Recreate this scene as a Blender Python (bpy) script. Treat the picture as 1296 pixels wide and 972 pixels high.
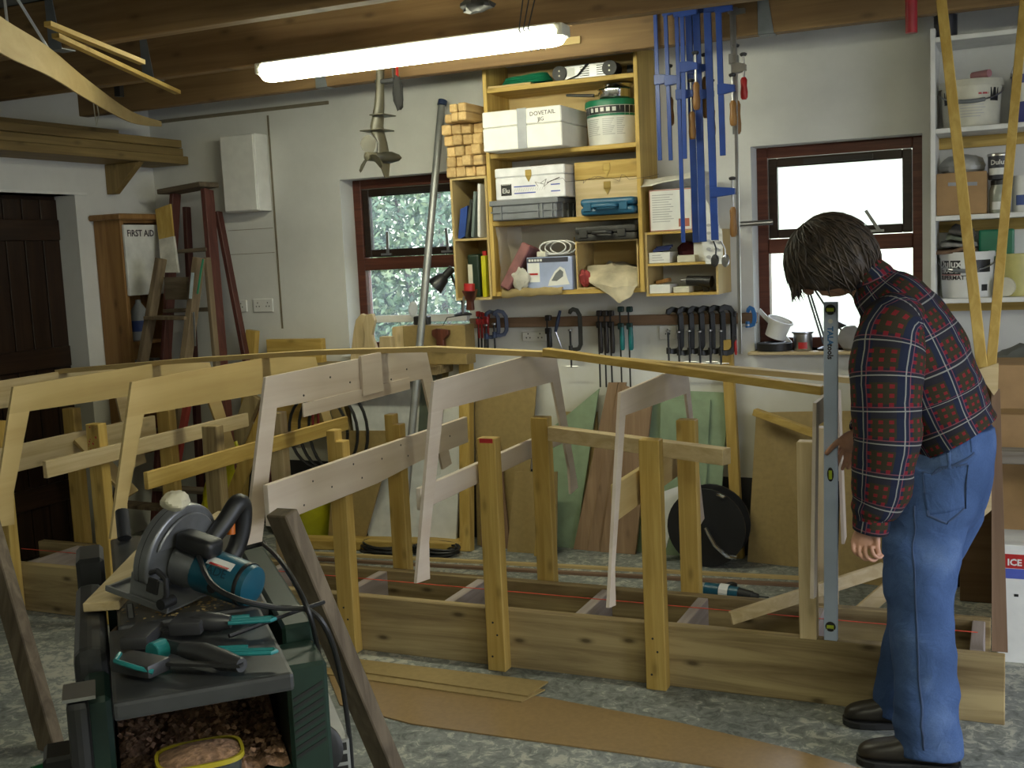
import bpy, bmesh, math, random
from mathutils import Vector, Matrix, noise
random.seed(7)
for o in list(bpy.data.objects): bpy.data.objects.remove(o)
SC = bpy.context.scene
COL = SC.collection
# ------------------------------------------------------------------ camera
F = 1420.0; CAM_H = 1.65
R_ = Vector((0.91399583, 0.40312467, -0.045849)); U_ = Vector((-0.00508661, 0.12438211, 0.99222136)); D_ = Vector((-0.4056917, 0.90665296, -0.11573527))
cam_d = bpy.data.cameras.new('camera'); cam = bpy.data.objects.new('camera', cam_d); COL.objects.link(cam)
cam_d.sensor_fit = 'HORIZONTAL'; cam_d.sensor_width = 36.0; cam_d.lens = F / 1296.0 * 36.0
cam_d.clip_start = 0.05; cam_d.clip_end = 200
m = Matrix(((R_.x, U_.x, -D_.x), (R_.y, U_.y, -D_.y), (R_.z, U_.z, -D_.z))).to_4x4()
m.translation = (0, 0, CAM_H); cam.matrix_world = m
SC.camera = cam
SC.view_settings.view_transform = 'Standard'; SC.view_settings.look = 'None'; SC.view_settings.gamma = 1.0
SC.view_settings.use_curve_mapping = False
SC.view_settings.exposure = 1.0
# ------------------------------------------------------------------ sky (overcast day)
wd = bpy.data.worlds.new('overcast_sky'); SC.world = wd; wd.use_nodes = True
bg = wd.node_tree.nodes['Background']; bg.inputs[0].default_value = (0.82, 0.88, 1.0, 1); bg.inputs[1].default_value = 3.2
LAMP_STRENGTH = 22.0
WINDOWS = {'window_1': (-3.66, -2.84, 1.09, 2.13), 'window_2': (-1.21, -0.39, 1.09, 2.13)}
YW = 5.8            # inner face of the back wall
XL = -5.06          # inner face of the left wall
XR = 2.3; YF = -2.2; ZC = 2.95
def portal(name, loc, rot, sx, sy):
    l = bpy.data.lights.new(name, 'AREA'); l.shape = 'RECTANGLE'; l.size = sx; l.size_y = sy
    l.cycles.is_portal = True
    o = bpy.data.objects.new(name, l); COL.objects.link(o); o.location = loc; o.rotation_euler = rot
portal('window_portal', (-3.25, 6.12, 1.61), (math.radians(-90), 0, 0), 0.82, 1.04)
portal('window_portal', (-0.80, 6.12, 1.61), (math.radians(-90), 0, 0), 0.82, 1.04)
portal('doorway_portal', (XR + 0.2, 2.6, 1.3), (0, math.radians(90), 0), 2.2, 2.4)

# ------------------------------------------------------------------ pixel helpers
def ray(x, y): return D_ + R_ * ((x - 648.0) / F) - U_ * ((y - 486.0) / F)
def hit(x, y, ax, v):
    d = ray(x, y); o = Vector((0, 0, CAM_H)); i = 'xyz'.index(ax)
    return o + d * ((v - o[i]) / d[i])
def HX(x, y, v): return hit(x, y, 'x', v)
def HY(x, y, v): return hit(x, y, 'y', v)
def HZ(x, y, v=0.0): return hit(x, y, 'z', v)

# ------------------------------------------------------------------ materials
MATS = {}
def rgb(c): return (c[0], c[1], c[2], 1)
def srgb(r, g, b):
    f = lambda v: (v / 255 / 12.92) if v / 255 <= 0.04045 else ((v / 255 + 0.055) / 1.055) ** 2.4
    return (f(r), f(g), f(b))
def new_mat(name):
    mt = bpy.data.materials.new(name); mt.use_nodes = True; MATS[name] = mt
    nt = mt.node_tree; return mt, nt, nt.nodes['Principled BSDF']
def nd(nt, t, **kw):
    n = nt.nodes.new(t)
    for k, v in kw.items(): setattr(n, k, v)
    return n
def link(nt, a, b): nt.links.new(a, b)
def ramp(nt, fac, stops):
    r = nd(nt, 'ShaderNodeValToRGB'); e = r.color_ramp.elements
    while len(e) < len(stops): e.new(0.5)
    for q, (p, c) in zip(e, stops): q.position = p; q.color = rgb(c)
    link(nt, fac, r.inputs[0]); return r.outputs[0]
def vary(nt, col, amt):
    oi = nd(nt, 'ShaderNodeObjectInfo'); mr = nd(nt, 'ShaderNodeMapRange'); mr.inputs[3].default_value = 1 - amt; mr.inputs[4].default_value = 1 + amt
    link(nt, oi.outputs['Random'], mr.inputs[0])
    h = nd(nt, 'ShaderNodeHueSaturation'); link(nt, mr.outputs[0], h.inputs['Value']); link(nt, col, h.inputs['Color']); return h.outputs[0]
def plain(name, c, rough=0.6, metal=0.0, spec=0.5, mottle=0.12, scale=14, emit=None, bump=0.0, trans=0.0):
    if name in MATS: return MATS[name]
    mt, nt, b = new_mat(name)
    tc = nd(nt, 'ShaderNodeTexCoord'); n = nd(nt, 'ShaderNodeTexNoise'); n.inputs['Scale'].default_value = scale; n.inputs['Detail'].default_value = 5
    link(nt, tc.outputs['Object'], n.inputs['Vector'])
    k0 = tuple(max(0, v * (1 - mottle)) for v in c); k1 = tuple(min(1, v * (1 + mottle)) for v in c)
    link(nt, ramp(nt, n.outputs[0], [(0.3, k0), (0.7, k1)]), b.inputs['Base Color'])
    b.inputs['Roughness'].default_value = rough; b.inputs['Metallic'].default_value = metal; b.inputs['Specular IOR Level'].default_value = spec
    if trans: b.inputs['Transmission Weight'].default_value = trans
    if bump:
        bp = nd(nt, 'ShaderNodeBump'); bp.inputs['Strength'].default_value = bump; bp.inputs['Distance'].default_value = 0.01
        link(nt, n.outputs[0], bp.inputs['Height']); link(nt, bp.outputs[0], b.inputs['Normal'])
    if emit:
        b.inputs['Emission Color'].default_value = rgb(emit[0]); b.inputs['Emission Strength'].default_value = emit[1]
    return mt
def wood(name, light, dark, axis='z', freq=26, rough=0.6, knots=0.0, var=0.08, ring=0.5, spec=0.35):
    """grained timber: noise stretched along the board's length, a few knots"""
    key = name + '_' + axis
    if key in MATS: return MATS[key]
    mt, nt, b = new_mat(key)
    tc = nd(nt, 'ShaderNodeTexCoord'); mp = nd(nt, 'ShaderNodeMapping'); sc = [1.0, 1.0, 1.0]; sc['xyz'.index(axis)] = 0.055
    mp.inputs['Scale'].default_value = sc; link(nt, tc.outputs['Object'], mp.inputs[0])
    oi = nd(nt, 'ShaderNodeObjectInfo'); add = nd(nt, 'ShaderNodeVectorMath', operation='ADD')
    mul = nd(nt, 'ShaderNodeMath', operation='MULTIPLY'); mul.inputs[1].default_value = 17.0; link(nt, oi.outputs['Random'], mul.inputs[0])
    link(nt, mp.outputs[0], add.inputs[0]); link(nt, mul.outputs[0], add.inputs[1])
    n = nd(nt, 'ShaderNodeTexNoise'); n.inputs['Scale'].default_value = freq; n.inputs['Detail'].default_value = 8; n.inputs['Roughness'].default_value = 0.62; n.inputs['Distortion'].default_value = 0.7
    link(nt, add.outputs[0], n.inputs['Vector'])
    n2 = nd(nt, 'ShaderNodeTexNoise'); n2.inputs['Scale'].default_value = 3.0; n2.inputs['Detail'].default_value = 2; link(nt, tc.outputs['Object'], n2.inputs['Vector'])
    mid = tuple(l * (1 - ring) + d * ring for l, d in zip(light, dark))
    c = ramp(nt, n.outputs[0], [(0.33, dark), (0.50, mid), (0.62, light)])
    mx = nd(nt, 'ShaderNodeMix', data_type='RGBA'); mx.blend_type = 'MULTIPLY'; mx.inputs[0].default_value = 0.35
    link(nt, c, mx.inputs[6]); link(nt, ramp(nt, n2.outputs[0], [(0.3, (0.62, 0.60, 0.58)), (0.7, (1, 1, 1))]), mx.inputs[7]); c = mx.outputs[2]
    if knots:
        sp = nd(nt, 'ShaderNodeSeparateXYZ'); link(nt, tc.outputs['Object'], sp.inputs[0]); cmb = nd(nt, 'ShaderNodeCombineXYZ')
        m1_ = nd(nt, 'ShaderNodeMath', operation='MULTIPLY_ADD'); m1_.inputs[1].default_value = 2.6; link(nt, sp.outputs['xyz'.index(axis)], m1_.inputs[0]); link(nt, mul.outputs[0], m1_.inputs[2])
        m2_ = nd(nt, 'ShaderNodeMath', operation='MULTIPLY'); m2_.inputs[1].default_value = 6.5; link(nt, sp.outputs[{'x': 2, 'y': 2, 'z': 0}[axis]], m2_.inputs[0])
        link(nt, m1_.outputs[0], cmb.inputs[0]); link(nt, m2_.outputs[0], cmb.inputs[1])
        v = nd(nt, 'ShaderNodeTexVoronoi'); v.voronoi_dimensions = '2D'; v.inputs['Scale'].default_value = 1.0; link(nt, cmb.outputs[0], v.inputs['Vector'])
        kf = ramp(nt, v.outputs['Distance'], [(0.03, (knots,) * 3), (0.075, (knots * 0.35,) * 3), (0.12, (0, 0, 0))])
        m2 = nd(nt, 'ShaderNodeMix', data_type='RGBA'); link(nt, kf, m2.inputs[0]); link(nt, c, m2.inputs[6]); m2.inputs[7].default_value = rgb(tuple(d * 0.35 for d in dark)); c = m2.outputs[2]
    link(nt, vary(nt, c, var), b.inputs['Base Color'])
    b.inputs['Roughness'].default_value = rough; b.inputs['Specular IOR Level'].default_value = spec
    bp = nd(nt, 'ShaderNodeBump'); bp.inputs['Strength'].default_value = 0.12; bp.inputs['Distance'].default_value = 0.004
    link(nt, n.outputs[0], bp.inputs['Height']); link(nt, bp.outputs[0], b.inputs['Normal'])
    return mt
def pine(ax): return wood('pine', (0.60, 0.42, 0.125), (0.43, 0.275, 0.06), ax, 24, 0.55, 0.5)
def pale(ax): return wood('pale_pine', (0.68, 0.55, 0.33), (0.53, 0.40, 0.21), ax, 24, 0.6, 0.35)
def oldpine(ax): return wood('weathered_pine', (0.44, 0.34, 0.17), (0.17, 0.115, 0.05), ax, 15, 0.7, 0.85, 0.05, 0.42)
def darkwood(ax): return wood('stained_wood', (0.035, 0.018, 0.010), (0.016, 0.008, 0.005), ax, 30, 0.35)
def reddish(ax): return wood('red_brown_wood', (0.15, 0.048, 0.028), (0.075, 0.022, 0.013), ax, 30, 0.4)
def ply(ax): return wood('plywood', (0.58, 0.44, 0.20), (0.49, 0.35, 0.145), ax, 9, 0.6, 0, 0.05, 0.4)
def pinkply(ax): return wood('pink_plywood', (0.66, 0.57, 0.47), (0.57, 0.47, 0.37), ax, 9, 0.6, 0, 0.04, 0.4)
def beamwood(ax): return wood('beam_timber', (0.30, 0.19, 0.085), (0.19, 0.11, 0.045), ax, 14, 0.65, 0.5)
def greywood(ax): return wood('grey_old_wood', (0.20, 0.155, 0.105), (0.10, 0.075, 0.05), ax, 20, 0.75, 0.5)
def mdf(): return plain('mdf_board', (0.31, 0.22, 0.085), 0.6, mottle=0.1, scale=40)
def hardboard(): return plain('hardboard', (0.29, 0.19, 0.085), 0.28, mottle=0.10, scale=60)
WHITE = lambda: plain('white_paint', (0.72, 0.72, 0.70), 0.5, mottle=0.06)
BLACK = lambda: plain('black_plastic', (0.012, 0.012, 0.013), 0.45, mottle=0.2)
STEEL = lambda: plain('steel', (0.42, 0.42, 0.43), 0.32, 1.0, mottle=0.1)
DSTEEL = lambda: plain('dark_steel', (0.045, 0.045, 0.048), 0.45, 0.6, mottle=0.25)
GREYM = lambda: plain('grey_plastic', (0.16, 0.17, 0.18), 0.5)
BLUE = lambda: plain('blue_paint', (0.020, 0.058, 0.27), 0.35, mottle=0.15)
HANDLE = lambda: wood('clamp_handle_wood', (0.36, 0.19, 0.06), (0.22, 0.10, 0.03), 'z', 40, 0.4)
RED = lambda: plain('red_plastic', (0.42, 0.02, 0.02), 0.4)
TEAL = lambda: plain('teal_plastic', (0.012, 0.17, 0.18), 0.4, mottle=0.15)
MAKB = lambda: plain('blue_green_plastic', (0.010, 0.085, 0.135), 0.38, mottle=0.15)
CARD = lambda: plain('cardboard', (0.36, 0.22, 0.10), 0.75, mottle=0.1)
SILV = lambda: plain('aluminium', (0.50, 0.51, 0.53), 0.35, 0.8, mottle=0.06)
GREEN = lambda: plain('green_plastic', (0.01, 0.17, 0.085), 0.4)
YELLOW = lambda: plain('yellow_plastic', (0.55, 0.52, 0.02), 0.4)
CREAM = lambda: plain('cream_plastic', (0.60, 0.58, 0.48), 0.45)

# ------------------------------------------------------------------ mesh builder
LOC = {}
def wloc(o): return LOC.get(o.name, Vector((0, 0, 0)))
def tag(o, label, cat, group=None):
    o['label'] = label; o['category'] = cat
    if group: o['group'] = group
    return o
def thing(name, label, cat, loc, group=None):
    o = bpy.data.objects.new(name, None); COL.objects.link(o); o.empty_display_size = 0.1
    o.location = loc; LOC[o.name] = Vector(loc); return tag(o, label, cat, group)
def spline(pts, k=5):
    pts = [Vector(p) for p in pts]; N = len(pts); out = []
    for i in range(N - 1):
        p0, p1, p2, p3 = pts[max(0, i - 1)], pts[i], pts[i + 1], pts[min(N - 1, i + 2)]
        for j in range(k):
            t = j / k; out.append(0.5 * ((2 * p1) + (p2 - p0) * t + (2 * p0 - 5 * p1 + 4 * p2 - p3) * t * t + (3 * p1 - p0 - 3 * p2 + p3) * t ** 3))
    return out + [pts[-1]]
class B:
    def __init__(s): s.bm = bmesh.new(); s.uv = None
    def v(s, p): return s.bm.verts.new(p)
    def face(s, vs):
        try: return s.bm.faces.new(vs)
        except ValueError: return None
    def hexa(s, p):
        vs = [s.v(q) for q in p]
        for f in ((0, 3, 2, 1), (4, 5, 6, 7), (0, 1, 5, 4), (1, 2, 6, 5), (2, 3, 7, 6), (3, 0, 4, 7)): s.face([vs[i] for i in f])
        return s
    def bx(s, x0, x1, y0, y1, z0, z1):
        return s.hexa([(x0, y0, z0), (x1, y0, z0), (x1, y1, z0), (x0, y1, z0), (x0, y0, z1), (x1, y0, z1), (x1, y1, z1), (x0, y1, z1)])
    def bar(s, p0, p1, w, h, up=(0, 0, 1), w1=None, h1=None):
        """rectangular bar from p0 to p1: w across, h along up"""
        p0, p1 = Vector(p0), Vector(p1); d = (p1 - p0).normalized(); up = Vector(up); sd = d.cross(up).normalized(); up = sd.cross(d).normalized()
        P = []
        for p, ww, hh in ((p0, w, h), (p1, w1 or w, h1 or h)):
            for a, b in ((-1, -1), (1, -1), (1, 1), (-1, 1)): P.append(p + sd * (a * ww / 2) + up * (b * hh / 2))
        return s.hexa(P)
    def obox(s, c, ax, ay, az):
        """oriented box: centre and three half-axis vectors"""
        c, ax, ay, az = Vector(c), Vector(ax), Vector(ay), Vector(az)
        return s.hexa([c - ax - ay - az, c + ax - ay - az, c + ax + ay - az, c - ax + ay - az, c - ax - ay + az, c + ax - ay + az, c + ax + ay + az, c - ax + ay + az])
    def prism(s, pts, ext):
        ext = Vector(ext); a = [s.v(p) for p in pts]; b = [s.v(Vector(p) + ext) for p in pts]; n = len(a)
        s.face(a[::-1]); s.face(b)
        for i in range(n): s.face([a[i], a[(i + 1) % n], b[(i + 1) % n], b[i]])
        return s
    def frame(s, d, up=None):
        d = Vector(d).normalized(); u = Vector(up) if up else (Vector((0, 0, 1)) if abs(d.z) < 0.95 else Vector((1, 0, 0)))
        a = d.cross(u).normalized(); return a, a.cross(d).normalized()
    def rings(s, rs, cap=True, closed=True):
        R = [[s.v(p) for p in r] for r in rs]; n = len(R[0])
        for A, C in zip(R, R[1:]):
            for i in range(n if closed else n - 1):
                j = (i + 1) % n; s.face([A[i], A[j], C[j], C[i]])
        if cap and closed: s.face(R[0][::-1]); s.face(R[-1])
        return R
    def cyl(s, p0, p1, r0, r1=None, n=16, cap=True):
        p0, p1 = Vector(p0), Vector(p1); r1 = r0 if r1 is None else r1; a, b = s.frame(p1 - p0)
        c = lambda p, r: [p + a * (r * math.cos(2 * math.pi * i / n)) + b * (r * math.sin(2 * math.pi * i / n)) for i in range(n)]
        s.rings([c(p0, r0), c(p1, r1)], cap); return s
    def tube(s, pts, r, n=8, cap=True):
        pts = [Vector(p) for p in pts]; rs = []
        t0 = (pts[1] - pts[0]).normalized(); a, b = s.frame(t0)
        for i, p in enumerate(pts):
            t = (pts[min(i + 1, len(pts) - 1)] - pts[max(i - 1, 0)]).normalized()
            a = (a - t * a.dot(t)).normalized(); b = t.cross(a)
            rr = r[i] if isinstance(r, (list, tuple)) else r
            rs.append([p + a * (rr * math.cos(2 * math.pi * k / n)) + b * (rr * math.sin(2 * math.pi * k / n)) for k in range(n)])
        s.rings(rs, cap); return s
    def lathe(s, prof, c=(0, 0, 0), d=(0, 0, 1), n=24, cap=True, sq=None):
        """profile (radius, height) turned about d; sq squashes one side axis"""
        c = Vector(c); d = Vector(d).normalized(); a, b = s.frame(d); rs = []
        for r, h in prof:
            rs.append([c + d * h + a * (max(r, 1e-4) * math.cos(2 * math.pi * i / n)) + b * (max(r, 1e-4) * (sq or 1) * math.sin(2 * math.pi * i / n)) for i in range(n)])
        s.rings(rs, cap); return s
    def ball(s, c, r, n=12, sc=(1, 1, 1)):
        c = Vector(c); rs = []
        for i in range(1, n):
            t = math.pi * i / n
            rs.append([c + Vector((sc[0] * r * math.sin(t) * math.cos(2 * math.pi * k / (n * 2)), sc[1] * r * math.sin(t) * math.sin(2 * math.pi * k / (n * 2)), -sc[2] * r * math.cos(t))) for k in range(n * 2)])
        s.rings(rs); return s
    def obj(s, name, mat, parent=None, smooth=False, bevel=0.0, seg=1, kind=None, label=None, cat=None, group=None, sub=0, auto=40):
        bm = s.bm
        bmesh.ops.recalc_face_normals(bm, faces=bm.faces)
        if bevel:
            bmesh.ops.bevel(bm, geom=[e for e in bm.edges if e.is_manifold and e.calc_face_angle(0) > 0.5], offset=bevel, segments=seg, affect='EDGES', profile=0.6, clamp_overlap=True)
        if parent is not None: org = wloc(parent)
        else:
            vs = [v.co for v in bm.verts]; lo = [min(v[i] for v in vs) for i in range(3)]; hi = [max(v[i] for v in vs) for i in range(3)]
            org = Vector(((lo[0] + hi[0]) / 2, (lo[1] + hi[1]) / 2, lo[2]))
        bmesh.ops.translate(bm, verts=bm.verts, vec=-org)
        me = bpy.data.meshes.new(name); bm.to_mesh(me); bm.free()
        if smooth:
            for p in me.polygons: p.use_smooth = True
            if auto:
                me.set_sharp_from_angle(angle=math.radians(auto))
        if mat is not None:
            for mm in (mat if isinstance(mat, (list, tuple)) else [mat]): me.materials.append(mm)
        o = bpy.data.objects.new(name, me); COL.objects.link(o)
        if parent is not None: o.parent = parent; LOC[o.name] = org
        else: o.location = org; LOC[o.name] = org
        if sub:
            md = o.modifiers.new('smooth', 'SUBSURF'); md.levels = sub; md.render_levels = sub
        if kind: o['kind'] = kind
        if label: o['label'] = label
        if cat: o['category'] = cat
        if group: o['group'] = group
        return o
def text(s_, name, mat, parent, origin, right, up, size, depth=0.0004, bold=0.0, align='LEFT'):
    """flat lettering as a real thin mesh lying on a surface"""
    cu = bpy.data.curves.new(name, 'FONT'); cu.body = s_; cu.size = size; cu.extrude = depth; cu.align_x = align; cu.offset = bold; cu.resolution_u = 2
    ob = bpy.data.objects.new(name, cu); COL.objects.link(ob)
    dg = bpy.context.evaluated_depsgraph_get(); dg.update()
    me = bpy.data.meshes.new_from_object(ob.evaluated_get(dg)); bpy.data.objects.remove(ob)
    right = Vector(right).normalized(); up = Vector(up).normalized(); up = (up - right * up.dot(right)).normalized(); nrm = right.cross(up)
    M = Matrix((right, up, nrm)).transposed().to_4x4(); M.translation = Vector(origin) - wloc(parent); me.transform(M)
    me.materials.clear(); me.materials.append(mat)
    o = bpy.data.objects.new(name, me); COL.objects.link(o); o.parent = parent; LOC[o.name] = wloc(parent); return o
def structure(o): o['kind'] = 'structure'; return o
def lerp(a, b, t): return a + (b - a) * t
# ================================================================== the room
# ---- materials of the shell
def wall_mat(name='wall_whitewash', base=(0.70, 0.70, 0.68)):
    mt, nt, b = new_mat(name)
    tc = nd(nt, 'ShaderNodeTexCoord'); n = nd(nt, 'ShaderNodeTexNoise'); n.inputs['Scale'].default_value = 1.6; n.inputs['Detail'].default_value = 8; n.inputs['Roughness'].default_value = 0.65
    link(nt, tc.outputs['Object'], n.inputs[0])
    c = ramp(nt, n.outputs[0], [(0.3, tuple(v * 0.86 for v in base)), (0.6, base), (0.75, tuple(v * 1.04 for v in base))])
    # bare, stained render low down
    sx = nd(nt, 'ShaderNodeSeparateXYZ'); link(nt, tc.outputs['Object'], sx.inputs[0])
    n3 = nd(nt, 'ShaderNodeTexNoise'); n3.inputs['Scale'].default_value = 3.5; n3.inputs['Detail'].default_value = 6; link(nt, tc.outputs['Object'], n3.inputs[0])
    ad = nd(nt, 'ShaderNodeMath', operation='MULTIPLY_ADD'); ad.inputs[1].default_value = 0.7; link(nt, n3.outputs[0], ad.inputs[0]); link(nt, sx.outputs[2], ad.inputs[2])
    f = ramp(nt, ad.outputs[0], [(0.0, (1, 1, 1)), (1.0, (0, 0, 0))])
    mr = nd(nt, 'ShaderNodeMapRange'); mr.inputs[1].default_value = 1.40; mr.inputs[2].default_value = 1.15; mr.inputs[3].default_value = 0; mr.inputs[4].default_value = 0.75; link(nt, ad.outputs[0], mr.inputs[0])
    mx = nd(nt, 'ShaderNodeMix', data_type='RGBA'); link(nt, mr.outputs[0], mx.inputs[0]); link(nt, c, mx.inputs[6]); mx.inputs[7].default_value = (0.52, 0.50, 0.40, 1)
    link(nt, mx.outputs[2], b.inputs['Base Color']); b.inputs['Roughness'].default_value = 0.85; b.inputs['Specular IOR Level'].default_value = 0.2
    bp = nd(nt, 'ShaderNodeBump'); bp.inputs['Strength'].default_value = 0.15; bp.inputs['Distance'].default_value = 0.01; link(nt, n3.outputs[0], bp.inputs['Height']); link(nt, bp.outputs[0], b.inputs['Normal'])
    return mt
def floor_mat():
    mt, nt, b = new_mat('worn_painted_concrete')
    tc = nd(nt, 'ShaderNodeTexCoord')
    n = nd(nt, 'ShaderNodeTexNoise'); n.inputs['Scale'].default_value = 22; n.inputs['Detail'].default_value = 9; n.inputs['Roughness'].default_value = 0.72; n.inputs['Distortion'].default_value = 0.8
    link(nt, tc.outputs['Object'], n.inputs[0])
    n2 = nd(nt, 'ShaderNodeTexNoise'); n2.inputs['Scale'].default_value = 1.1; n2.inputs['Detail'].default_value = 4; link(nt, tc.outputs['Object'], n2.inputs[0])
    ad = nd(nt, 'ShaderNodeMath', operation='MULTIPLY_ADD'); ad.inputs[1].default_value = 0.55; link(nt, n2.outputs[0], ad.inputs[0]); link(nt, n.outputs[0], ad.inputs[2])
    c = ramp(nt, ad.outputs[0], [(0.62, (0.10, 0.11, 0.10)), (0.74, (0.20, 0.215, 0.20)), (0.82, (0.25, 0.265, 0.245)), (0.86, (0.42, 0.42, 0.36)), (0.95, (0.48, 0.47, 0.40))])
    link(nt, c, b.inputs['Base Color']); b.inputs['Roughness'].default_value = 0.55; b.inputs['Specular IOR Level'].default_value = 0.4
    bp = nd(nt, 'ShaderNodeBump'); bp.inputs['Strength'].default_value = 0.25; bp.inputs['Distance'].default_value = 0.004; link(nt, ad.outputs[0], bp.inputs['Height']); link(nt, bp.outputs[0], b.inputs['Normal'])
    return mt
WALL = wall_mat(); FLOOR = floor_mat()
CEIL = plain('dark_ceiling_boards', (0.10, 0.10, 0.085), 0.8, mottle=0.35, scale=3)
structure(B().bx(XL - 0.3, XR + 0.3, YF - 0.3, YW + 0.3, -0.1, 0).obj('floor', FLOOR))
structure(B().bx(XL - 0.3, XR + 0.3, YF - 0.3, YW + 0.3, ZC, ZC + 0.1).obj('ceiling', CEIL))
# back wall with two window openings (segments share one mesh: it is one wall)
b = B(); xs = [XL - 0.3, -3.66, -2.84, -1.21, -0.39, XR + 0.3]
for i in range(5):
    x0, x1 = xs[i], xs[i + 1]
    if i in (1, 3): b.bx(x0, x1, YW, YW + 0.3, 0, 1.09); b.bx(x0, x1, YW, YW + 0.3, 2.13, ZC)
    else: b.bx(x0, x1, YW, YW + 0.3, 0, ZC)
structure(b.obj('wall_back', WALL))
# left wall with the dark door opening (y 3.9 .. 5.09, up to 2.10)
b = B(); b.bx(XL - 0.3, XL, YF - 0.3, 3.9, 0, ZC); b.bx(XL - 0.3, XL, 5.11, YW, 0, ZC); b.bx(XL - 0.3, XL, 3.9, 5.11, 2.11, ZC)
structure(b.obj('wall_left', WALL))
# right wall with a wide open doorway that lets the day in
b = B(); b.bx(XR, XR + 0.3, YF - 0.3, 1.4, 0, ZC); b.bx(XR, XR + 0.3, 3.8, YW, 0, ZC); b.bx(XR, XR + 0.3, 1.4, 3.8, 2.4, ZC)
structure(b.obj('wall_right', WALL))
structure(B().bx(XL, XR, YF - 0.3, YF, 0, ZC).obj('wall_front', WALL))
structure(B().bx(-4.9, XR, YW - 0.006, YW, 0, 0.42).obj('baseboard_back', plain('black_damp_proof_coat', (0.02, 0.02, 0.021), 0.6, mottle=0.4, scale=5)))
# seams of the wall boards
SEAM = plain('seam_strip', (0.20, 0.17, 0.12), 0.8)
def seam(x, z0, z1): structure(B().bx(x - 0.006, x + 0.006, YW - 0.004, YW, z0, z1).obj('trim_1', SEAM))
seam(-4.14, 1.25, 2.55)
t = B().bx(XL, -3.7, YW - 0.012, YW, 2.575, 2.595).obj('trim_2', SEAM); structure(t)
for nm, z, x0, x1 in (('trim_4', 1.87, -4.5, -4.16), ('trim_5', 1.72, -4.5, -4.16)):
    structure(B().bx(x0, x1, YW - 0.002, YW, z, z + 0.003).obj(nm, SEAM))
# door in the left wall: dark vertical planks, set back in its reveal
dr = B().bx(XL - 0.2, XL - 0.16, 3.9, 5.11, 0.0, 2.11).obj('door_1', darkwood('z')); structure(dr)
for k in range(9):
    y = 3.9 + k * 0.1345; B().bx(XL - 0.16, XL - 0.145, y + 0.004, y + 0.1305, 0.02, 2.09).obj('door_plank', darkwood('z'), dr, bevel=0.003)
for z in (0.3, 1.1, 1.85): B().bx(XL - 0.145, XL - 0.12, 3.92, 5.09, z, z + 0.12).obj('door_ledge', darkwood('y'), dr, bevel=0.003)
structure(B().bx(XL - 0.16, XL + 0.01, 3.86, 5.20, 2.11, 2.125).obj('trim_3', WHITE()))
# windows
GL, gnt, gb = new_mat('window_glass')
gnt.nodes.remove(gb); tr = nd(gnt, 'ShaderNodeBsdfTransparent'); tr.inputs[0].default_value = (0.93, 0.95, 0.96, 1); gs = nd(gnt, 'ShaderNodeBsdfGlossy'); gs.inputs['Roughness'].default_value = 0.03
fr = nd(gnt, 'ShaderNodeFresnel'); fr.inputs[0].default_value = 1.45; ms = nd(gnt, 'ShaderNodeMixShader')
link(gnt, fr.outputs[0], ms.inputs[0]); link(gnt, tr.outputs[0], ms.inputs[1]); link(gnt, gs.outputs[0], ms.inputs[2]); dirt = nd(gnt, 'ShaderNodeBsdfTranslucent'); dirt.inputs[0].default_value = (0.75, 0.85, 1.0, 1); m2g = nd(gnt, 'ShaderNodeMixShader'); dn_ = nd(gnt, 'ShaderNodeTexNoise'); dn_.inputs['Scale'].default_value = 5; dn_.inputs['Detail'].default_value = 6
link(gnt, ramp(gnt, dn_.outputs[0], [(0.3, (0.012,) * 3), (0.75, (0.075,) * 3)]), m2g.inputs[0]); link(gnt, ms.outputs[0], m2g.inputs[1]); link(gnt, dirt.outputs[0], m2g.inputs[2])
link(gnt, m2g.outputs[0], gnt.nodes['Material Output'].inputs[0])
def window(nm, x0, x1, z0, z1, stays):
    yf = 5.94; w = 0.055
    b = B(); b.bx(x0, x0 + w, yf, yf + 0.07, z0, z1); b.bx(x1 - w, x1, yf, yf + 0.07, z0, z1)
    b.bx(x0 + w, x1 - w, yf, yf + 0.07, z1 - w, z1); b.bx(x0 + w, x1 - w, yf, yf + 0.07, z0, z0 + w); b.bx(x0 + w, x1 - w, yf - 0.005, yf + 0.065, 1.585, 1.66)
    root = b.obj(nm, reddish('x'), bevel=0.004); structure(root)
    a0, a1, c0, c1 = x0 + w + 0.003, x1 - w - 0.003, 1.663, z1 - w - 0.003; v = 0.045   # top-hung sash
    b = B(); b.bx(a0, a0 + v, yf + 0.008, yf + 0.05, c0, c1); b.bx(a1 - v, a1, yf + 0.008, yf + 0.05, c0, c1); b.bx(a0 + v, a1 - v, yf + 0.008, yf + 0.05, c1 - v, c1); b.bx(a0 + v, a1 - v, yf + 0.008, yf + 0.05, c0, c0 + v)
    sash = b.obj('sash', darkwood('x'), root, bevel=0.004)
    B().bx(a0 + v, a1 - v, yf + 0.030, yf + 0.034, c0 + v, c1 - v).obj('pane', GL, sash)
    B().bx(x0 + w, x1 - w, yf + 0.034, yf + 0.038, z0 + w, 1.585).obj('pane', GL, root)
    B().bx(x0 + 0.24, x1 - 0.24, yf - 0.012, yf + 0.0, z1 - 0.095, z1 - 0.07).obj('vent_cover', plain('brown_plastic', (0.02, 0.013, 0.011), 0.5), root)
    for sx, ang in stays:
        b = B(); b.bx(sx - 0.05, sx + 0.02, yf - 0.012, yf, 1.672, 1.684)
        b.bar((sx, yf - 0.016, 1.675), (sx + 0.10 * math.sin(ang) * 1.0, yf - 0.03, 1.675 + 0.14 * math.cos(ang)), 0.016, 0.010, (0, 1, 0))
        b.obj('stay', STEEL(), root)
    return root
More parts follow.
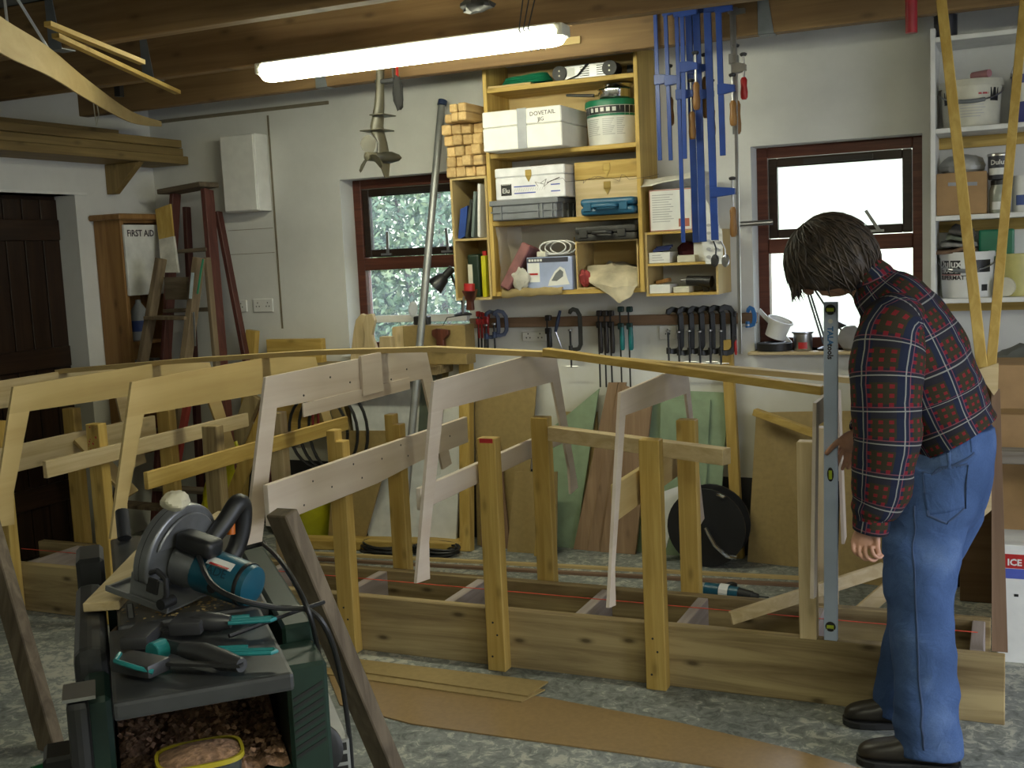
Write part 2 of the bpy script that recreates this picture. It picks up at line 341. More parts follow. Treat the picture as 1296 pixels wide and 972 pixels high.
window('window_1', *WINDOWS['window_1'], ((-3.43, 0.15), (-3.02, 0.0)))
window('window_2', *WINDOWS['window_2'], ((-0.60, -0.7),))
structure(B().bx(-3.66, -2.84, 5.70, 5.945, 1.075, 1.09).obj('trim_6', WHITE(), bevel=0.003))
structure(B().bx(-1.23, -0.37, 5.72, 5.945, 1.075, 1.09).obj('trim_7', pale('x'), bevel=0.003))

# ---- outside: grassy bank and a hedge
GRASS = plain('pale_grass', (0.42, 0.44, 0.30), 0.9, mottle=0.3, scale=3)
g = B()
N = 24
vv = [[g.v((-22 + 44 * i / N, 6.6 + 12 * j / N, 0.2 + 0.145 * j + 0.25 * noise.noise(Vector((i * .7, j * .7, 0))))) for i in range(N + 1)] for j in range(N + 1)]
for j in range(N):
    for i in range(N): g.face([vv[j][i], vv[j][i + 1], vv[j + 1][i + 1], vv[j + 1][i]])
g = g.obj('grass_bank', GRASS, smooth=True, auto=0); structure(g)
structure(B().bx(-25, XL - 0.3, -12, 7, -0.12, -0.02).obj('ground_west', GRASS))
structure(B().bx(XR + 0.3, 14, -12, 7, -0.12, -0.02).obj('ground_yard', plain('yard_concrete', (0.35, 0.35, 0.33), 0.9)))
def leaf_cloud(center, rad, n, size, seed, flat=1.0):
    rd = random.Random(seed); b = B()
    for _ in range(n):
        while True:
            p = Vector((rd.uniform(-1, 1), rd.uniform(-1, 1), rd.uniform(-1, 1)))
            if 0.35 < p.length < 1: break
        q = Vector(center) + Vector((p.x * rad[0], p.y * rad[1], p.z * rad[2]))
        a = Vector((rd.gauss(0, 1), rd.gauss(0, 1), rd.gauss(0, 1))).normalized(); c = a.orthogonal().normalized(); s = size * rd.uniform(0.6, 1.4)
        b.face([b.v(q - a * s), b.v(q + c * s * 0.45), b.v(q + a * s), b.v(q - c * s * 0.45)])
    return b
LEAF, lnt, lb = new_mat('hedge_leaf')
oi = nd(lnt, 'ShaderNodeTexCoord'); ln = nd(lnt, 'ShaderNodeTexNoise'); ln.inputs['Scale'].default_value = 7; ln.inputs['Detail'].default_value = 6; link(lnt, oi.outputs['Object'], ln.inputs[0])
link(lnt, ramp(lnt, ln.outputs[0], [(0.3, (0.02, 0.05, 0.02)), (0.5, (0.09, 0.16, 0.07)), (0.68, (0.32, 0.38, 0.20))]), lb.inputs['Base Color']); lb.inputs['Roughness'].default_value = 0.45
for i, (c, r, n) in enumerate((((-6.3, 8.6, 1.5), (1.3, 0.9, 1.6), 9000), ((-4.6, 8.9, 1.45), (1.2, 0.9, 1.6), 8000), ((-3.2, 9.4, 1.3), (0.9, 0.8, 1.3), 5000))):
    sh = thing('hedge_shrub', ('dense leafy shrub outside the left window pane', 'leafy shrub outside behind the leaning grey pole', 'smaller shrub outside behind the desk lamp')[i], 'shrub', (c[0], c[1], 0.2), 'shrubs outside the window')
    st = leaf_cloud(c, r, n * 2, 0.036, i).obj('foliage', LEAF, sh); st['kind'] = 'stuff'
    b = B()
    for k in range(5): b.cyl((c[0] + 0.2 * (k - 2), c[1], 0.15), (c[0] + 0.5 * (k - 2), c[1] + 0.1 * (k % 2), c[2] + 0.8), 0.04, 0.012, 6)
    b.obj('stem', greywood('z'), sh)
# ================================================================== roof timbers
BZ = 2.573
def beam(y0, y1, z0, z1, x0, x1, label, mats=None):
    return B().bx(x0, x1, y0, y1, z0, z1).obj('ceiling_joist', mats or beamwood('x'), bevel=0.004, label=label, cat='joist', group='ceiling joists')
for y, lab in ((5.2, 'brown ceiling joist nearest the back wall, passing over the tall shelves'), (4.43, 'brown ceiling joist directly above the fluorescent light'), (3.61, 'brown ceiling joist in front of the fluorescent light at top left'), (2.80, 'brown ceiling joist at the very top left edge')):
    jo = beam(y, y + 0.07, BZ, BZ + 0.2, XL, XR, lab)
    for sx in {5.2: (-3.37, -1.02), 4.43: (-3.86,), 3.61: (-3.62,), 2.80: ()}[y]:
        s_ = B(); s_.prism([(sx - 0.02, y - 0.003, BZ - 0.003), (sx + 0.05, y - 0.003, BZ - 0.003), (sx + 0.02, y - 0.003, BZ + 0.2), (sx - 0.02, y - 0.003, BZ + 0.2)], (0, 0.003, 0)); s_.bx(sx - 0.02, sx + 0.05, y - 0.003, y + 0.073, BZ - 0.004, BZ - 0.0005)
        s_.obj('hanger_strap', plain('galvanised_strap', (0.22, 0.24, 0.26), 0.5, 0.5), jo)
# ================================================================== strongback and boat moulds
SB = thing('strongback_frame', 'long weathered timber ladder frame lying on the floor under the moulds', 'building frame', (-2.3, 4.15, 0))
ZT = 0.237
B().bx(-4.75, -0.01, 3.94, 3.985, 0.0, ZT).obj('side_board', oldpine('x'), SB, bevel=0.003)
B().bx(-4.75, -0.06, 4.315, 4.36, 0.0, ZT).obj('side_board', oldpine('x'), SB, bevel=0.003)
PURP = wood('grey_planed_wood', (0.42, 0.36, 0.33), (0.28, 0.23, 0.21), 'y', 14, 0.7, 0.3)
for x in (-4.45, -3.9, -3.15, -2.62, -2.12, -1.54, -1.13, -0.67, -0.10):
    B().bx(x - 0.022, x + 0.022, 3.985, 4.315, 0.02, ZT - 0.004).obj('cross_piece', PURP, SB, bevel=0.003)
B().tube([(-4.7, 4.16, ZT + 0.004), (-0.1, 4.16, ZT + 0.004)], 0.0018, 6).obj('chalk_string', plain('red_string', (0.7, 0.08, 0.04), 0.7), SB)

def post(xc, front, ztop=0.95, z0=0.0, w=0.078, notch=False, label='', mat=None, label2=None, dx=0.0):
    y0, y1 = (3.885, 3.94) if front else (4.36, 4.415)
    b = B(); x0, x1 = xc - w / 2, xc + w / 2
    if notch:   # step cut out of the top right corner
        b.prism([(x0, y0, z0), (x1, y0, z0), (x1, y0, ztop - 0.045), (x0 + w * 0.55, y0, ztop - 0.045), (x0 + w * 0.55, y0, ztop), (x0, y0, ztop)], (0, y1 - y0, 0))
    else: b.bx(x0, x1, y0, y1, z0, ztop)
    th = thing('support_post', label, 'post', (xc, (y0 + y1) / 2, z0), 'upright posts of the boat frame')
    b.obj('upright', mat or pine('z'), th, bevel=0.003)
    for sx, sz in ((0.3, 0.06), (0.62, 0.15), (0.4, 0.20)):
        zz = z0 + sz if front else ZT - sz * 0.8
        B().cyl((x0 + w * sx, y0 - 0.0008, zz), (x0 + w * sx, y0 + 0.001, zz), 0.0045, n=8).obj('screw_head', DSTEEL(), th)
    return th
post(-1.205, True, label='yellow pine post screwed to the strongback, second nearest the man')
post(-1.862, True, 0.94, label='pine post with red painted top edge, beside the arched pink mould', mat=pine('z'))
B().bx(-1.888, -1.832, 3.884, 3.8853, 0.922, 0.9395).obj('red_mark', RED(), bpy.data.objects['support_post.001'])
post(-2.555, True, 0.955, notch=True, label='notched front post behind the broad sloping plank')
post(-3.20, True, 0.96, label='greyish front post rising behind the bench saw', mat=oldpine('z'))
post(-3.87, True, 0.955, label='front post with red specks on its top, left of the saw')
b = B(); rd = random.Random(3)
for k in range(14):
    xx, zz = -3.87 + rd.uniform(-0.03, 0.03), 0.955 - rd.uniform(0.01, 0.12); b.cyl((xx, 3.8846, zz), (xx, 3.886, zz), rd.uniform(0.002, 0.005), n=6)
b.obj('red_speck', RED(), bpy.data.objects['support_post.004'], kind='stuff')
post(-4.50, True, 0.955, label='yellow front post at the far left end of the strongback')
post(-1.195, False, label='rear post standing behind the small narrow mould')
post(-1.835, False, label='yellow rear post with pale side inside the arched pink mould')
post(-2.555, False, 0.95, notch=True, label='notched rear post standing behind the broad sloping plank')
post(-3.20, False, label='rear post half hidden by the tall plywood mould leg', mat=pale('z'))
post(-3.87, False, label='rear post seen through the yellow plywood mould')
post(-4.50, False, label='chipped rear post seen through the leftmost mould opening')
post(-0.65, False, 0.93, label='pale rear post mostly hidden behind the spirit level', mat=pale('z'))
# post by the spirit level stands on the front board
th = thing('support_post', 'pale square post just left of the spirit level', 'post', (-0.65, 3.955, ZT), 'upright posts of the boat frame')
B().bx(-0.682, -0.622, 3.93, 3.985, ZT, 0.95).obj('upright', pale('z'), th, bevel=0.003)

def mould(x, ht, hb, zt, za, zb, top, leg, label, mat, th=0.012, bar=None, knee=True, group='plywood boat moulds', zbn=None):
    """arched plywood mould in a plane across the boat: half widths at top/bottom, heights, member widths"""
    yc = 4.16; r = thing('boat_mould', label, 'mould', (x, yc, zb), group)
    k = (ht - hb) / (zt - zb)
    inner_t = ht - leg - (hb - ht) * (-top) / (zt - zb) * 0  # inner corner half width
    P = lambda y, z: (x, yc + y, z + 0.018 - 0.034 * (y + ht) / (2 * ht) if z > zb + 0.2 else z)
    zi = zt - top
    for sgn, nm in ((-1, 'leg'), (1, 'leg')):
        it = ht - leg * 0.95 + (hb - ht) * top / (zt - zb) * 0.6
        poly = [P(sgn * (ht + (hb - ht) * top / (zt - zb)), zi), P(sgn * hb, zb), P(sgn * (hb - leg * 1.15), zb - 0.012)]
        if knee: poly += [P(sgn * (hb - leg * 1.25), zb + 0.12)]
        poly += [P(sgn * it, zi)]
        B().prism(poly, (th, 0, 0)).obj(nm, mat, r)
    out = [P(-(ht + (hb - ht) * top / (zt - zb)), zi), P(-ht, zt), P(ht * 0.42, za), P(ht, zt), P(ht + (hb - ht) * top / (zt - zb), zi)]
    B().prism(out, (th, 0, 0)).obj('top_web', mat, r)
    if bar:
        y0, y1, z0, z1, dx, t, bm = bar
        B().bx(x + min(dx, dx + t), x + max(dx, dx + t), yc + y0, yc + y1, z0, z1).obj('cross_bar', bm, r, bevel=0.002)
    return r
M4 = mould(-1.912, 0.60, 0.81, 1.185, 1.215, 0.515, 0.11, 0.085, 'pink plywood arch mould behind the post with red top', pinkply('y'), bar=(-0.72, 0.72, 0.755, 0.835, -0.022, 0.021, pinkply('y')))
M5 = mould(-1.256, 0.45, 0.655, 1.13, 1.155, 0.435, 0.085, 0.06, 'small narrow plywood mould standing left of the spirit level', pinkply('y'), bar=(-0.5, 0.5, 0.70, 0.83, -0.022, 0.021, ply('y')))
M3 = mould(-2.61, 0.65, 0.85, 1.205, 1.23, 0.60, 0.125, 0.085, 'plywood mould with patched top above the broad sloping plank', pinkply('y'), knee=False)
B().prism([(-2.514, 3.33, 0.690), (-2.514, 4.10, 0.690), (-2.514, 4.5, 0.715), (-2.514, 5.0, 0.715), (-2.514, 5.0, 0.845), (-2.514, 3.33, 0.845)], (0.022, 0, 0)).obj('cross_plank', pinkply('y'), M3, bevel=0.002)
b = B()
for (y_, z_) in ((3.55, 0.72), (3.62, 0.80), (3.75, 0.75), (3.92, 0.81), (3.98, 0.74), (4.15, 0.79), (4.32, 0.82), (4.38, 0.76), (4.6, 0.80), (4.8, 0.78)): b.cyl((-2.4935, y_, z_), (-2.491, y_, z_), 0.0045, n=7)
b.obj('screw_head', DSTEEL(), M3, kind='stuff')
b = B()
for (y_, z_) in ((3.75, 1.12), (3.95, 1.17), (4.1, 1.13), (4.3, 1.14), (4.45, 1.10), (4.6, 1.13)): b.cyl((-2.5985, y_, z_), (-2.596, y_, z_), 0.0045, n=7)
b.obj('nail_head', DSTEEL(), M3, kind='stuff')
B().bx(-2.597, -2.583, 4.16 + 0.02, 4.16 + 0.19, 1.06, 1.235).obj('joint_patch', pinkply('y'), M3)
B().bx(-2.596, -2.590, 4.16 - 0.43, 4.16 + 0.45, 1.035, 1.09).obj('doubler_strip', pinkply('y'), M3)
M2 = mould(-3.262, 0.66, 0.85, 1.185, 1.215, 0.60, 0.14, 0.085, 'yellow plywood mould second from the left with a pale bar', ply('y'), bar=(-0.74, 0.75, 0.78, 0.85, 0.103, 0.022, pine('y')))
M1 = mould(-3.93, 0.65, 0.83, 1.16, 1.19, 0.60, 0.115, 0.10, 'plywood mould nearest the dark door with a rough bar', ply('y'), bar=(-0.62, 0.80, 0.775, 0.85, 0.103, 0.022, pale('y')))
M0 = mould(-4.56, 0.68, 0.80, 1.12, 1.15, 0.55, 0.12, 0.10, 'leftmost pale mould cut by the edge of the photo', pale('y'), knee=False)
B().bx(-4.455, -4.43, 3.35, 4.93, 0.70, 0.83).obj('cross_plank', pale('y'), M0, bevel=0.002)
B().bar((-4.42, 4.35, 0.80), (-4.15, 4.40, 0.50), 0.02, 0.085, (0, 1, 0.3)).obj('diagonal_brace', ply('z'), M0)
M6 = mould(-0.612, 0.30, 0.42, 1.08, 1.10, 0.45, 0.08, 0.06, 'dark edged plywood mould held against the spirit level', pinkply('z'), knee=False)
# stem at the bow end with two braces up to the roof
st = thing('stem_mould', 'upright brown plywood stem behind the man at the bow end', 'mould', (-0.02, 4.0, ZT))
B().prism([(-0.052, 3.99, ZT), (-0.002, 3.99, ZT), (-0.030, 3.99, 1.13), (-0.056, 3.99, 1.13)], (0, 0.022, 0)).obj('stem_board', wood('brown_ply', (0.27, 0.17, 0.11), (0.19, 0.115, 0.07), 'z', 20), st)
B().prism([HY(1236, 468, 3.985), HY(1258, 500, 3.985), HY(1263, 493, 3.985), HY(1264, 459, 3.985)], (0, -0.012, 0)).obj('stem_gusset', pale('x'), st)
for base, top, lab, w in (((1243, 466), HZ(1187, -40, 2.62), 'pale roof brace stick rising left from the stem behind the man', 0.036), ((1254, 466), HZ(1300, -40, 2.62), 'bright yellow roof brace stick rising right from the stem behind the man', 0.032)):
    p0 = HY(*base, 4.03); B().bar(p0, top, w, 0.022, (0, 1, 0)).obj('brace_stick', pine('z'), bevel=0.002, label=lab, cat='stick', group='roof brace sticks')
# battens lying over the moulds
kp = [HY(*q, 4.40) for q in ((75, 470), (240, 456), (400, 446), (550, 441.5), (690, 448), (830, 460), (960, 470), (1080, 481))]
KY = 4.40
kp = [Vector((p.x, KY, p.z)) for p in kp]
b = B(); rs = []
for i, p in enumerate(kp):
    h = 0.011; rs.append([p + Vector((0, -0.03, -h)), p + Vector((0, 0.03, -h)), p + Vector((0, 0.03, h)), p + Vector((0, -0.03, h))])
b.rings(rs); b.obj('keel_batten', ply('x'), label='long thin batten bent over the tops of all the moulds', cat='batten')
p0, p1 = HY(690, 445, 4.36), HY(1042, 494, 4.10)
B().bar(p0, p1, 0.045, 0.032).obj('sheer_batten', pine('x'), bevel=0.002, label='straight yellow batten from the arched pink mould to the spirit level', cat='batten')
# loose bar from the rear post of the arch mould to in front of the small mould
p0 = HY(698, 548, 4.335); p1 = HZ(850 + 70, 578, p0.z - 0.01)
B().bar(p0, p1, 0.05, 0.06).obj('loose_bar', pale('x'), bevel=0.002, label='pale square bar resting between the front and rear posts', cat='timber')
# loose stick across the strongback by the man
p0, p1 = HY(925, 798, 3.99), HY(1118, 738, 4.30)
B().bar((p0.x, 3.99, 0.27), (p1.x, 4.33, 0.40), 0.02, 0.05).obj('loose_stick', pale('x'), bevel=0.002, label='pale stick lying across the strongback beside the spirit level', cat='stick')
# ================================================================== fluorescent light
def PB(x0, y0, x1, y1, Y):
    """rectangle seen at these pixels on the upright plane at depth Y -> x0, x1, z0, z1"""
    ym, xm = (y0 + y1) / 2, (x0 + x1) / 2
    return HY(x0, ym, Y).x, HY(x1, ym, Y).x, HY(xm, y1, Y).z, HY(xm, y0, Y).z
DIFF, dn, db = new_mat('lit_diffuser')
db.inputs['Base Color'].default_value = (0.8, 0.8, 0.8, 1); db.inputs['Emission Color'].default_value = (0.97, 0.97, 0.72, 1); db.inputs['Emission Strength'].default_value = LAMP_STRENGTH
def tube_light(label, LX0, LX1, LY, zt):
    lt = thing('fluorescent_light', label, 'ceiling light', ((LX0 + LX1) / 2, LY, zt - 0.1))
    B().bx(LX0 + 0.02, LX1 - 0.02, LY - 0.045, LY + 0.045, zt - 0.03, zt - 0.001).obj('housing', WHITE(), lt, bevel=0.006)
    b = B(); rs = []
    for x, k in ((LX0, 0.55), (LX0 + 0.02, 0.9), (LX0 + 0.05, 1), (LX1 - 0.05, 1), (LX1 - 0.02, 0.9), (LX1, 0.55)):
        rs.append([(x, LY + 0.06 * k * math.cos(a), zt - 0.032 + 0.058 * k * math.sin(a)) for a in [math.pi + math.pi * i / 12 for i in range(13)]])
    b.rings(rs); b.obj('diffuser', DIFF, lt, smooth=True)
    for x in (LX0 + 0.012, LX1 - 0.012): B().bx(x - 0.02, x + 0.02, LY - 0.05, LY + 0.05, zt - 0.055, zt - 0.004).obj('end_cap', CREAM(), lt, bevel=0.01, seg=2)
    return lt
LX0, LX1, LY = -3.17, -1.67, 4.42
lt = tube_light('long bright fluorescent batten light fixed under the ceiling joist', LX0, LX1, LY, BZ)
tube_light('matching fluorescent light on a joist nearer the room front', -0.9, 0.6, 0.4, BZ)
tube_light('third fluorescent light near the open doorway', 0.5, 2.0, 1.235, BZ)  # extra fixture out of frame, added to brighten the camera-facing sides
beam(0.36, 0.43, BZ, BZ + 0.2, XL, XR, 'brown ceiling joist nearest the room front'); beam(1.2, 1.27, BZ, BZ + 0.2, XL, XR, 'brown ceiling joist in the middle of the room front'); beam(2.0, 2.07, BZ, BZ + 0.2, XL, XR, 'brown ceiling joist over the planing machine')
b = B()
for k in range(3): b.tube([(-1.83 + 0.03 * k, LY - 0.02, BZ + 0.16), (-1.84 + 0.02 * k, LY - 0.075, BZ - 0.02), (-1.80 + 0.03 * k, LY - 0.05, BZ - 0.105), (-1.76 + 0.03 * k, LY + 0.06, BZ - 0.03)], 0.003, 5)
b.obj('flex_loop', BLACK(), lt, smooth=True)

def text_wrap(s_, mat, parent, c, r, a_mid, z, size, bold=0.0006):
    """lettering bent round an upright cylinder; a_mid in degrees from -Y"""
    o = text(s_, 'lettering', mat, parent, wloc(parent), (1, 0, 0), (0, 1, 0), size, bold=bold, align='CENTER')
    for v in o.data.vertices:
        a = math.radians(a_mid) + v.co.x / r; rr = r + 0.0012 + v.co.z
        v.co = Vector((c[0] + rr * math.sin(a), c[1] - rr * math.cos(a), c[2] + z + v.co.y)) - wloc(parent)
    return o
# ================================================================== tall pine shelves on the back wall
SY = 5.5; D0 = YW - 0.004
shx0 = (HY(612, 85, SY).x + HY(621, 380, SY).x) / 2; shx1 = (HY(806, 65, SY).x + HY(816, 375, SY).x) / 2; shT = 2.66
shz0 = (HY(625, 377, SY).z + HY(808, 368, SY).z) / 2
tall = thing('wall_shelf', 'tall pine wall shelves full of boxes between the windows', 'shelf', ((shx0 + shx1) / 2, 5.65, shz0))
for x in (shx0, shx1 - 0.022): B().bx(x, x + 0.022, SY, D0, shz0, shT).obj('side_panel', pine('z'), tall, bevel=0.002)
SHZ = []
for (a, c) in ((115, 94), (199, 182), (282, 275), (374, 366)):
    z = (HY(617, a, SY).z + HY(806, c, SY).z) / 2; SHZ.append(z + 0.012)
    B().bx(shx0 + 0.022, shx1 - 0.022, SY + 0.004, D0, z - 0.012, z + 0.012).obj('shelf_board', pine('x'), tall, bevel=0.002)
B().bx(shx0 + 0.022, shx1 - 0.022, D0 - 0.006, D0, SHZ[1], shT).obj('back_panel', ply('x'), tall)
B().bx(shx0 + 0.37, shx1 - 0.022, D0 - 0.006, D0, SHZ[3], SHZ[2] - 0.1).obj('back_panel', ply('x'), tall)
# open crate standing in the lowest bay
cx0, cx1, cz0, cz1 = PB(729, 304, 809, 365, SY + 0.01)
cr = thing('open_crate', 'thin plywood crate on its side holding plastic bags', 'crate', ((cx0 + cx1) / 2, 5.6, SHZ[3])); cz0 = SHZ[3] + 0.001; cx1 = min(cx1, shx1 - 0.03)
for q, nm in (((cx0, cx0 + 0.008, SY + 0.01, 5.77, cz0, cz1), 'side'), ((cx1 - 0.008, cx1, SY + 0.01, 5.77, cz0, cz1), 'side'), ((cx0 + 0.008, cx1 - 0.008, SY + 0.01, 5.77, cz1 - 0.008, cz1), 'top'), ((cx0 + 0.008, cx1 - 0.008, SY + 0.01, 5.77, cz0, cz0 + 0.008), 'base')):
    B().bx(*q).obj(nm, ply('x'), cr)
CRZ = cz1
# --- top shelf: green coil on a board, heater bar
x0, x1, z0, z1 = PB(622, 92, 694, 107, 5.56)
B().bx(x0 - 0.02, x0 + 0.24, 5.52, 5.74, SHZ[0] + 0.001, SHZ[0] + 0.012).obj('ply_offcut', ply('x'), label='thin plywood offcut under the green hose coil', cat='board')
b = B()
for k in range(4):
    pts = []
    for i in range(25): a = 2 * math.pi * i / 24; pts.append(((x0 + x1) / 2 + (0.14 - 0.008 * k) * math.cos(a), 5.655 + (0.075 - 0.004 * k) * math.sin(a), SHZ[0] + 0.021 + 0.011 * k + 0.012 * max(0, math.cos(a))))
    b.tube(pts, 0.008, 6)
b.obj('hose_coil', GREEN(), smooth=True, label='green coiled hose lying flat on the top shelf', cat='hose', kind=None)
x0, x1, z0, z1 = PB(702, 78, 775, 95, 5.53); zz = SHZ[0] + 0.001; hz = 0.075
ht = thing('bar_heater', 'silver slotted bar heater with black round ends on the top shelf', 'heater', ((x0 + x1) / 2, 5.58, zz))
B().bx(x0 + 0.03, x1 - 0.03, 5.55, 5.62, zz + 0.004, zz + hz).obj('casing', SILV(), ht, bevel=0.004)
for x in (x0 + 0.02, x1 - 0.02):
    e = B().cyl((x, 5.63, zz + 0.04), (x, 5.54, zz + 0.04), 0.039, n=20).obj('end_cap', BLACK(), ht, smooth=True)
    for dz in (-0.012, 0.012): B().cyl((x, 5.541, zz + 0.04 + dz), (x, 5.538, zz + 0.04 + dz), 0.005, n=8).obj('hole', CREAM(), e)
for i in range(5):
    for xx in (x0 + 0.13, x0 + 0.22): B().bx(xx, xx + 0.05, 5.5485, 5.55, zz + 0.015 + i * 0.011, zz + 0.019 + i * 0.011).obj('slot', BLACK(), ht)
B().bx(x0 + 0.06, x0 + 0.10, 5.5485, 5.55, zz + 0.015, zz + 0.065).obj('badge', WHITE(), ht)
B().tube([(x0 + 0.06, 5.545, zz + 0.003), (x0 + 0.12, 5.54, zz + 0.02), (x0 + 0.17, 5.54, zz + 0.07), (x0 + 0.2, 5.60, zz + 0.08)], 0.004, 6).obj('flex', BLACK(), ht, smooth=True)
B().cyl((x1 + 0.03, 5.68, zz + 0.034), (x1 + 0.10, 5.70, zz + 0.034), 0.033, n=16).obj('cable_drum', BLACK(), smooth=True, label='black round cable bundle at the right end of the top shelf', cat='cable')
# --- second shelf: polystyrene box, tub, saucepans
x0, x1, z0, z1 = PB(611, 146, 711, 195, 5.36); z0 = SHZ[1] + 0.001; z1 = z0 + 0.20
FOAM = plain('white_polystyrene', (0.78, 0.77, 0.74), 0.8, mottle=0.05)
px = thing('foam_box', 'white polystyrene box with grey tape and handwritten words', 'box', ((x0 + x1) / 2, 5.55, z0))
B().bx(x0, x1, 5.36, 5.74, z0, z0 + 0.118).obj('body', FOAM, px, bevel=0.005)
B().bx(x0, x1, 5.36, 5.74, z0 + 0.12, z1).obj('lid', FOAM, px, bevel=0.005)
tx = lerp(x0, x1, 0.45); B().bx(tx, tx + 0.05, 5.357, 5.745, z0 + 0.002, z1 + 0.002).obj('tape', plain('grey_tape', (0.28, 0.29, 0.32), 0.4), px)
INK = plain('black_ink', (0.03, 0.02, 0.03), 0.6)
text('DOVETAIL', 'lettering', INK, px, (lerp(x0, x1, 0.61), 5.3585, z0 + 0.158), (1, 0, 0.03), (0, 0, 1), 0.030)
text('JIG', 'lettering', INK, px, (lerp(x0, x1, 0.71), 5.3585, z0 + 0.130), (1, 0, 0.03), (0, 0, 1), 0.028)
def tub(name, label, c, r0, r1, h, mat, lidmat, lid_h=0.02, rim=0.006, handle=None, n=32, cat='tub', group=None):
    r = thing(name, label, cat, c, group)
    B().lathe([(r0 * 0.97, 0), (r0, 0.008), (r1, h - lid_h)], c, n=n).obj('body', mat, r, smooth=True)
    B().lathe([(r1 + rim, h - lid_h), (r1 + rim, h - lid_h * 0.4), (r1 + rim * 0.5, h), (r1 * 0.9, h), (r1 * 0.88, h - 0.004)], c, n=n).obj('lid', lidmat, r, smooth=True)
    if handle:
        pts = [(c[0] + (r1 + 0.008) * math.cos(a), c[1] - (r1 + 0.008) * abs(math.sin(a)) * 1.0 - 0.002, c[2] + h - lid_h - 0.01 - handle * abs(math.sin(a))) for a in [math.pi * i / 14 for i in range(15)]]
        hd = B().tube(pts, 0.0035, 6).obj('bail_handle', STEEL(), r, smooth=True)
        B().tube(pts[5:10], 0.009, 8).obj('grip', GREYM(), hd, smooth=True)
    return r
def wrap(b, c, r0, r1, h, z0, z1, a0, a1, n=12, out=0.0008):
    """curved label patch on the side of a tub; angles in degrees from -Y"""
    rows = []
    for z in (z0, z1):
        r = lerp(r0, r1, z / h) + out; rows.append([b.v((c[0] + r * math.sin(math.radians(lerp(a0, a1, i / n))), c[1] - r * math.cos(math.radians(lerp(a0, a1, i / n))), c[2] + z)) for i in range(n + 1)])
    for i in range(n): b.face([rows[0][i], rows[0][i + 1], rows[1][i + 1], rows[1][i]])
    return b
x0, x1, z0, z1 = PB(730, 130, 800, 185, 5.47); c = ((x0 + x1) / 2 - 0.01, 5.645, SHZ[1] + 0.001); rr = 0.138
tb = tub('plastic_tub', 'white plastic tub with green lid and black printed band', c, rr * 0.94, rr, 0.225, WHITE(), GREEN(), 0.03)
wrap(B(), c, rr * 0.94, rr, 0.2, 0.155, 0.192, -75, 75).obj('black_band', BLACK(), tb)
wrap(B(), c, rr * 0.94, rr, 0.2, 0.142, 0.154, -75, 75).obj('green_band', GREEN(), tb)
for k in range(5): wrap(B(), c, rr * 0.94, rr, 0.2, 0.165, 0.185, -35 + 13 * k, -27 + 13 * k, 3, 0.0016).obj('pictogram', WHITE(), tb)
PRINT = plain('grey_print', (0.42, 0.42, 0.43), 0.6)
for a0, a1 in ((-50, -12), (-6, 22), (26, 45)):
    for k in range(9):
        wrap(B(), c, rr * 0.94, rr, 0.2, 0.05 + k * 0.0095, 0.0535 + k * 0.0095, a0, a1 - (k * 7) % 9, 6, 0.0012).obj('print_line', PRINT, tb)
pn = thing('saucepan', 'shiny steel saucepan with black handle on the green lidded tub', 'saucepan', (c[0] + 0.01, c[1], c[2] + 0.227))
pc = (c[0] + 0.02, c[1] - 0.02, c[2] + 0.227); CHROME = plain('polished_steel', (0.72, 0.72, 0.72), 0.12, 1.0, mottle=0.05)
B().lathe([(0.078, 0), (0.083, 0.006), (0.085, 0.052), (0.090, 0.056), (0.082, 0.054), (0.080, 0.01)], pc, n=32, cap=True).obj('pot', CHROME, pn, smooth=True)
hb = B().tube([(pc[0] - 0.085, pc[1], pc[2] + 0.035), (pc[0] - 0.12, pc[1], pc[2] + 0.036)], 0.005, 8).obj('handle_bracket', plain('brass', (0.5, 0.36, 0.12), 0.3, 1.0), pn)
B().bar((pc[0] - 0.11, pc[1], pc[2] + 0.036), (pc[0] - 0.265, pc[1], pc[2] + 0.052), 0.026, 0.016, w1=0.022, h1=0.012).obj('handle', BLACK(), pn, bevel=0.005, seg=2)
p2 = (pc[0] + 0.02, pc[1] + 0.01, pc[2] + 0.057)
pn2 = thing('saucepan', 'small steel pan nested on top of the black handled saucepan', 'saucepan', p2)
B().lathe([(0.065, 0), (0.07, 0.004), (0.074, 0.020), (0.078, 0.023), (0.071, 0.021), (0.066, 0.006)], p2, n=32).obj('pot', CHROME, pn2, smooth=True)
B().bar((p2[0] - 0.068, p2[1] - 0.04, p2[2] + 0.020), (p2[0] - 0.03, p2[1] - 0.10, p2[2] + 0.004), 0.016, 0.006).obj('handle', CHROME, pn2, bevel=0.002)
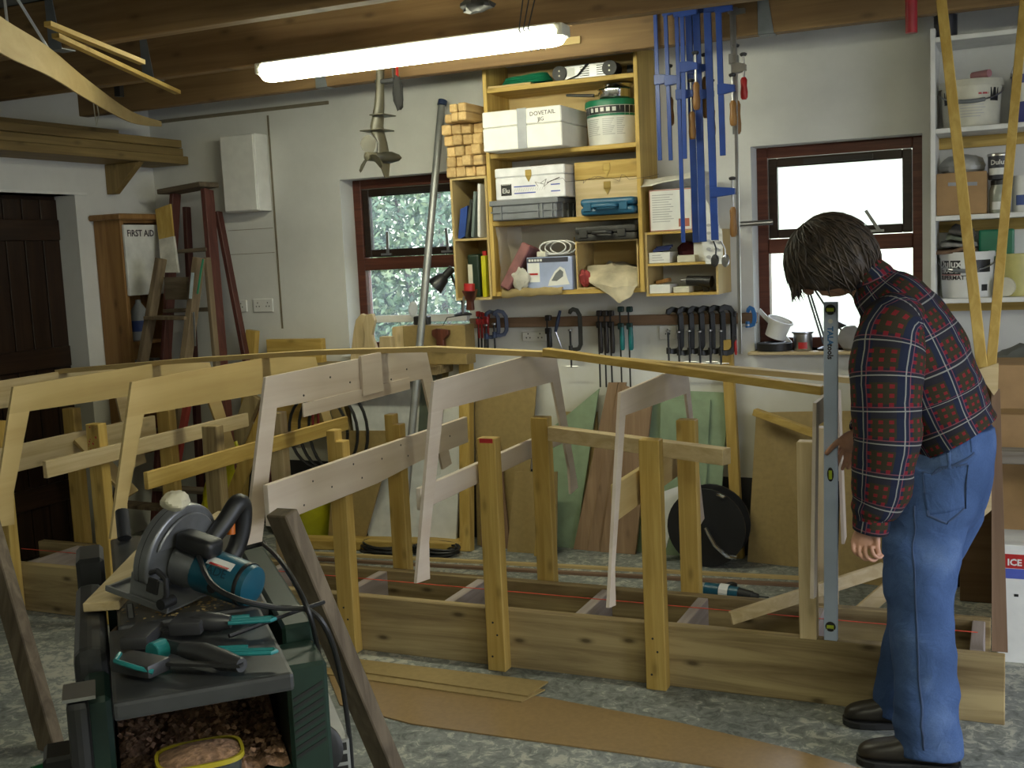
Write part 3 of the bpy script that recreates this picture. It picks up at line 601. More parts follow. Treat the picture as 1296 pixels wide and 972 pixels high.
# --- third shelf
def case(name, label, x0, x1, y0, y1, z0, z1, mat, cat='case', handle=None, latches=(), lat_m=None, lid=0.5, bevel=0.012, seg=2):
    r = thing(name, label, cat, ((x0 + x1) / 2, (y0 + y1) / 2, z0)); zm = lerp(z0, z1, lid)
    B().bx(x0, x1, y0, y1, z0, zm - 0.0015).obj('body', mat, r, smooth=True, bevel=bevel, seg=seg)
    B().bx(x0, x1, y0, y1, zm + 0.0015, z1).obj('lid', mat, r, smooth=True, bevel=bevel, seg=seg)
    for t_ in latches:
        xx = lerp(x0, x1, t_); w = 0.022
        B().bx(xx - w, xx + w, y0 - 0.008, y0 + 0.002, zm - 0.022, zm + 0.018).obj('latch', lat_m or mat, r, bevel=0.003)
    if handle:
        a, c_, hm = handle; b = B(); xa, xb = lerp(x0, x1, a), lerp(x0, x1, c_)
        b.tube([(xa, y0 + 0.002, zm), (xa, y0 - 0.028, zm + 0.002), (xa + 0.012, y0 - 0.036, zm + 0.003), (xb - 0.012, y0 - 0.036, zm + 0.003), (xb, y0 - 0.028, zm + 0.002), (xb, y0 + 0.002, zm)], 0.010, 8); b.obj('handle', hm, r, smooth=True)
    return r
x0, x1, z0, z1 = PB(619, 249, 706, 276, 5.44); z0 = SHZ[2] + 0.001; z1 = z0 + 0.105; gx0, gx1, gz1 = x0, x1, z1
gc = thing('euro_crate', 'low grey ribbed plastic crate under the white toolbox', 'crate', ((x0 + x1) / 2, 5.6, z0)); GC = plain('grey_crate_plastic', (0.17, 0.18, 0.20), 0.45)
B().bx(x0 + 0.012, x1 - 0.012, 5.45, 5.77, z0, z1 - 0.02).obj('body', GC, gc, bevel=0.006)
B().bx(x0, x1, 5.44, 5.78, z1 - 0.028, z1).obj('rim', GC, gc, bevel=0.003)
B().bx(x0 + 0.006, x1 - 0.006, 5.443, 5.777, z0 + 0.04, z0 + 0.048).obj('rib', GC, gc)
for t_ in (0.16, 0.70, 0.76, 0.90): xx = lerp(x0, x1, t_); B().bx(xx, xx + 0.008, 5.440, 5.46, z0 + 0.004, z1 - 0.028).obj('rib', GC, gc)
for yy in (5.52, 5.60, 5.68): B().bx(x1 - 0.014, x1 - 0.002, yy, yy + 0.008, z0 + 0.004, z1 - 0.028).obj('rib', GC, gc)
x0, x1, z0, z1 = PB(627, 213, 715, 251, 5.46); z0 = gz1 + 0.001; z1 = z0 + 0.165
wb = thing('white_toolbox', 'white steel toolbox with brass clasp and black square logo', 'toolbox', ((x0 + x1) / 2, 5.6, z0)); WP = plain('white_enamel', (0.70, 0.70, 0.74), 0.35)
B().bx(x0, x1, 5.46, 5.76, z0, z0 + 0.115).obj('body', WP, wb, bevel=0.004)
B().bx(x0 - 0.002, x1 + 0.002, 5.458, 5.762, z0 + 0.116, z1).obj('lid', WP, wb, bevel=0.006)
BR = plain('brass', (0.5, 0.36, 0.12), 0.3, 1.0)
def clasp(par, x, y, z, s=1.0):
    B().bx(x - 0.016 * s, x + 0.016 * s, y - 0.005, y, z, z + 0.03 * s).obj('clasp', BR, par, bevel=0.002)
    B().prism([(x - 0.014 * s, y - 0.004, z), (x, y - 0.004, z - 0.026 * s), (x + 0.014 * s, y - 0.004, z)], (0, 0.004, 0)).obj('clasp', BR, par)
clasp(wb, lerp(x0, x1, 0.49), 5.458, z0 + 0.115, 1.1)
lx = lerp(x0, x1, 0.08); lg = B().bx(lx, lx + 0.06, 5.4588, 5.46, z0 + 0.022, z0 + 0.082).obj('logo_plate', BLACK(), wb)
B().bx(lx + 0.004, lx + 0.056, 5.4582, 5.4588, z0 + 0.078, z0 + 0.080).obj('logo_line', WHITE(), lg)
text('Elu', 'lettering', WHITE(), lg, (lx + 0.006, 5.4583, z0 + 0.036), (1, 0, 0), (0, 0, 1), 0.036)
BS = plain('blue_print', (0.07, 0.10, 0.42), 0.5)
for zz in (0.062, 0.028):
    for a, c_ in ((0.27, 0.58), (0.80, 0.93)): B().bx(lerp(x0, x1, a), lerp(x0, x1, c_), 5.4592, 5.46, z0 + zz, z0 + zz + 0.006).obj('stripe', BS, wb)
for k in range(14): xx = lerp(x0, x1, 0.27) + k * 0.013; B().bar((xx, 5.4594, z0 + 0.040), (xx + 0.008, 5.4594, z0 + 0.056), 0.0014, 0.001, (0, 1, 0)).obj('hatch', PRINT, wb)
b = B(); rd = random.Random(11)
px_, pz_ = lerp(x0, x1, 0.62), z0 + 0.06
for k in range(26):
    qx, qz = px_ + rd.gauss(0.02, 0.03), z0 + 0.065 + rd.gauss(0.012, 0.016); b.bar((px_, 5.4585, pz_), (qx, 5.4585, qz), 0.0015, 0.001, (0, 1, 0)); px_, pz_ = qx, qz
b.bar((lerp(x0, x1, 0.75), 5.4585, z0 + 0.075), (lerp(x0, x1, 0.93), 5.4585, z0 + 0.098), 0.004, 0.001, (0, 1, 0)); b.obj('line_drawing', INK, wb, kind='stuff')
B().tube([(lerp(x0, x1, 0.35), 5.6, z1), (lerp(x0, x1, 0.37), 5.6, z1 + 0.014), (lerp(x0, x1, 0.6), 5.6, z1 + 0.014), (lerp(x0, x1, 0.62), 5.6, z1)], 0.005, 6).obj('carry_handle', STEEL(), wb)
# wooden case with two brass clasps; blue tool case in front
x0, x1, z0, z1 = PB(727, 203, 807, 262, 5.56); x1 = min(x1, shx1 - 0.026); z0 = SHZ[2] + 0.001; z1 = HY(766, 203, 5.56).z
wc = thing('wooden_case', 'varnished wooden case with brass clasps at the right of the shelf', 'case', ((x0 + x1) / 2, 5.68, z0))
zm = HY(766, 226, 5.56).z
B().bx(x0, x1, 5.565, 5.77, zm + 0.001, z1).obj('lid', pine('x'), wc, bevel=0.003); B().bx(x0, x1, 5.565, 5.77, z0, zm - 0.001).obj('body', pale('x'), wc, bevel=0.003)
for zz in (HY(767, 213, 5.56).z, HY(767, 236, 5.56).z): clasp(wc, lerp(x0, x1, 0.52), 5.565, zz - 0.01, 1.2)
x0, x1, z0, z1 = PB(733, 248, 802, 272, 5.45); z0 = SHZ[2] + 0.001; z1 = z0 + 0.085
B_ = case('blue_tool_case', 'blue moulded power tool case with carry handle', x0, x1, 5.46, 5.555, z0, z1, plain('petrol_blue_plastic', (0.018, 0.10, 0.19), 0.4), latches=(0.14, 0.80), handle=(0.27, 0.68, plain('petrol_blue_plastic', (0, 0, 0))), bevel=0.02, seg=3)
# --- lowest bay
x0, x1, z0, z1 = PB(726, 283, 803, 303, 5.46)
case('black_tool_case', 'dusty black tool case lying on the plywood crate', x0, min(x1, shx1 - 0.03), 5.47, 5.74, CRZ + 0.001, CRZ + 0.075, plain('dusty_black_plastic', (0.03, 0.029, 0.027), 0.6, mottle=0.4), latches=(0.15, 0.78), handle=(0.34, 0.62, BLACK()), bevel=0.012)
x0, x1, z0, z1 = PB(667, 325, 724, 362, 5.50); z0 = SHZ[3] + 0.001
ib = thing('iron_box', 'carton printed with a picture of a steam iron', 'box', ((x0 + x1) / 2, 5.57, z0)); IBM = plain('pale_blue_print', (0.36, 0.42, 0.62), 0.5, mottle=0.2, scale=6)
B().bx(x0, x1, 5.50, 5.66, z0, z1).obj('carton', IBM, ib, bevel=0.002)
B().bx(x0 + 0.003, x1 - 0.02, 5.4988, 5.50, z1 - 0.028, z1 - 0.004).obj('dark_band', plain('dark_print', (0.05, 0.05, 0.07), 0.5), ib)
for k in range(5): B().bx(x0 + 0.012 + 0.016 * k, x0 + 0.024 + 0.016 * k, 5.4984, 5.4988, z1 - 0.022, z1 - 0.010).obj('print_mark', WHITE(), ib)
B().bx(x0 + 0.006, x0 + 0.072, 5.4988, 5.50, z0 + 0.045, z1 - 0.03).obj('white_panel', WHITE(), ib)
B().bx(x0 + 0.014, x0 + 0.062, 5.4984, 5.4988, z0 + 0.082, z0 + 0.092).obj('red_bar', RED(), ib)
B().prism([(lerp(x0, x1, u), 5.4986, lerp(z0, z1, w)) for u, w in ((0.46, 0.13), (0.50, 0.30), (0.62, 0.56), (0.74, 0.70), (0.84, 0.62), (0.90, 0.30), (0.94, 0.16))], (0, 0.0012, 0)).obj('iron_picture', WHITE(), ib)
B().prism([(lerp(x0, x1, u), 5.4980, lerp(z0, z1, w)) for u, w in ((0.54, 0.28), (0.64, 0.50), (0.74, 0.62), (0.81, 0.54), (0.80, 0.40), (0.66, 0.27))], (0, 0.0006, 0)).obj('iron_picture_grip', GREYM(), ib)
# white cable loops lying on the carton
b = B()
for k in range(3):
    cx = lerp(x0, x1, 0.5 + 0.09 * k); b.tube([(cx + 0.075 * math.cos(a), 5.56 + 0.02 * k, z1 + 0.012 + 0.035 * (1 + math.sin(a))) for a in [2 * math.pi * i / 18 for i in range(19)]], 0.004, 6)
cb = thing('cable_coil', 'white mains cable with plug coiled on the iron carton', 'cable', (lerp(x0, x1, 0.5), 5.56, z1)); b.obj('cable', WHITE(), cb, smooth=True)
B().bx(x0 + 0.05, x0 + 0.10, 5.52, 5.56, z1 + 0.001, z1 + 0.03).obj('plug', CREAM(), cb, bevel=0.006, seg=2)
# leaning pinkish case, rag, polythene, brown cloth, bags
p0, p1 = HY(643, 362, 5.53), HY(665, 312, 5.56)
B().bar((p0.x, 5.56, SHZ[3] + 0.006), (p1.x + 0.025, 5.60, p1.z), 0.20, 0.055, (-1, 0, 0.4)).obj('flat_case', plain('dusty_pink', (0.22, 0.085, 0.085), 0.6, mottle=0.4, scale=10), bevel=0.006, label='dusty pink flat case leaning beside the iron carton', cat='case')
def crumple(name, label, cat, c, r, mat, seed, n=10, amp=0.35, sub=1, squash=None, zmin=None):
    b = B(); b.ball((0, 0, 0), 1.0, n); off = Vector((seed * 3.1, seed * 1.7, 0))
    for v in b.bm.verts:
        d = v.co.normalized(); k = 1 + amp * (noise.noise(d * 1.7 + off) + 0.6 * noise.noise(d * 4.5 + off)); v.co = Vector((d.x * r[0], d.y * r[1], d.z * r[2])) * k + Vector(c)
        if zmin is not None and v.co.z < zmin: v.co.z = zmin
    return b.obj(name, mat, smooth=True, label=label, cat=cat, auto=25)
p = HY(660, 350, 5.50)
crumple('cloth_rag', 'off white rag stuffed in front of the iron carton', 'rag', (p.x, 5.485, p.z - 0.01), (0.05, 0.02, 0.055), plain('off_white_cloth', (0.5, 0.48, 0.42), 0.9, mottle=0.3), 1, zmin=SHZ[3] + 0.002)
# folded brown cloth hanging over the bottom shelf
b = B(); rows = []
for j, (yy, zz) in enumerate(((5.60, 0.003), (5.53, 0.004), (5.488, 0.004), (5.480, -0.02))):
    rows.append([(HY(637 + 76 * i / 10, 370, 5.5).x, yy, SHZ[3] + zz + 0.004 * math.sin(i * 1.7 + j) + (0.006 if j < 3 else -0.012 * (1 - i / 10))) for i in range(11)])
b.rings(rows, cap=False, closed=False); o = b.obj('folded_cloth', plain('tan_cloth', (0.36, 0.27, 0.12), 0.9, mottle=0.2), smooth=True, label='folded tan cloth lying over the lowest shelf edge', cat='cloth'); md = o.modifiers.new('thick', 'SOLIDIFY'); md.thickness = 0.008; md.offset = 1
POLY, pnt, pb = new_mat('clear_polythene')
pb.inputs['Base Color'].default_value = (0.80, 0.78, 0.70, 1); pb.inputs['Roughness'].default_value = 0.15; pb.inputs['Alpha'].default_value = 0.42
def sheet(name, label, cat, grid, mat, crink=0.01, seed=0, thick=0.0):
    """crumpled thin sheet over a grid of control points (rows of points), subdivided"""
    b = B(); R = len(grid); C = len(grid[0]); k = 5; rows = []
    for j in range((R - 1) * k + 1):
        J = min(j // k, R - 2); v = j / k - J; row = []
        for i in range((C - 1) * k + 1):
            I = min(i // k, C - 2); u = i / k - I
            p = (Vector(grid[J][I]) * (1 - u) + Vector(grid[J][I + 1]) * u) * (1 - v) + (Vector(grid[J + 1][I]) * (1 - u) + Vector(grid[J + 1][I + 1]) * u) * v
            q = p * 22 + Vector((seed * 5, 0, 0)); row.append(p + Vector((noise.noise(q), noise.noise(q + Vector((9, 0, 0))), noise.noise(q + Vector((0, 9, 0))))) * crink)
        rows.append(row)
    b.rings(rows, cap=False, closed=False); o = b.obj(name, mat, smooth=True, label=label, cat=cat, auto=20)
    if thick: md = o.modifiers.new('thick', 'SOLIDIFY'); md.thickness = thick
    return o
x_ = shx0 + 0.03
sheet('polythene_sheet', 'clear polythene hanging down inside the shelf left side', 'plastic sheet', [[(x_ + 0.004, 5.51, SHZ[2] - 0.03), (x_ + 0.004, 5.64, SHZ[2] - 0.03), (x_ + 0.06, 5.72, SHZ[2] - 0.03)], [(x_ + 0.02, 5.51, SHZ[3] + 0.15), (x_ + 0.03, 5.64, SHZ[3] + 0.15), (x_ + 0.07, 5.72, SHZ[3] + 0.15)], [(x_ + 0.015, 5.51, SHZ[3] + 0.01), (x_ + 0.03, 5.64, SHZ[3] + 0.01), (x_ + 0.05, 5.72, SHZ[3] + 0.01)]], POLY, 0.008, 2)
PB_ = plain('translucent_bag', (0.52, 0.46, 0.33), 0.35, mottle=0.35, scale=9)
a = lambda px, py, y: tuple(HY(px, py, y))
sheet('plastic_bag', 'crumpled translucent plastic bag spilling out of the plywood crate', 'bag', [[a(745, 337, 5.62), a(775, 333, 5.64), a(806, 338, 5.62)], [a(742, 350, 5.54), a(775, 347, 5.53), a(808, 352, 5.54)], [a(746, 358, 5.49), a(775, 362, 5.475), a(807, 362, 5.48)], [a(776, 378, 5.482), a(785, 384, 5.478), a(798, 376, 5.48)]], PB_, 0.012, 4)
p = HY(775, 330, 5.6)
crumple('plastic_bag', 'grey clear bag bunched at the back of the plywood crate', 'bag', (p.x, 5.68, cz0 + 0.07), (0.12, 0.05, 0.06), plain('grey_bag', (0.30, 0.30, 0.28), 0.3, mottle=0.4, scale=8), 5, zmin=cz0 + 0.01)
p = HY(738, 348, 5.52)
crumple('red_cloth', 'folded red cloth at the left of the plywood crate', 'cloth', (p.x, 5.545, cz0 + 0.055), (0.033, 0.03, 0.045), plain('red_cloth', (0.34, 0.05, 0.05), 0.85, mottle=0.3), 8, zmin=cz0 + 0.009)
# ================================================================== small box shelves either side
ax0 = HY(573, 300, SY).x; ax1 = shx0 - 0.003; azt = HY(594, 224, SY).z; azm = HY(594, 303, SY).z; azb = HY(594, 380, SY).z
an = thing('box_shelf', 'narrow two bay plywood box shelf left of the tall shelves', 'shelf', ((ax0 + ax1) / 2, 5.65, azb))
for x in (ax0, ax1 - 0.012): B().bx(x, x + 0.012, SY, D0, azb, azt).obj('side_panel', ply('z'), an)
for z in (azt - 0.012, azm - 0.006, azb): B().bx(ax0 + 0.012, ax1 - 0.012, SY, D0, z, z + 0.012).obj('shelf_board', ply('x'), an)
B().bx(ax0 + 0.012, ax1 - 0.012, D0 - 0.005, D0, azb, azt).obj('back_panel', ply('z'), an)
# contents left
zb = azm + 0.007
B().obox((ax0 + 0.055, 5.62, zb + 0.085), (0.022, 0, 0.008), (0, 0.10, 0), (0.012, 0, 0.082)).obj('folder', plain('blue_card', (0.02, 0.06, 0.27), 0.5), label='blue folder standing in the narrow box shelf', cat='folder')
for k, (dx, cm, lab) in enumerate(((0.085, plain('dark_bag', (0.05, 0.055, 0.05), 0.2, mottle=0.5), 'dark plastic wallet leaning in the narrow box shelf'), (0.115, plain('grey_green_card', (0.16, 0.2, 0.19), 0.4), 'grey green booklet leaning in the narrow box shelf'), (0.148, WHITE(), 'white and red booklet leaning in the narrow box shelf'))):
    B().obox((ax0 + dx + 0.012, 5.61, zb + 0.105 + 0.02 * k), (0.007, 0, -0.003), (0, 0.1, 0), (0.02 - 0.006 * k, 0, 0.10 + 0.02 * k)).obj('booklet', cm, label=lab, cat='booklet', group='booklets in the box shelf')
zb = azb + 0.0125
bo = thing('oil_bottle', 'dark green bottle with pale label in the lower box shelf', 'bottle', (ax0 + 0.09, 5.60, zb))
B().bx(ax0 + 0.055, ax0 + 0.125, 5.55, 5.65, zb, zb + 0.235).obj('body', plain('dark_green_plastic', (0.014, 0.03, 0.018), 0.35), bo, smooth=True, bevel=0.015, seg=3)
B().bx(ax0 + 0.058, ax0 + 0.085, 5.548, 5.5505, zb + 0.03, zb + 0.18).obj('paper_label', CREAM(), bo, bevel=0.0005)
yo = thing('yellow_bottle', 'slim yellow bottle with red cap in the lower box shelf', 'bottle', (ax0 + 0.15, 5.58, zb))
B().bx(ax0 + 0.137, ax0 + 0.165, 5.55, 5.61, zb, zb + 0.225).obj('body', YELLOW(), yo, smooth=True, bevel=0.008, seg=2); B().cyl((ax0 + 0.15, 5.58, zb + 0.225), (ax0 + 0.15, 5.58, zb + 0.25), 0.013).obj('cap', RED(), yo, smooth=True)
# short square timber offcuts stacked on top: only their sawn ends show
END = wood('sawn_end_grain', (0.66, 0.47, 0.22), (0.5, 0.32, 0.13), 'y', 30, 0.7, 0.4, 0.2)
rd = random.Random(5); k = 0; s_ = (ax1 - ax0 + 0.005) / 4
for j in range(5):
    for i in range(4):
        x = ax0 - 0.01 + s_ * (i + 0.5); z = azt + 0.001 + s_ * (j + 0.5); y0 = 5.47 + rd.uniform(-0.025, 0.03)
        nm = ('left', 'second', 'third', 'right')[i]; rn = ('bottom', 'second lowest', 'middle', 'second highest', 'top')[j]
        B().bx(x - s_ * 0.485, x + s_ * 0.485, y0, 5.79, z - s_ * 0.485, z + s_ * 0.485).obj('timber_offcut', END, bevel=0.006, label='square timber offcut end, %s column of the stack, %s full row' % (nm, rn), cat='timber', group='stacked timber offcuts')
zt5 = azt + 0.001 + 5 * s_
for (px_, lay, y0, lab) in ((563, 0, 5.40, 'pale loose offcut jutting out left of the timber stack'), (575.5, 0, 5.36, 'lowest loose square offcut on top of the timber stack'), (588, 0, 5.33, 'loose square offcut sticking out furthest above the stack'), (573, 1, 5.37, 'uppermost loose offcut left on the timber stack'), (586, 1, 5.35, 'uppermost loose offcut right on the timber stack')):
    x = HY(px_, 155, 5.36).x; z = zt5 + 0.001 + 0.0465 * lay
    B().bx(x - 0.0225, x + 0.0225, y0, 5.78, z, z + 0.045).obj('timber_offcut', END, bevel=0.006, label=lab, cat='timber', group='stacked timber offcuts')
# right annex
RY = 5.52
rx0 = shx1 + 0.003; rx1 = HY(909, 340, RY).x; rzt = HY(860, 292, RY).z; rzm = HY(860, 334, RY).z; rzb = HY(860, 374, RY).z
rn = thing('box_shelf', 'low two bay plywood box shelf right of the tall shelves', 'shelf', ((rx0 + rx1) / 2, 5.65, rzb))
for x in (rx0, rx1 - 0.012): B().bx(x, x + 0.012, RY, D0, rzb, rzt).obj('side_panel', ply('z'), rn)
for z in (rzt - 0.012, rzm - 0.006, rzb): B().bx(rx0 + 0.012, rx1 - 0.012, RY, D0, z, z + 0.012).obj('shelf_board', pine('x'), rn)
def smallbox(name, label, px, Y, dep, z0, mat, cat='box', h=None, bev=0.002, group=None):
    x0, x1, _, z1 = PB(*px, Y); x0 = max(x0, rx0 + 0.014); z1 = z0 + (h or (z1 - z0)); return B().bx(x0, x1, Y, Y + dep, z0, z1).obj(name, mat, bevel=bev, label=label, cat=cat, group=group)
zz = rzm + 0.007
pb1 = thing('parts_box', 'white open parts box with blue handled tools, upper bay', 'box', (HY(832, 325, 5.54).x, 5.6, zz)); x0, x1, _, _ = PB(814, 317, 848, 332, 5.53); x0 = max(x0, rx0 + 0.004)
B().bx(x0 + 0.012, x1, 5.53, 5.72, zz, zz + 0.055).obj('tray', WHITE(), pb1, bevel=0.002)
for k in range(3): B().bar((x0 + 0.03, 5.55 + 0.03 * k, zz + 0.062 + 0.008 * k), (x1 - 0.01, 5.56 + 0.03 * k, zz + 0.070 + 0.008 * k), 0.018, 0.012).obj('tool_handle', plain('dark_blue', (0.01, 0.02, 0.1), 0.4), pb1)
for k in range(3): B().bx(x0 + 0.03, x0 + 0.09 - 0.008 * k, 5.5288, 5.53, zz + 0.014 + 0.012 * k, zz + 0.018 + 0.012 * k).obj('print_line', PRINT, pb1)
smallbox('parts_box', 'small white carton beside the blue handled tools', (857, 322, 880, 332), 5.54, 0.12, zz, CREAM(), h=0.035)
smallbox('parts_box', 'white folded carton at the right of the upper bay', (878, 306, 905, 332), 5.60, 0.12, zz, WHITE(), h=0.10)
crumple('maroon_cloth', 'dark maroon cloth at the back of the upper bay', 'cloth', (HY(872, 312, 5.7).x, 5.70, zz + 0.055), (0.06, 0.05, 0.05), plain('maroon_cloth', (0.08, 0.012, 0.02), 0.9), 12, zmin=zz + 0.001)
zz = rzb + 0.0125
smallbox('parts_box', 'white open carton with dark wood pieces, lower bay left', (816, 361, 848, 371), 5.53, 0.15, zz, WHITE(), h=0.045)
smallbox('parts_box', 'small pale carton in the middle of the lower bay', (852, 362, 872, 371), 5.55, 0.1, zz, CREAM(), h=0.03)
dl = thing('hand_drill', 'black hand drill lying in the lower bay', 'drill', (HY(880, 352, 5.58).x, 5.58, zz)); p = HY(868, 348, 5.57)
B().cyl((p.x, 5.60, zz + 0.06), (p.x + 0.13, 5.58, zz + 0.05), 0.024, 0.03, 14).obj('motor_body', BLACK(), dl, smooth=True); B().cyl((p.x, 5.60, zz + 0.06), (p.x - 0.035, 5.605, zz + 0.062), 0.016, 0.008, 12).obj('chuck', STEEL(), dl, smooth=True); B().bar((p.x + 0.09, 5.58, zz + 0.045), (p.x + 0.1, 5.60, zz + 0.002), 0.03, 0.025, (0, 1, 0)).obj('grip', BLACK(), dl, bevel=0.004)
B().bar((HY(830, 352, 5.6).x, 5.62, zz + 0.052), (HY(848, 348, 5.6).x, 5.60, zz + 0.066), 0.03, 0.02).obj('hand_plane', HANDLE(), bevel=0.003, label='dark wooden hand plane on the white carton, lower bay', cat='plane')
# framed instruction carton and plastic packet on the annex, poster-like bag hanging at right
x0, x1, z0, z1 = PB(822, 239, 876, 291, 5.54)
fb = thing('instruction_carton', 'white carton with printed instructions and red border', 'box', ((x0 + x1) / 2, 5.6, rzt + 0.001)); z0 = rzt + 0.001
B().bx(x0, x1, 5.54, 5.70, z0, z1).obj('carton', WHITE(), fb, bevel=0.002)
for k in range(12): B().bx(x0 + 0.015, x0 + 0.125 - (k * 13 % 5) * 0.006, 5.5388, 5.54, z1 - 0.03 - k * 0.012, z1 - 0.026 - k * 0.012).obj('print_line', PRINT, fb)
B().bx(x0 + 0.15, x0 + 0.205, 5.5388, 5.54, z0 + 0.02, z0 + 0.06).obj('red_print', plain('dull_red_print', (0.4, 0.12, 0.08), 0.6), fb)
b = B()
for q in ((x0, x1, z0 + 0.002, z0 + 0.006), (x0, x1, z1 - 0.006, z1 - 0.002), (x0, x0 + 0.004, z0, z1), (x1 - 0.004, x1, z0, z1)): b.bx(q[0], q[1], 5.5386, 5.5395, q[2], q[3])
b.obj('red_border', plain('dull_red_print', (0, 0, 0)), fb, kind='stuff')
sheet('plastic_packet', 'folded clear plastic packet lying on the printed carton', 'packet', [[(HY(810, 236, 5.5).x, 5.50, z1 + 0.015), (x1 + 0.05, 5.50, z1 + 0.05)], [(HY(808, 236, 5.5).x, 5.55, z1 + 0.055), (x1 + 0.05, 5.55, z1 + 0.075)], [(x0 - 0.05, 5.68, z1 + 0.05), (x1 + 0.07, 5.70, z1 + 0.08)], [(x0 - 0.03, 5.72, z1 + 0.006), (x1 + 0.05, 5.72, z1 + 0.01)]], plain('pale_plastic', (0.6, 0.58, 0.52), 0.3, mottle=0.25), 0.012, 7, 0.002)
bp_ = thing('sanding_card', 'white hanging card printed with grey ovals by the clamps', 'card', (HY(900, 335, 5.49).x, 5.49, HY(900, 335, 5.49).z))
B().prism([HY(880, 255, 5.51), HY(893, 252, 5.51), HY(914, 292, 5.49), HY(915, 334, 5.48), HY(893, 334, 5.48)], (0, 0.003, 0)).obj('card', WHITE(), bp_)
for i in range(2):
    for j in range(5):
        q = HY(897 + 10 * i, 285 + 10 * j, 5.478); B().lathe([(0.012, 0), (0.012, 0.002)], q, (0, -1, 0.05), 14, sq=0.6).obj('oval_print', PRINT, bp_)
# ================================================================== clamps
BCN = [0]
def bar_clamp(label, top, bot, wpx, arm_y, hand, Y=5.165, mat=None, hmat=None, armlen=None, low=False):
    Y = 5.182 - 0.029 * (BCN[0] % 4); BCN[0] += 1
    t_, bt = HY(*top, Y), HY(*bot, Y); w = wpx / 262.0
    r = thing('bar_clamp', label, 'clamp', (bt.x, Y, bt.z), 'blue bar clamps hanging from the joist')
    m_ = mat or BLUE()
    B().bar(bt, t_, w, 0.009, (0, 1, 0)).obj('bar', m_, r, bevel=0.0015)
    f = (arm_y - top[1]) / (bot[1] - top[1]); c = t_.lerp(bt, f); L = armlen or 0.07
    B().prism([c + Vector((-0.014, -0.012, 0.022)), c + Vector((0.016, -0.012, 0.022)), c + Vector((L, -0.012, 0.012)), c + Vector((L, -0.012, -0.016)), c + Vector((0.016, -0.012, -0.024)), c + Vector((-0.014, -0.012, -0.024))], (0, 0.024, 0)).obj('sliding_arm', m_, r, bevel=0.002)
    tj = t_ + Vector((0, 0, -0.012)); B().prism([tj + Vector((-0.014, -0.01, 0.014)), tj + Vector((L, -0.01, 0.012)), tj + Vector((L, -0.01, -0.01)), tj + Vector((-0.014, -0.01, -0.014))], (0, 0.02, 0)).obj('fixed_arm', m_, r, bevel=0.002)
    sx = c.x + L - 0.012; z1 = c.z + 0.05; h0 = HY(hand[0], hand[1], Y).z; h1 = HY(hand[0], hand[2], Y).z
    B().cyl((sx, Y, h0 - 0.005), (sx, Y, z1), 0.0055, n=10).obj('screw', STEEL(), r, smooth=True)
    B().lathe([(0.012, 0), (0.016, 0.006), (0.016, 0.012), (0.008, 0.016)], (sx, Y, z1 - 0.002), n=14).obj('pad', DSTEEL(), r, smooth=True)
    hh = h0 - h1; B().lathe([(0.010, 0), (0.0155, hh * 0.08), (0.017, hh * 0.3), (0.0135, hh * 0.6), (0.0155, hh * 0.88), (0.009, hh)], (sx, Y, h1), n=14).obj('handle', hmat or HANDLE(), r, smooth=True)
bar_clamp('leftmost short blue bar clamp hanging from the joist', (829, 10), (835.5, 203), 5, 100, (838, 124, 160))
bar_clamp('second short blue bar clamp from the left on the joist', (842, 13), (849, 203), 5, 101, (852, 127, 162), 5.15)
bar_clamp('long narrow blue bar clamp, third from the left on the joist', (856, 14), (865, 307), 5, 118, (868, 142, 177), 5.17)
bar_clamp('short blue bar clamp half hidden behind the long ones', (863, 14), (867, 201), 5, 84, (872, 105, 140), 5.185)
bar_clamp('long blue bar clamp, left of the two widest bars', (871, 10), (881, 307), 8, 86, (886, 98, 150), 5.15, armlen=0.08)
bar_clamp('long blue bar clamp, right of the two widest bars', (881, 10), (890, 306), 9, 118, (903, 136, 173), 5.165)
bar_clamp('long blue bar clamp with its arm slid to the bottom', (895, 9), (905, 304), 9, 242, (925, 262, 300), 5.15, armlen=0.10)
bar_clamp('rightmost short blue bar clamp with a broad arm', (909, 9), (915, 197), 7, 112, (921, 128, 160), 5.165, armlen=0.065)
bar_clamp('thin steel bar clamp with dark wood handle beside the blue clamps', (925, 10), (929, 170), 3, 74, (930, 128, 170), 5.17, STEEL(), armlen=0.03)
bar_clamp('long thin steel bar clamp with red handle near the right window', (929, 12), (937, 448), 4, 84, (940, 98, 126), 5.16, STEEL(), RED(), armlen=0.05)
for k, dx in enumerate((0, 9)):   # loose spring clips at the foot of the clamps
    p = HY(903 + dx, 305, 5.13); q = HY(905 + dx * 1.5, 330, 5.13); b = B(); b.tube([p, p.lerp(q, 0.4) + Vector((0.01, 0, 0)), q], 0.004, 6); b.lathe([(0.016, 0), (0.019, 0.003), (0.016, 0.006)], q, (0, -1, 0.2), 16, sq=1.6)
    b.obj('hanging_spoon', (DSTEEL(), STEEL())[k], smooth=True, label=('dark oval disc hanging under the longest blue clamps', 'shiny wire loop hanging under the longest blue clamps')[k], cat='tool')
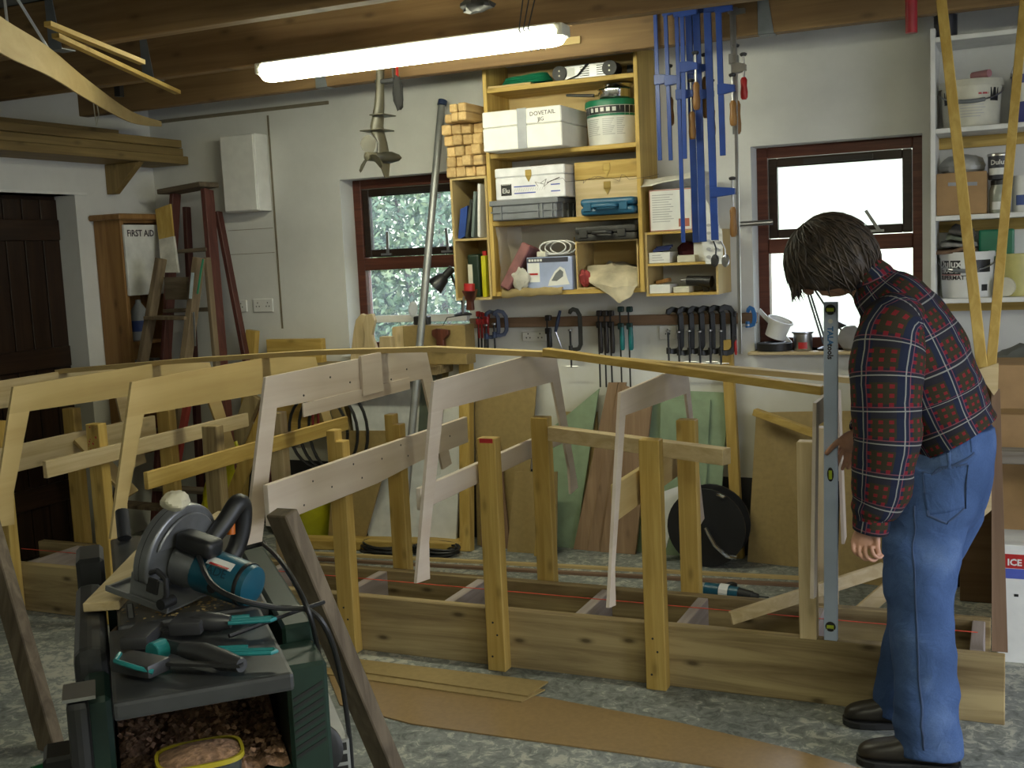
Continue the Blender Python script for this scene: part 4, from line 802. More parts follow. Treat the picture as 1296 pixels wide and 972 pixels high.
# rail
rz = (HY(594, 403, 5.77).z + HY(938, 396.5, 5.77).z) / 2
rail = B().bx(HY(594, 408, 5.77).x, HY(958, 402, 5.77).x, 5.77, 5.799, rz - 0.055, rz).obj('clamp_rail', wood('brown_ply', (0, 0, 0), (0, 0, 0), 'x') if 'brown_ply_x' in MATS else wood('brown_ply', (0.27, 0.17, 0.11), (0.19, 0.115, 0.07), 'x', 20), label='brown wooden rail on the wall holding the clamps', cat='rail', bevel=0.003)
def g_clamp(label, px, yt, yb, mat, Y=5.735, wide=0.07, yaw=0.5, sec=0.020, group='black G clamps on the rail', screw_out=0.05, hook=0.5):
    """C shaped clamp hung by its upper jaw over the rail; spine right, jaws left"""
    t_, bt = HY(px, yt, Y), HY(px, yb, Y); H = t_.z - bt.z; cx = t_.x; r = thing('g_clamp', label, 'clamp', (cx, Y, bt.z), group)
    dx, dy = math.cos(yaw), math.sin(yaw)
    def P(u, z): return Vector((cx + dx * u, Y - 0.0 - dy * u * -1.0 - dy * wide, z))
    path = [(0, -0.035)] if False else []
    pts = [(0.0, t_.z - 0.026), (0.006, t_.z - 0.010), (wide * 0.35, t_.z - 0.001), (wide * 0.75, t_.z - 0.008), (wide, t_.z - 0.035), (wide * 1.02, t_.z - H * 0.5), (wide, bt.z + 0.035), (wide * 0.8, bt.z + 0.012), (wide * 0.4, bt.z + 0.008), (-0.01, bt.z + 0.012)]
    b = B(); rs = []; V = [P(u, z) for u, z in pts]; nn = Vector((-dy, dx, 0))
    for i, p in enumerate(V):
        tg = (V[min(i + 1, len(V) - 1)] - V[max(i - 1, 0)]).normalized(); sd = tg.cross(nn).normalized(); w = sec * (0.7 if i in (0, len(V) - 1) else 1.0)
        rs.append([p + sd * w * 0.6 + nn * w * 0.35, p + sd * w * 0.6 - nn * w * 0.35, p - sd * w * 0.6 - nn * w * 0.35, p - sd * w * 0.6 + nn * w * 0.35])
    b.rings(rs); b.obj('frame', mat, r, bevel=0.002)
    s0 = P(0.0, bt.z - screw_out); s1 = P(0.0, t_.z - H * hook)
    B().cyl(s0, s1, 0.0055, n=10).obj('screw', DSTEEL(), r, smooth=True); B().cyl(P(0, bt.z - 0.002), P(0, bt.z + 0.03), 0.012, n=12).obj('boss', mat, r, smooth=True)
    B().lathe([(0.005, 0), (0.013, 0.004), (0.013, 0.010), (0.006, 0.014)], s1 - Vector((0, 0, 0.006)), n=12).obj('swivel_pad', STEEL(), r, smooth=True)
    B().cyl(s0 + Vector((-0.03, 0, 0.006)), s0 + Vector((0.04, 0, 0.006)), 0.003, n=6).obj('tommy_bar', STEEL(), r)
    return r
ords = ('first', 'second', 'third', 'fourth', 'fifth', 'last')
GI = plain('black_iron', (0.020, 0.020, 0.019), 0.4, 0.3, mottle=0.3)
for k in range(6):
    g_clamp('black iron G clamp on the rail, %s of six counting from the left' % ords[k], 848 + k * 13.2, 391 - 0.6 * k, 446 + (k % 2) * 2, GI, Y=5.745, yaw=0.75, wide=0.075, sec=0.024)
g_clamp('single black G clamp hanging left of the teal clamps', 722, 391, 444, GI, yaw=0.35, wide=0.055, screw_out=0.09, group=None)
g_clamp('dark blue G clamp on the rail behind another blue one', 618, 394, 428, plain('navy_paint', (0.02, 0.035, 0.09), 0.4), yaw=0.6, wide=0.07, sec=0.018, screw_out=0.07, group='blue G clamps on the rail')
g_clamp('dark blue G clamp on the rail beside the red clamps', 628, 393, 426, plain('navy_paint', (0, 0, 0)), yaw=0.6, wide=0.07, sec=0.018, screw_out=0.07, group='blue G clamps on the rail')
def f_clamp(label, px, y0, y1, mat, hm, hy0, hy1, Y=5.745, bw=0.008, jaw=0.03, group=None, hw=0.010, jaw2=True):
    a, c = HY(px, y0, Y), HY(px + (y1 - y0) * 0.03, y1, Y); r = thing('f_clamp', label, 'clamp', (c.x, Y, c.z), group)
    B().bar(c, a, bw, 0.005, (0, 1, 0)).obj('bar', DSTEEL(), r)
    B().bx(a.x - 0.010, a.x + jaw, Y - 0.010, Y + 0.022, a.z - 0.030, a.z).obj('jaw', mat, r, bevel=0.004)
    h0, h1 = HY(px, hy0, Y).z, HY(px, hy1, Y).z
    B().bx(a.x - 0.012, a.x + jaw, Y - 0.012, Y + 0.012, h0 - 0.012, h0 + 0.022).obj('jaw', mat, r, bevel=0.004)
    B().lathe([(hw * 0.7, 0), (hw, 0.01), (hw * 1.05, (h0 - h1) * 0.5), (hw * 0.8, h0 - h1)], (a.x + jaw * 0.6, Y - 0.006, h1), n=12).obj('handle', hm, r, smooth=True)
    return r
for k in range(4): f_clamp('small red clamp at the left end of the rail, %s of four' % ords[k].replace('fourth', 'last'), 604.5 + 4 * k, 394 + k, 442, RED(), RED(), 408, 428, jaw=0.008, group='small red clamps', hw=0.006, Y=5.75 - 0.004 * k)
f_clamp('black trigger clamp hanging alone right of the double socket', 692, 399, 441, BLACK(), BLACK(), 420, 440, jaw=0.022, hw=0.014)
for k in range(3): f_clamp('long dark trigger clamp left of the teal pair, %s of three' % ('first', 'second', 'last')[k], 757 + 7.5 * k, 393, 490, plain('dark_brown_plastic', (0.018, 0.014, 0.013), 0.5), plain('dark_brown_plastic', (0, 0, 0)), 412, 447, jaw=0.018, group='dark trigger clamps', hw=0.012)
for k in range(2): f_clamp('trigger clamp with teal grip on the rail, %s one' % ('left', 'right')[k], 784 + 11 * k, 388, 490, plain('dark_teal_plastic', (0.012, 0.045, 0.045), 0.45), TEAL(), 414, 443, jaw=0.020, group='teal trigger clamps', hw=0.013, bw=0.008)
f_clamp('thin clamp with red handle at the right end of the rail', 929, 394, 420, DSTEEL(), RED(), 430, 449, jaw=0.010, hw=0.007)
p0, p1, p2 = HY(709, 393, 5.75), HY(703, 420, 5.74), HY(711, 441, 5.75)
b = B(); b.tube([p0, HY(706, 405, 5.745), p1], [0.008, 0.011, 0.009], 8); pl = thing('pincers', 'pincers with dark blue grip hanging on the rail', 'pincers', tuple(p2)); b.obj('grip', plain('navy_paint', (0, 0, 0)), pl, smooth=True); B().tube([p1, p2], [0.007, 0.003], 8).obj('jaw', STEEL(), pl, smooth=True)
# blue clamp gripping the rail end by the window + steel tube
g_clamp('bright blue G clamp gripping the rail end by the right window', 946, 389, 414, plain('bright_blue_paint', (0.02, 0.12, 0.35), 0.35), Y=5.72, yaw=0.1, wide=0.035, sec=0.018, screw_out=0.0, hook=0.9, group=None)
B().cyl(HY(934, 284, 5.74), HY(978, 281, 5.78), 0.014, n=14).obj('steel_tube', STEEL(), smooth=True, label='short steel tube sticking out towards the right window', cat='tube')
# sockets
def socket(label, px, n):
    x0, x1, z0, z1 = PB(*px, YW - 0.012); r = thing('wall_socket', label, 'socket', ((x0 + x1) / 2, YW - 0.006, z0))
    B().bx(x0, x1, YW - 0.012, YW - 0.0005, z0, z1).obj('plate', WHITE(), r, bevel=0.003)
    for k in range(n):
        xx = lerp(x0, x1, (k + 0.5) / n)
        for dx, dz in ((0, 0.016), (-0.011, -0.006), (0.011, -0.006)): B().bx(xx + dx - 0.003, xx + dx + 0.003, YW - 0.0128, YW - 0.012, (z0 + z1) / 2 + dz - 0.004, (z0 + z1) / 2 + dz + 0.004).obj('pin_hole', BLACK(), r)
socket('white single socket on the wall beside the red ladder', (298, 380, 312, 395), 1); socket('white double socket on the wall right of the ladders', (320, 378, 345, 395), 2)
socket('white double socket under the clamp rail', (661, 420, 691, 432), 2); socket('white socket behind the black G clamps', (834, 412, 856, 430), 1)
# ================================================================== hanging and leaning things at the back
# outboard motor leg hung from the joist
OY = 5.10
om = thing('outboard_leg', 'dark outboard motor leg with propeller hanging from the joist', 'outboard motor', tuple(HY(484, 220, OY)))
OB = plain('outboard_paint', (0.075, 0.068, 0.045), 0.45, mottle=0.4, scale=9)
b = B(); rs = []
for (px_, py_, hw, hd) in ((481, 78, 0.020, 0.024), (481, 106, 0.020, 0.026), (481, 112, 0.020, 0.026), (480, 135, 0.024, 0.034), (477, 160, 0.030, 0.045), (478, 168, 0.030, 0.05), (484, 180, 0.014, 0.045), (485, 196, 0.018, 0.06)):
    c = HY(px_, py_, OY); rs.append([c + Vector((hw * math.cos(a), hd * math.sin(a), 0)) for a in [2 * math.pi * i / 16 for i in range(16)]])
b.rings(rs); b.obj('drive_shaft_housing', OB, om, smooth=True)
for py_, w0, w1 in ((147, 476, 493), (167, 464, 491)):
    p, q = HY(w0, py_, OY), HY(w1, py_ + 1, OY); B().bx(p.x, q.x, OY - 0.07, OY + 0.07, p.z - 0.003, p.z + 0.003).obj('cavitation_plate', OB, om, bevel=0.002)
c = HY(487, 199, OY)
B().lathe([(0.006, -0.10), (0.024, -0.07), (0.030, -0.02), (0.030, 0.04), (0.018, 0.09), (0.004, 0.11)], c, (0.35, 0.93, 0), 18).obj('gear_case', plain('dark_gear_case', (0.03, 0.028, 0.02), 0.4), om, smooth=True)
B().prism([c + Vector((-0.012, -0.05, -0.02)), c + Vector((-0.004, 0.05, -0.02)), c + Vector((0.0, 0.02, -0.10)), c + Vector((-0.004, -0.01, -0.105))], (0.006, 0, 0)).obj('skeg', OB, om)
hub = c + Vector((-0.03, -0.10, 0.0)); pr = B().lathe([(0.006, -0.03), (0.022, -0.02), (0.024, 0.03)], hub, (0.35, 0.93, 0), 16).obj('propeller_hub', OB, om, smooth=True)
ax = Vector((0.35, 0.93, 0)).normalized(); e1 = Vector((0, 0, 1)); e2 = ax.cross(e1)
for k in range(3):
    an_ = math.radians(95 + 120 * k); rs = []
    for t_, w, tw in ((0.018, 0.020, 0.9), (0.04, 0.034, 0.75), (0.07, 0.042, 0.6), (0.095, 0.030, 0.5), (0.108, 0.008, 0.45)):
        rad = e1 * math.sin(an_) + e2 * math.cos(an_); tan = ax.cross(rad); wd_ = tan * math.cos(tw) + ax * math.sin(tw); nn = wd_.cross(rad)
        rs.append([hub + rad * t_ + wd_ * w * s1 + nn * 0.003 * s2 for s1, s2 in ((-1, 0), (0, 1), (1, 0), (0, -1))])
    bl = B(); bl.rings(rs); bl.obj('propeller_blade', OB, pr, smooth=True)
B().bx(HY(476, 100, OY).x, HY(500, 100, OY).x, OY - 0.02, OY + 0.03, HY(488, 106, OY).z, HY(488, 100, OY).z).obj('clamp_bracket', DSTEEL(), om, bevel=0.004)
p = HY(504, 118, OY); crumple('black_pouch', 'black fabric pouch hanging beside the outboard leg', 'pouch', (p.x, OY, p.z), (0.028, 0.025, 0.085), plain('black_cloth', (0.02, 0.02, 0.02), 0.9), 21, 8, 0.2)
for k, mt_ in enumerate((STEEL(), RED())): B().cyl(HY(497 + 5 * k, 80, OY + 0.05), HY(498 + 5 * k, 100, OY), 0.007, n=8).obj('hanging_strap', mt_, label=('grey strap holding the black pouch to the joist', 'red strap holding the black pouch to the joist')[k], cat='strap')
# grey pole
B().cyl(HZ(505, 722, 0.0), HY(559, 134, 5.72), 0.021, n=16).obj('steel_pole', plain('galvanised_pole', (0.30, 0.31, 0.31), 0.4, 0.5), smooth=True, label='tall grey metal pole leaning in front of the left window', cat='pole')
p = HY(559, 134, 5.72); B().cyl(p + Vector((0, 0, 0.003)), p + Vector((0.004, 0.01, 0.03)), 0.026, n=12).obj('pole_cap', plain('navy_paint', (0, 0, 0)), bpy.data.objects['steel_pole'])
# white wall box on the left
x0, x1, z0, z1 = PB(281, 170, 324, 268, 5.66)
vb = thing('meter_cupboard', 'white painted wooden cupboard high on the wall by the corner', 'cupboard', ((x0 + x1) / 2, 5.73, z0)); B().bx(x0, x1, 5.67, D0, z0, z1).obj('carcass', WHITE(), vb, bevel=0.003)
B().bx(x0 + 0.004, x1 - 0.004, 5.655, 5.669, z0 + 0.004, z1 - 0.004).obj('door', WHITE(), vb, bevel=0.004)
# stack of planks on a bracket along the left wall
for k, (za, zb_, xo) in enumerate(((2.30, 2.35, 0.30), (2.352, 2.40, 0.28), (2.402, 2.45, 0.29), (2.452, 2.475, 0.26))):
    B().bx(XL + 0.003, XL + xo, 2.2, 5.79 - (0.55 if k == 3 else 0.02 * k), za, zb_).obj('stored_plank', wood('dull_pine', (0.30, 0.21, 0.08), (0.20, 0.135, 0.05), 'y', 22, 0.6, 0.5), bevel=0.003, label='%s yellow plank of the pile stored along the left wall' % ('lowest', 'second lowest', 'second highest', 'topmost')[k], cat='plank', group='planks stored over the door')
B().prism([(XL + 0.003, 5.37, 2.12), (XL + 0.06, 5.37, 2.12), (XL + 0.27, 5.37, 2.298), (XL + 0.003, 5.37, 2.298)], (0, 0.05, 0)).obj('plank_bracket', wood('dull_pine', (0.30, 0.21, 0.08), (0.20, 0.135, 0.05), 'z', 22, 0.6, 0.5), label='triangular wooden bracket carrying the planks over the door', cat='bracket', bevel=0.002)
# first aid cupboard
fy0 = 5.235
fa = thing('first_aid_cupboard', 'pine cupboard with white first aid door by the dark doorway', 'cupboard', (-4.86, 5.55, 0.9))
fx1 = -4.85; fz0, fz1 = 0.55, 1.955
B().bx(XL + 0.004, fx1, fy0, fy0 + 0.03, fz0, fz1).obj('side_panel', wood('orange_pine', (0.36, 0.20, 0.07), (0.24, 0.12, 0.04), 'z', 20, 0.5, 0.6), fa, bevel=0.002)
B().bx(XL + 0.004, fx1, fy0 + 0.33, fy0 + 0.36, fz0, fz1).obj('side_panel', MATS['orange_pine_z'], fa, bevel=0.002)
B().bx(XL + 0.004, XL + 0.02, fy0 + 0.03, fy0 + 0.33, fz0, fz1).obj('back_panel', MATS['orange_pine_z'], fa)
for z in (fz0, 0.98, 1.22, 1.52, fz1): B().bx(XL + 0.004, fx1, fy0 + 0.03, fy0 + 0.33, z - 0.02, z).obj('shelf_board', MATS['orange_pine_z'], fa)
B().bx(XL + 0.002, fx1 + 0.04, fy0 - 0.04, fy0 + 0.39, fz1, fz1 + 0.035).obj('cornice', MATS['orange_pine_z'], fa, bevel=0.008)
dz0 = 1.50; fd = B().bx(fx1 + 0.001, fx1 + 0.02, fy0 + 0.01, fy0 + 0.345, dz0, fz1 - 0.03).obj('door', plain('white_enamel_door', (0.66, 0.66, 0.64), 0.4), fa, bevel=0.003)
text('FiRST AiD', 'lettering', INK, fd, (fx1 + 0.0205, fy0 + 0.03, fz1 - 0.10), (0, 1, 0), (0, 0, 1), 0.055, bold=0.0012)
wbt = thing('water_bottle', 'clear plastic bottle with blue label in the first aid cupboard', 'bottle', (-4.93, 5.42, 1.221)); BC = (-4.93, 5.42, 1.221)
B().lathe([(0.05, 0), (0.055, 0.01), (0.055, 0.15), (0.045, 0.19), (0.018, 0.23), (0.016, 0.25)], BC, n=20).obj('body', plain('clear_bottle', (0.4, 0.42, 0.42), 0.2), wbt, smooth=True); B().lathe([(0.056, 0.06), (0.0565, 0.055), (0.0565, 0.12), (0.056, 0.122)], BC, n=20, cap=False).obj('blue_label', plain('blue_label', (0.06, 0.1, 0.3), 0.5), wbt, smooth=True)
for k in range(4): B().bx(-4.99, -4.89, 5.28 + 0.065 * k, 5.335 + 0.065 * k, 0.981, 1.08 + 0.02 * (k % 2)).obj('small_carton', GREYM() if k % 2 else CARD(), bevel=0.003, label='%s dim carton on the low shelf of the first aid cupboard' % ('first', 'second', 'third', 'last')[k], cat='carton', group='cartons in the cupboard')
# step ladders
def ladder_stile(b, p0, p1, w, d, up): b.bar(p0, p1, w, d, up)
RW = wood('dark_red_paint_wood', (0.13, 0.045, 0.035), (0.07, 0.022, 0.018), 'z', 30, 0.5)
l1 = thing('step_ladder', 'tall dark red wooden step ladder leaning in the corner', 'ladder', (-4.5, 5.6, 0))
A = lambda px, py, y: HY(px, py, y)
tl, tr_ = A(222, 245, 5.62), A(262, 240, 5.58); bl_, br_ = Vector((-4.80, 5.25, 0)), Vector((-4.16, 5.22, 0))
B().bar(bl_, tl, 0.03, 0.075, (0, 1, 0)).obj('stile', RW, l1, bevel=0.003); B().bar(br_, tr_, 0.035, 0.085, (0, 1, 0)).obj('stile', RW, l1, bevel=0.003)
for t_ in (0.15, 0.32, 0.49, 0.66, 0.83): p, q = bl_.lerp(tl, t_), br_.lerp(tr_, t_); B().bar(p, q, 0.10, 0.022, (0, 0, 1)).obj('step', greywood('x'), l1, bevel=0.003)
B().bar(tl + Vector((-0.05, -0.02, 0.01)), tr_ + Vector((0.02, 0, 0.03)), 0.17, 0.03).obj('top_step', greywood('x'), l1, bevel=0.003)
B().bar((-4.09, 5.55, 0), A(276, 268, 5.70), 0.03, 0.05, (0, 1, 0)).obj('back_leg', RW, l1, bevel=0.003); B().bar((-4.72, 5.60, 0), A(236, 262, 5.72), 0.03, 0.05, (0, 1, 0)).obj('back_leg', RW, l1, bevel=0.003)
l2 = thing('step_ladder', 'short paint spattered step ladder standing in front of the red one', 'ladder', (-4.4, 5.25, 0))
GW = wood('spattered_wood', (0.24, 0.18, 0.11), (0.12, 0.085, 0.055), 'z', 18, 0.75, 0.5)
a0, a1 = A(204, 327, 5.24), Vector((-4.93, 5.0, 0)); c0, c1 = A(252, 326, 5.20), Vector((-4.52, 4.98, 0))
B().bar(a1, a0, 0.035, 0.07, (0, 1, 0)).obj('stile', GW, l2, bevel=0.003); B().bar(c1, c0, 0.04, 0.07, (0, 1, 0)).obj('stile', GW, l2, bevel=0.003)
for t_ in (0.16, 0.38, 0.60, 0.80): B().bar(a1.lerp(a0, t_), c1.lerp(c0, t_), 0.11, 0.02).obj('step', GW, l2, bevel=0.002)
B().bar(A(210, 365, 5.21), A(238, 365, 5.19), 0.02, 0.13, (0, 0, 1)).obj('front_board', greywood('x'), l2)
B().bar((-4.33, 5.40, 0), A(262, 326, 5.30), 0.025, 0.045, (0, 1, 0)).obj('back_leg', GW, l2, bevel=0.003)
B().bar(A(245, 395, 5.12), A(247, 438, 5.12), 0.012, 0.004, (0, 1, 0)).obj('hinge_stay', STEEL(), l2)
B().bar(A(244, 345, 5.14), A(241, 378, 5.12), 0.02, 0.002, (0, 1, 0)).obj('paper_sticker', plain('sticker', (0.42, 0.5, 0.55), 0.5), l2)
B().tube([A(257, 328, 5.15), A(254, 345, 5.14), A(250, 372, 5.13)], 0.006, 6).obj('green_tie', GREEN(), l2)
B().prism([A(196, 265, 5.5), A(215, 258, 5.5), A(219, 300, 5.47), A(201, 303, 5.47)], (0, 0.015, 0)).obj('wood_offcut', pine('z'), label='pale plywood offcut tucked behind the ladders', cat='board')
B().prism([A(201, 303, 5.46), A(219, 299, 5.46), A(225, 345, 5.43), A(204, 345, 5.43)], (0, 0.02, 0)).obj('plastic_wrap', plain('pale_plastic', (0, 0, 0)), label='crinkled clear plastic over a board behind the ladders', cat='plastic')
# timbers and boards leaning in the left corner, behind the moulds
def lean(name, label, top, bot, w, t_, mat, cat='board', ytop=5.76, bev=0.002, base=None, group=None):
    """board standing on the floor at pixel bot, leaning so its top reaches the wall plane"""
    p1 = HY(*top, ytop); p0 = HZ(*bot) if base is None else HY(*bot, base); p0 = Vector((p0.x, min(p0.y, ytop - 0.02), 0 if base is None else p0.z))
    return B().bar(p0 + Vector((0, 0, 0.0)), p1, w, t_, (0, 1, 0)).obj(name, mat, bevel=bev, label=label, cat=cat, group=group)
lean('short_timber', 'thick timber end standing right of the red ladder', (320, 418), (318, 660), 0.075, 0.045, pine('z'), 'timber', 5.70)
x0, x1, z0, z1 = PB(332, 430, 402, 446, 5.68)
B().bx(x0, x1, 5.72, 5.77, z0 - 0.5, z1).obj('drawer_front', pine('x'), bevel=0.003, label='yellow pine board end standing behind the yellow mould', cat='board')
lean('dark_timber', 'brown timber leaning behind the yellow mould opening', (322, 500), (300, 655), 0.10, 0.04, oldpine('z'), 'timber', 5.55)
lean('perforated_strip', 'pale drilled strip leaning left of the patched mould', (352, 485), (312, 690), 0.085, 0.02, pine('z'), 'strip', 4.95)
lean('red_post', 'dull red metal post among the left moulds', (240, 495), (235, 690), 0.035, 0.035, plain('dull_red_paint', (0.25, 0.035, 0.03), 0.5), 'post', 5.0)
sheet('yellow_sack', 'crumpled bright yellow plastic sack behind the left posts', 'sack', [[A(292, 560, 5.0), A(300, 555, 5.02)], [A(262, 600, 4.95), A(298, 600, 5.0)], [A(255, 640, 4.93), A(290, 645, 4.97)], [A(250, 690, 4.9), A(288, 692, 4.95)]], plain('bright_yellow', (0.50, 0.46, 0.01), 0.4, mottle=0.2), 0.03, 9, 0.003)
yb = thing('yellow_tub', 'bright yellow plastic tub on the floor behind the broad plank', 'tub', tuple(HZ(400, 676)))
p = HZ(400, 676); B().lathe([(0.13, 0), (0.14, 0.01), (0.165, 0.26), (0.172, 0.265), (0.16, 0.262), (0.13, 0.02)], p, n=32).obj('body', YELLOW(), yb, smooth=True)
# white board, panels, posts leaning below the rail
MD = mdf()
def panel(name, label, pts, y0, y1, th, mat, cat='board', group=None):
    """sheet with corners given in pixels: lower corners on the floor near y0, upper on depth y1"""
    P = []
    for (px_, py_, up) in pts: P.append(HY(px_, py_, y1) if up else HZ(px_, py_, 0.001))
    lim = y1 - 0.06
    for p in P:
        if p.z < 0.01 and p.y > lim: p.y = lim
    n = (P[1] - P[0]).cross(P[2] - P[1]).normalized()
    if n.y < 0: n = -n
    return B().prism(P, n * th).obj(name, mat, label=label, cat=cat, group=group)
panel('white_board', 'narrow white board leaning left of the yellow timber post', ((540, 692, 0), (576, 695, 0), (590, 442, 1), (572, 440, 1)), 5.6, 5.73, 0.016, WHITE())
lean('timber_post', 'yellow timber post standing behind the pink arch mould', (590, 435), (591, 697), 0.066, 0.06, pine('z'), 'timber', 5.68)
panel('mdf_sheet', 'tall tan fibreboard sheet leaning inside the pink arch mould', ((604, 690, 0), (664, 693, 0), (680, 470, 1), (600, 470, 1)), 5.6, 5.74, 0.012, MD, group='tan fibreboard sheets')
panel('mdf_sheet', 'shorter tan fibreboard sheet leaning right of the tall one', ((650, 693, 0), (712, 697, 0), (705, 597, 1), (652, 597, 1)), 5.5, 5.60, 0.012, MD, group='tan fibreboard sheets')
panel('dark_board', 'narrow brown board beside the post with red top', ((612, 690, 0), (648, 693, 0), (632, 560, 1), (608, 560, 1)), 5.55, 5.66, 0.016, wood('brown_ply', (0.27, 0.17, 0.11), (0.19, 0.115, 0.07), 'z', 20))
panel('green_sheet', 'pale green fibreboard sheet leaning left of the planks', ((700, 690, 0), (733, 690, 0), (758, 492, 1), (700, 540, 1)), 5.6, 5.76, 0.014, plain('pale_green_board', (0.25, 0.33, 0.20), 0.6), group='pale green sheets')
panel('green_sheet', 'large pale green fibreboard sheet behind the small mould', ((805, 690, 0), (912, 700, 0), (922, 497, 1), (792, 492, 1)), 5.7, 5.775, 0.014, plain('pale_green_board', (0, 0, 0)), group='pale green sheets')
panel('green_sheet', 'smaller pale green sheet leaning on the large one', ((845, 692, 0), (897, 696, 0), (899, 506, 1), (836, 505, 1)), 5.6, 5.755, 0.010, plain('pale_green_board', (0, 0, 0)), group='pale green sheets')
panel('brown_sheet', 'brown fibreboard sheet low behind the yellow rear post', ((706, 690, 0), (760, 694, 0), (756, 521, 1), (710, 521, 1)), 5.6, 5.78, 0.008, MD)
PK = lambda: wood('brown_plank', (0.34, 0.225, 0.13), (0.24, 0.15, 0.085), 'z', 18, 0.6, 0.3)
panel('leaning_plank', 'brown plank leaning against the wall, leftmost of the three', ((727, 694, 0), (748, 697, 0), (782, 484, 1), (770, 484, 1)), 5.6, 5.74, 0.022, PK(), 'plank', 'leaning brown planks')
panel('leaning_plank', 'brown plank leaning against the wall, middle of the three', ((744, 696, 0), (766, 698, 0), (792, 484, 1), (783, 484, 1)), 5.6, 5.73, 0.022, PK(), 'plank', 'leaning brown planks')
panel('leaning_plank', 'broad brown plank leaning behind the small narrow mould', ((762, 697, 0), (806, 700, 0), (826, 500, 1), (790, 488, 1)), 5.6, 5.72, 0.022, PK(), 'plank', 'leaning brown planks')
lean('diagonal_strip', 'thin yellow strip slanting across the green sheet', (692, 570), (736, 665), 0.03, 0.02, pine('z'), 'strip', 5.52)
panel('white_offcut', 'white board offcut standing beside the cable reel', ((842, 690, 0), (862, 688, 0), (868, 612, 1), (840, 622, 1)), 5.5, 5.60, 0.014, WHITE())
lean('knotty_post', 'knotty pine post leaning against the wall right of the green sheets', (920, 430), (936, 705), 0.055, 0.045, pine('z'), 'timber', 5.76)
panel('fibreboard_panel', 'large tan fibreboard panel leaning left of the spirit level', ((946, 711, 0), (1050, 722, 0), (1052, 520, 1), (957, 522, 1)), 5.6, 5.74, 0.018, MD)
B().bar(HY(955, 521, 5.66), HY(1040, 552, 5.58), 0.045, 0.035).obj('pine_batten', pine('x'), bevel=0.003, label='short pine batten sloping along the top of the tan panel', cat='batten')
panel('brown_sheet', 'brown panel standing on the floor behind the broad plank', ((432, 680, 0), (478, 682, 0), (500, 545, 1), (425, 545, 1)), 5.4, 5.5, 0.012, MD)
panel('white_sheet', 'big white panel leaning under the left window', ((468, 690, 0), (560, 692, 0), (556, 490, 1), (440, 492, 1)), 5.6, 5.66, 0.012, plain('white_panel', (0.60, 0.61, 0.58), 0.5))
panel('glass_edge_panel', 'dark green panel standing right of the grey pole', ((520, 690, 0), (538, 690, 0), (552, 468, 1), (534, 468, 1)), 5.5, 5.66, 0.01, plain('dark_green_panel', (0.09, 0.11, 0.08), 0.3))
# black hoses hanging under the left window
b = B()
for k in range(3):
    c = HY(424 + 10 * k, 540, 5.60); b.tube([(c.x + 0.20 * math.cos(a), 5.42 + 0.02 * k, c.z + (0.22 + 0.02 * k) * math.sin(a)) for a in [2 * math.pi * i / 28 for i in range(29)]], 0.009, 6)
b.obj('hose_loops', BLACK(), smooth=True, label='black hose loops hanging under the left window', cat='hose')
p0, p1 = A(418, 485, 5.62), A(450, 600, 5.60); B().bar(p0, p1, 0.085, 0.02, (0, 1, 0)).obj('bent_board', MD, label='brown strip of board hanging with the black hoses', cat='board')
b = B()
for k in range(3): q = A(398 + 6 * k, 500, 5.66); b.cyl((q.x, 5.66, 0.9949), A(396 + 7 * k, 545, 5.66), 0.008, n=8)
b.obj('tool_shafts', plain('dull_red_paint', (0, 0, 0)), kind='stuff', label='dark red tool shafts hanging behind the patched mould', cat='tools')
# things on the floor behind the strongback
B().bar(HZ(385, 686, 0.03), HZ(585, 690, 0.03), 0.12, 0.055).obj('floor_plank', pine('x'), bevel=0.004, label='thick yellow plank lying on the floor under the white panel', cat='plank')
for k, (a, c, mt_) in enumerate((((372, 699), (1040, 733), ply('x')), ((372, 706), (1040, 742), wood('brown_ply', (0.27, 0.17, 0.11), (0.19, 0.115, 0.07), 'x', 20)))):
    B().bar(HZ(*a, 0.008), HZ(*c, 0.008), 0.03, 0.014).obj('floor_batten', mt_, label=('pale long batten on the floor behind the strongback', 'dark long batten on the floor nearest the strongback')[k], cat='batten', group='long battens on the floor')
b = B(); p = HZ(535, 703); rd = random.Random(4)
for k in range(9):
    for cc, rr_ in ((HZ(552, 702), 0.13), (HZ(490, 698), 0.15)):
        r1_ = rr_ + rd.uniform(-0.03, 0.02); ph = rd.uniform(0, 6); b.tube([(cc.x + r1_ * math.cos(a) , cc.y + 0.55 * r1_ * math.sin(a), 0.008 + 0.005 * k + 0.006 * math.sin(2 * a + ph)) for a in [2 * math.pi * i / 20 for i in range(21)]], 0.006, 5)
b.obj('cable_heap', BLACK(), smooth=True, kind='stuff', label='heap of black cable on the floor by the white board', cat='cable')
# cable reel
rc = HY(896, 664, 5.56); re_ = thing('cable_reel', 'black round cable reel with chrome handle on the floor', 'reel', (rc.x, 5.58, 0)); rR = rc.z - 0.012
for dy in (0, 0.12): B().lathe([(rR * 0.3, -0.006), (rR, -0.005), (rR, 0.008), (rR * 0.3, 0.012)], (rc.x, 5.52 + dy, rR + 0.005), (0, 1, 0), 40).obj('flange', BLACK(), re_, smooth=True)
B().lathe([(rR * 0.75, 0), (rR * 0.8, 0.02), (rR * 0.78, 0.1)], (rc.x, 5.53, rR + 0.005), (0, 1, 0), 32).obj('wound_cable', plain('rubber_cable', (0.02, 0.02, 0.02), 0.7, bump=0.6, scale=60), re_, smooth=True)
B().tube([HY(893, 668, 5.49), HY(905, 690, 5.47), HY(920, 704, 5.45), HY(932, 706, 5.46)], 0.011, 8).obj('stand_tube', CHROME, re_, smooth=True); B().tube([HY(890, 626, 5.58), HY(905, 624, 5.53), HY(917, 630, 5.5)], 0.010, 8).obj('handle', CHROME, re_, smooth=True)
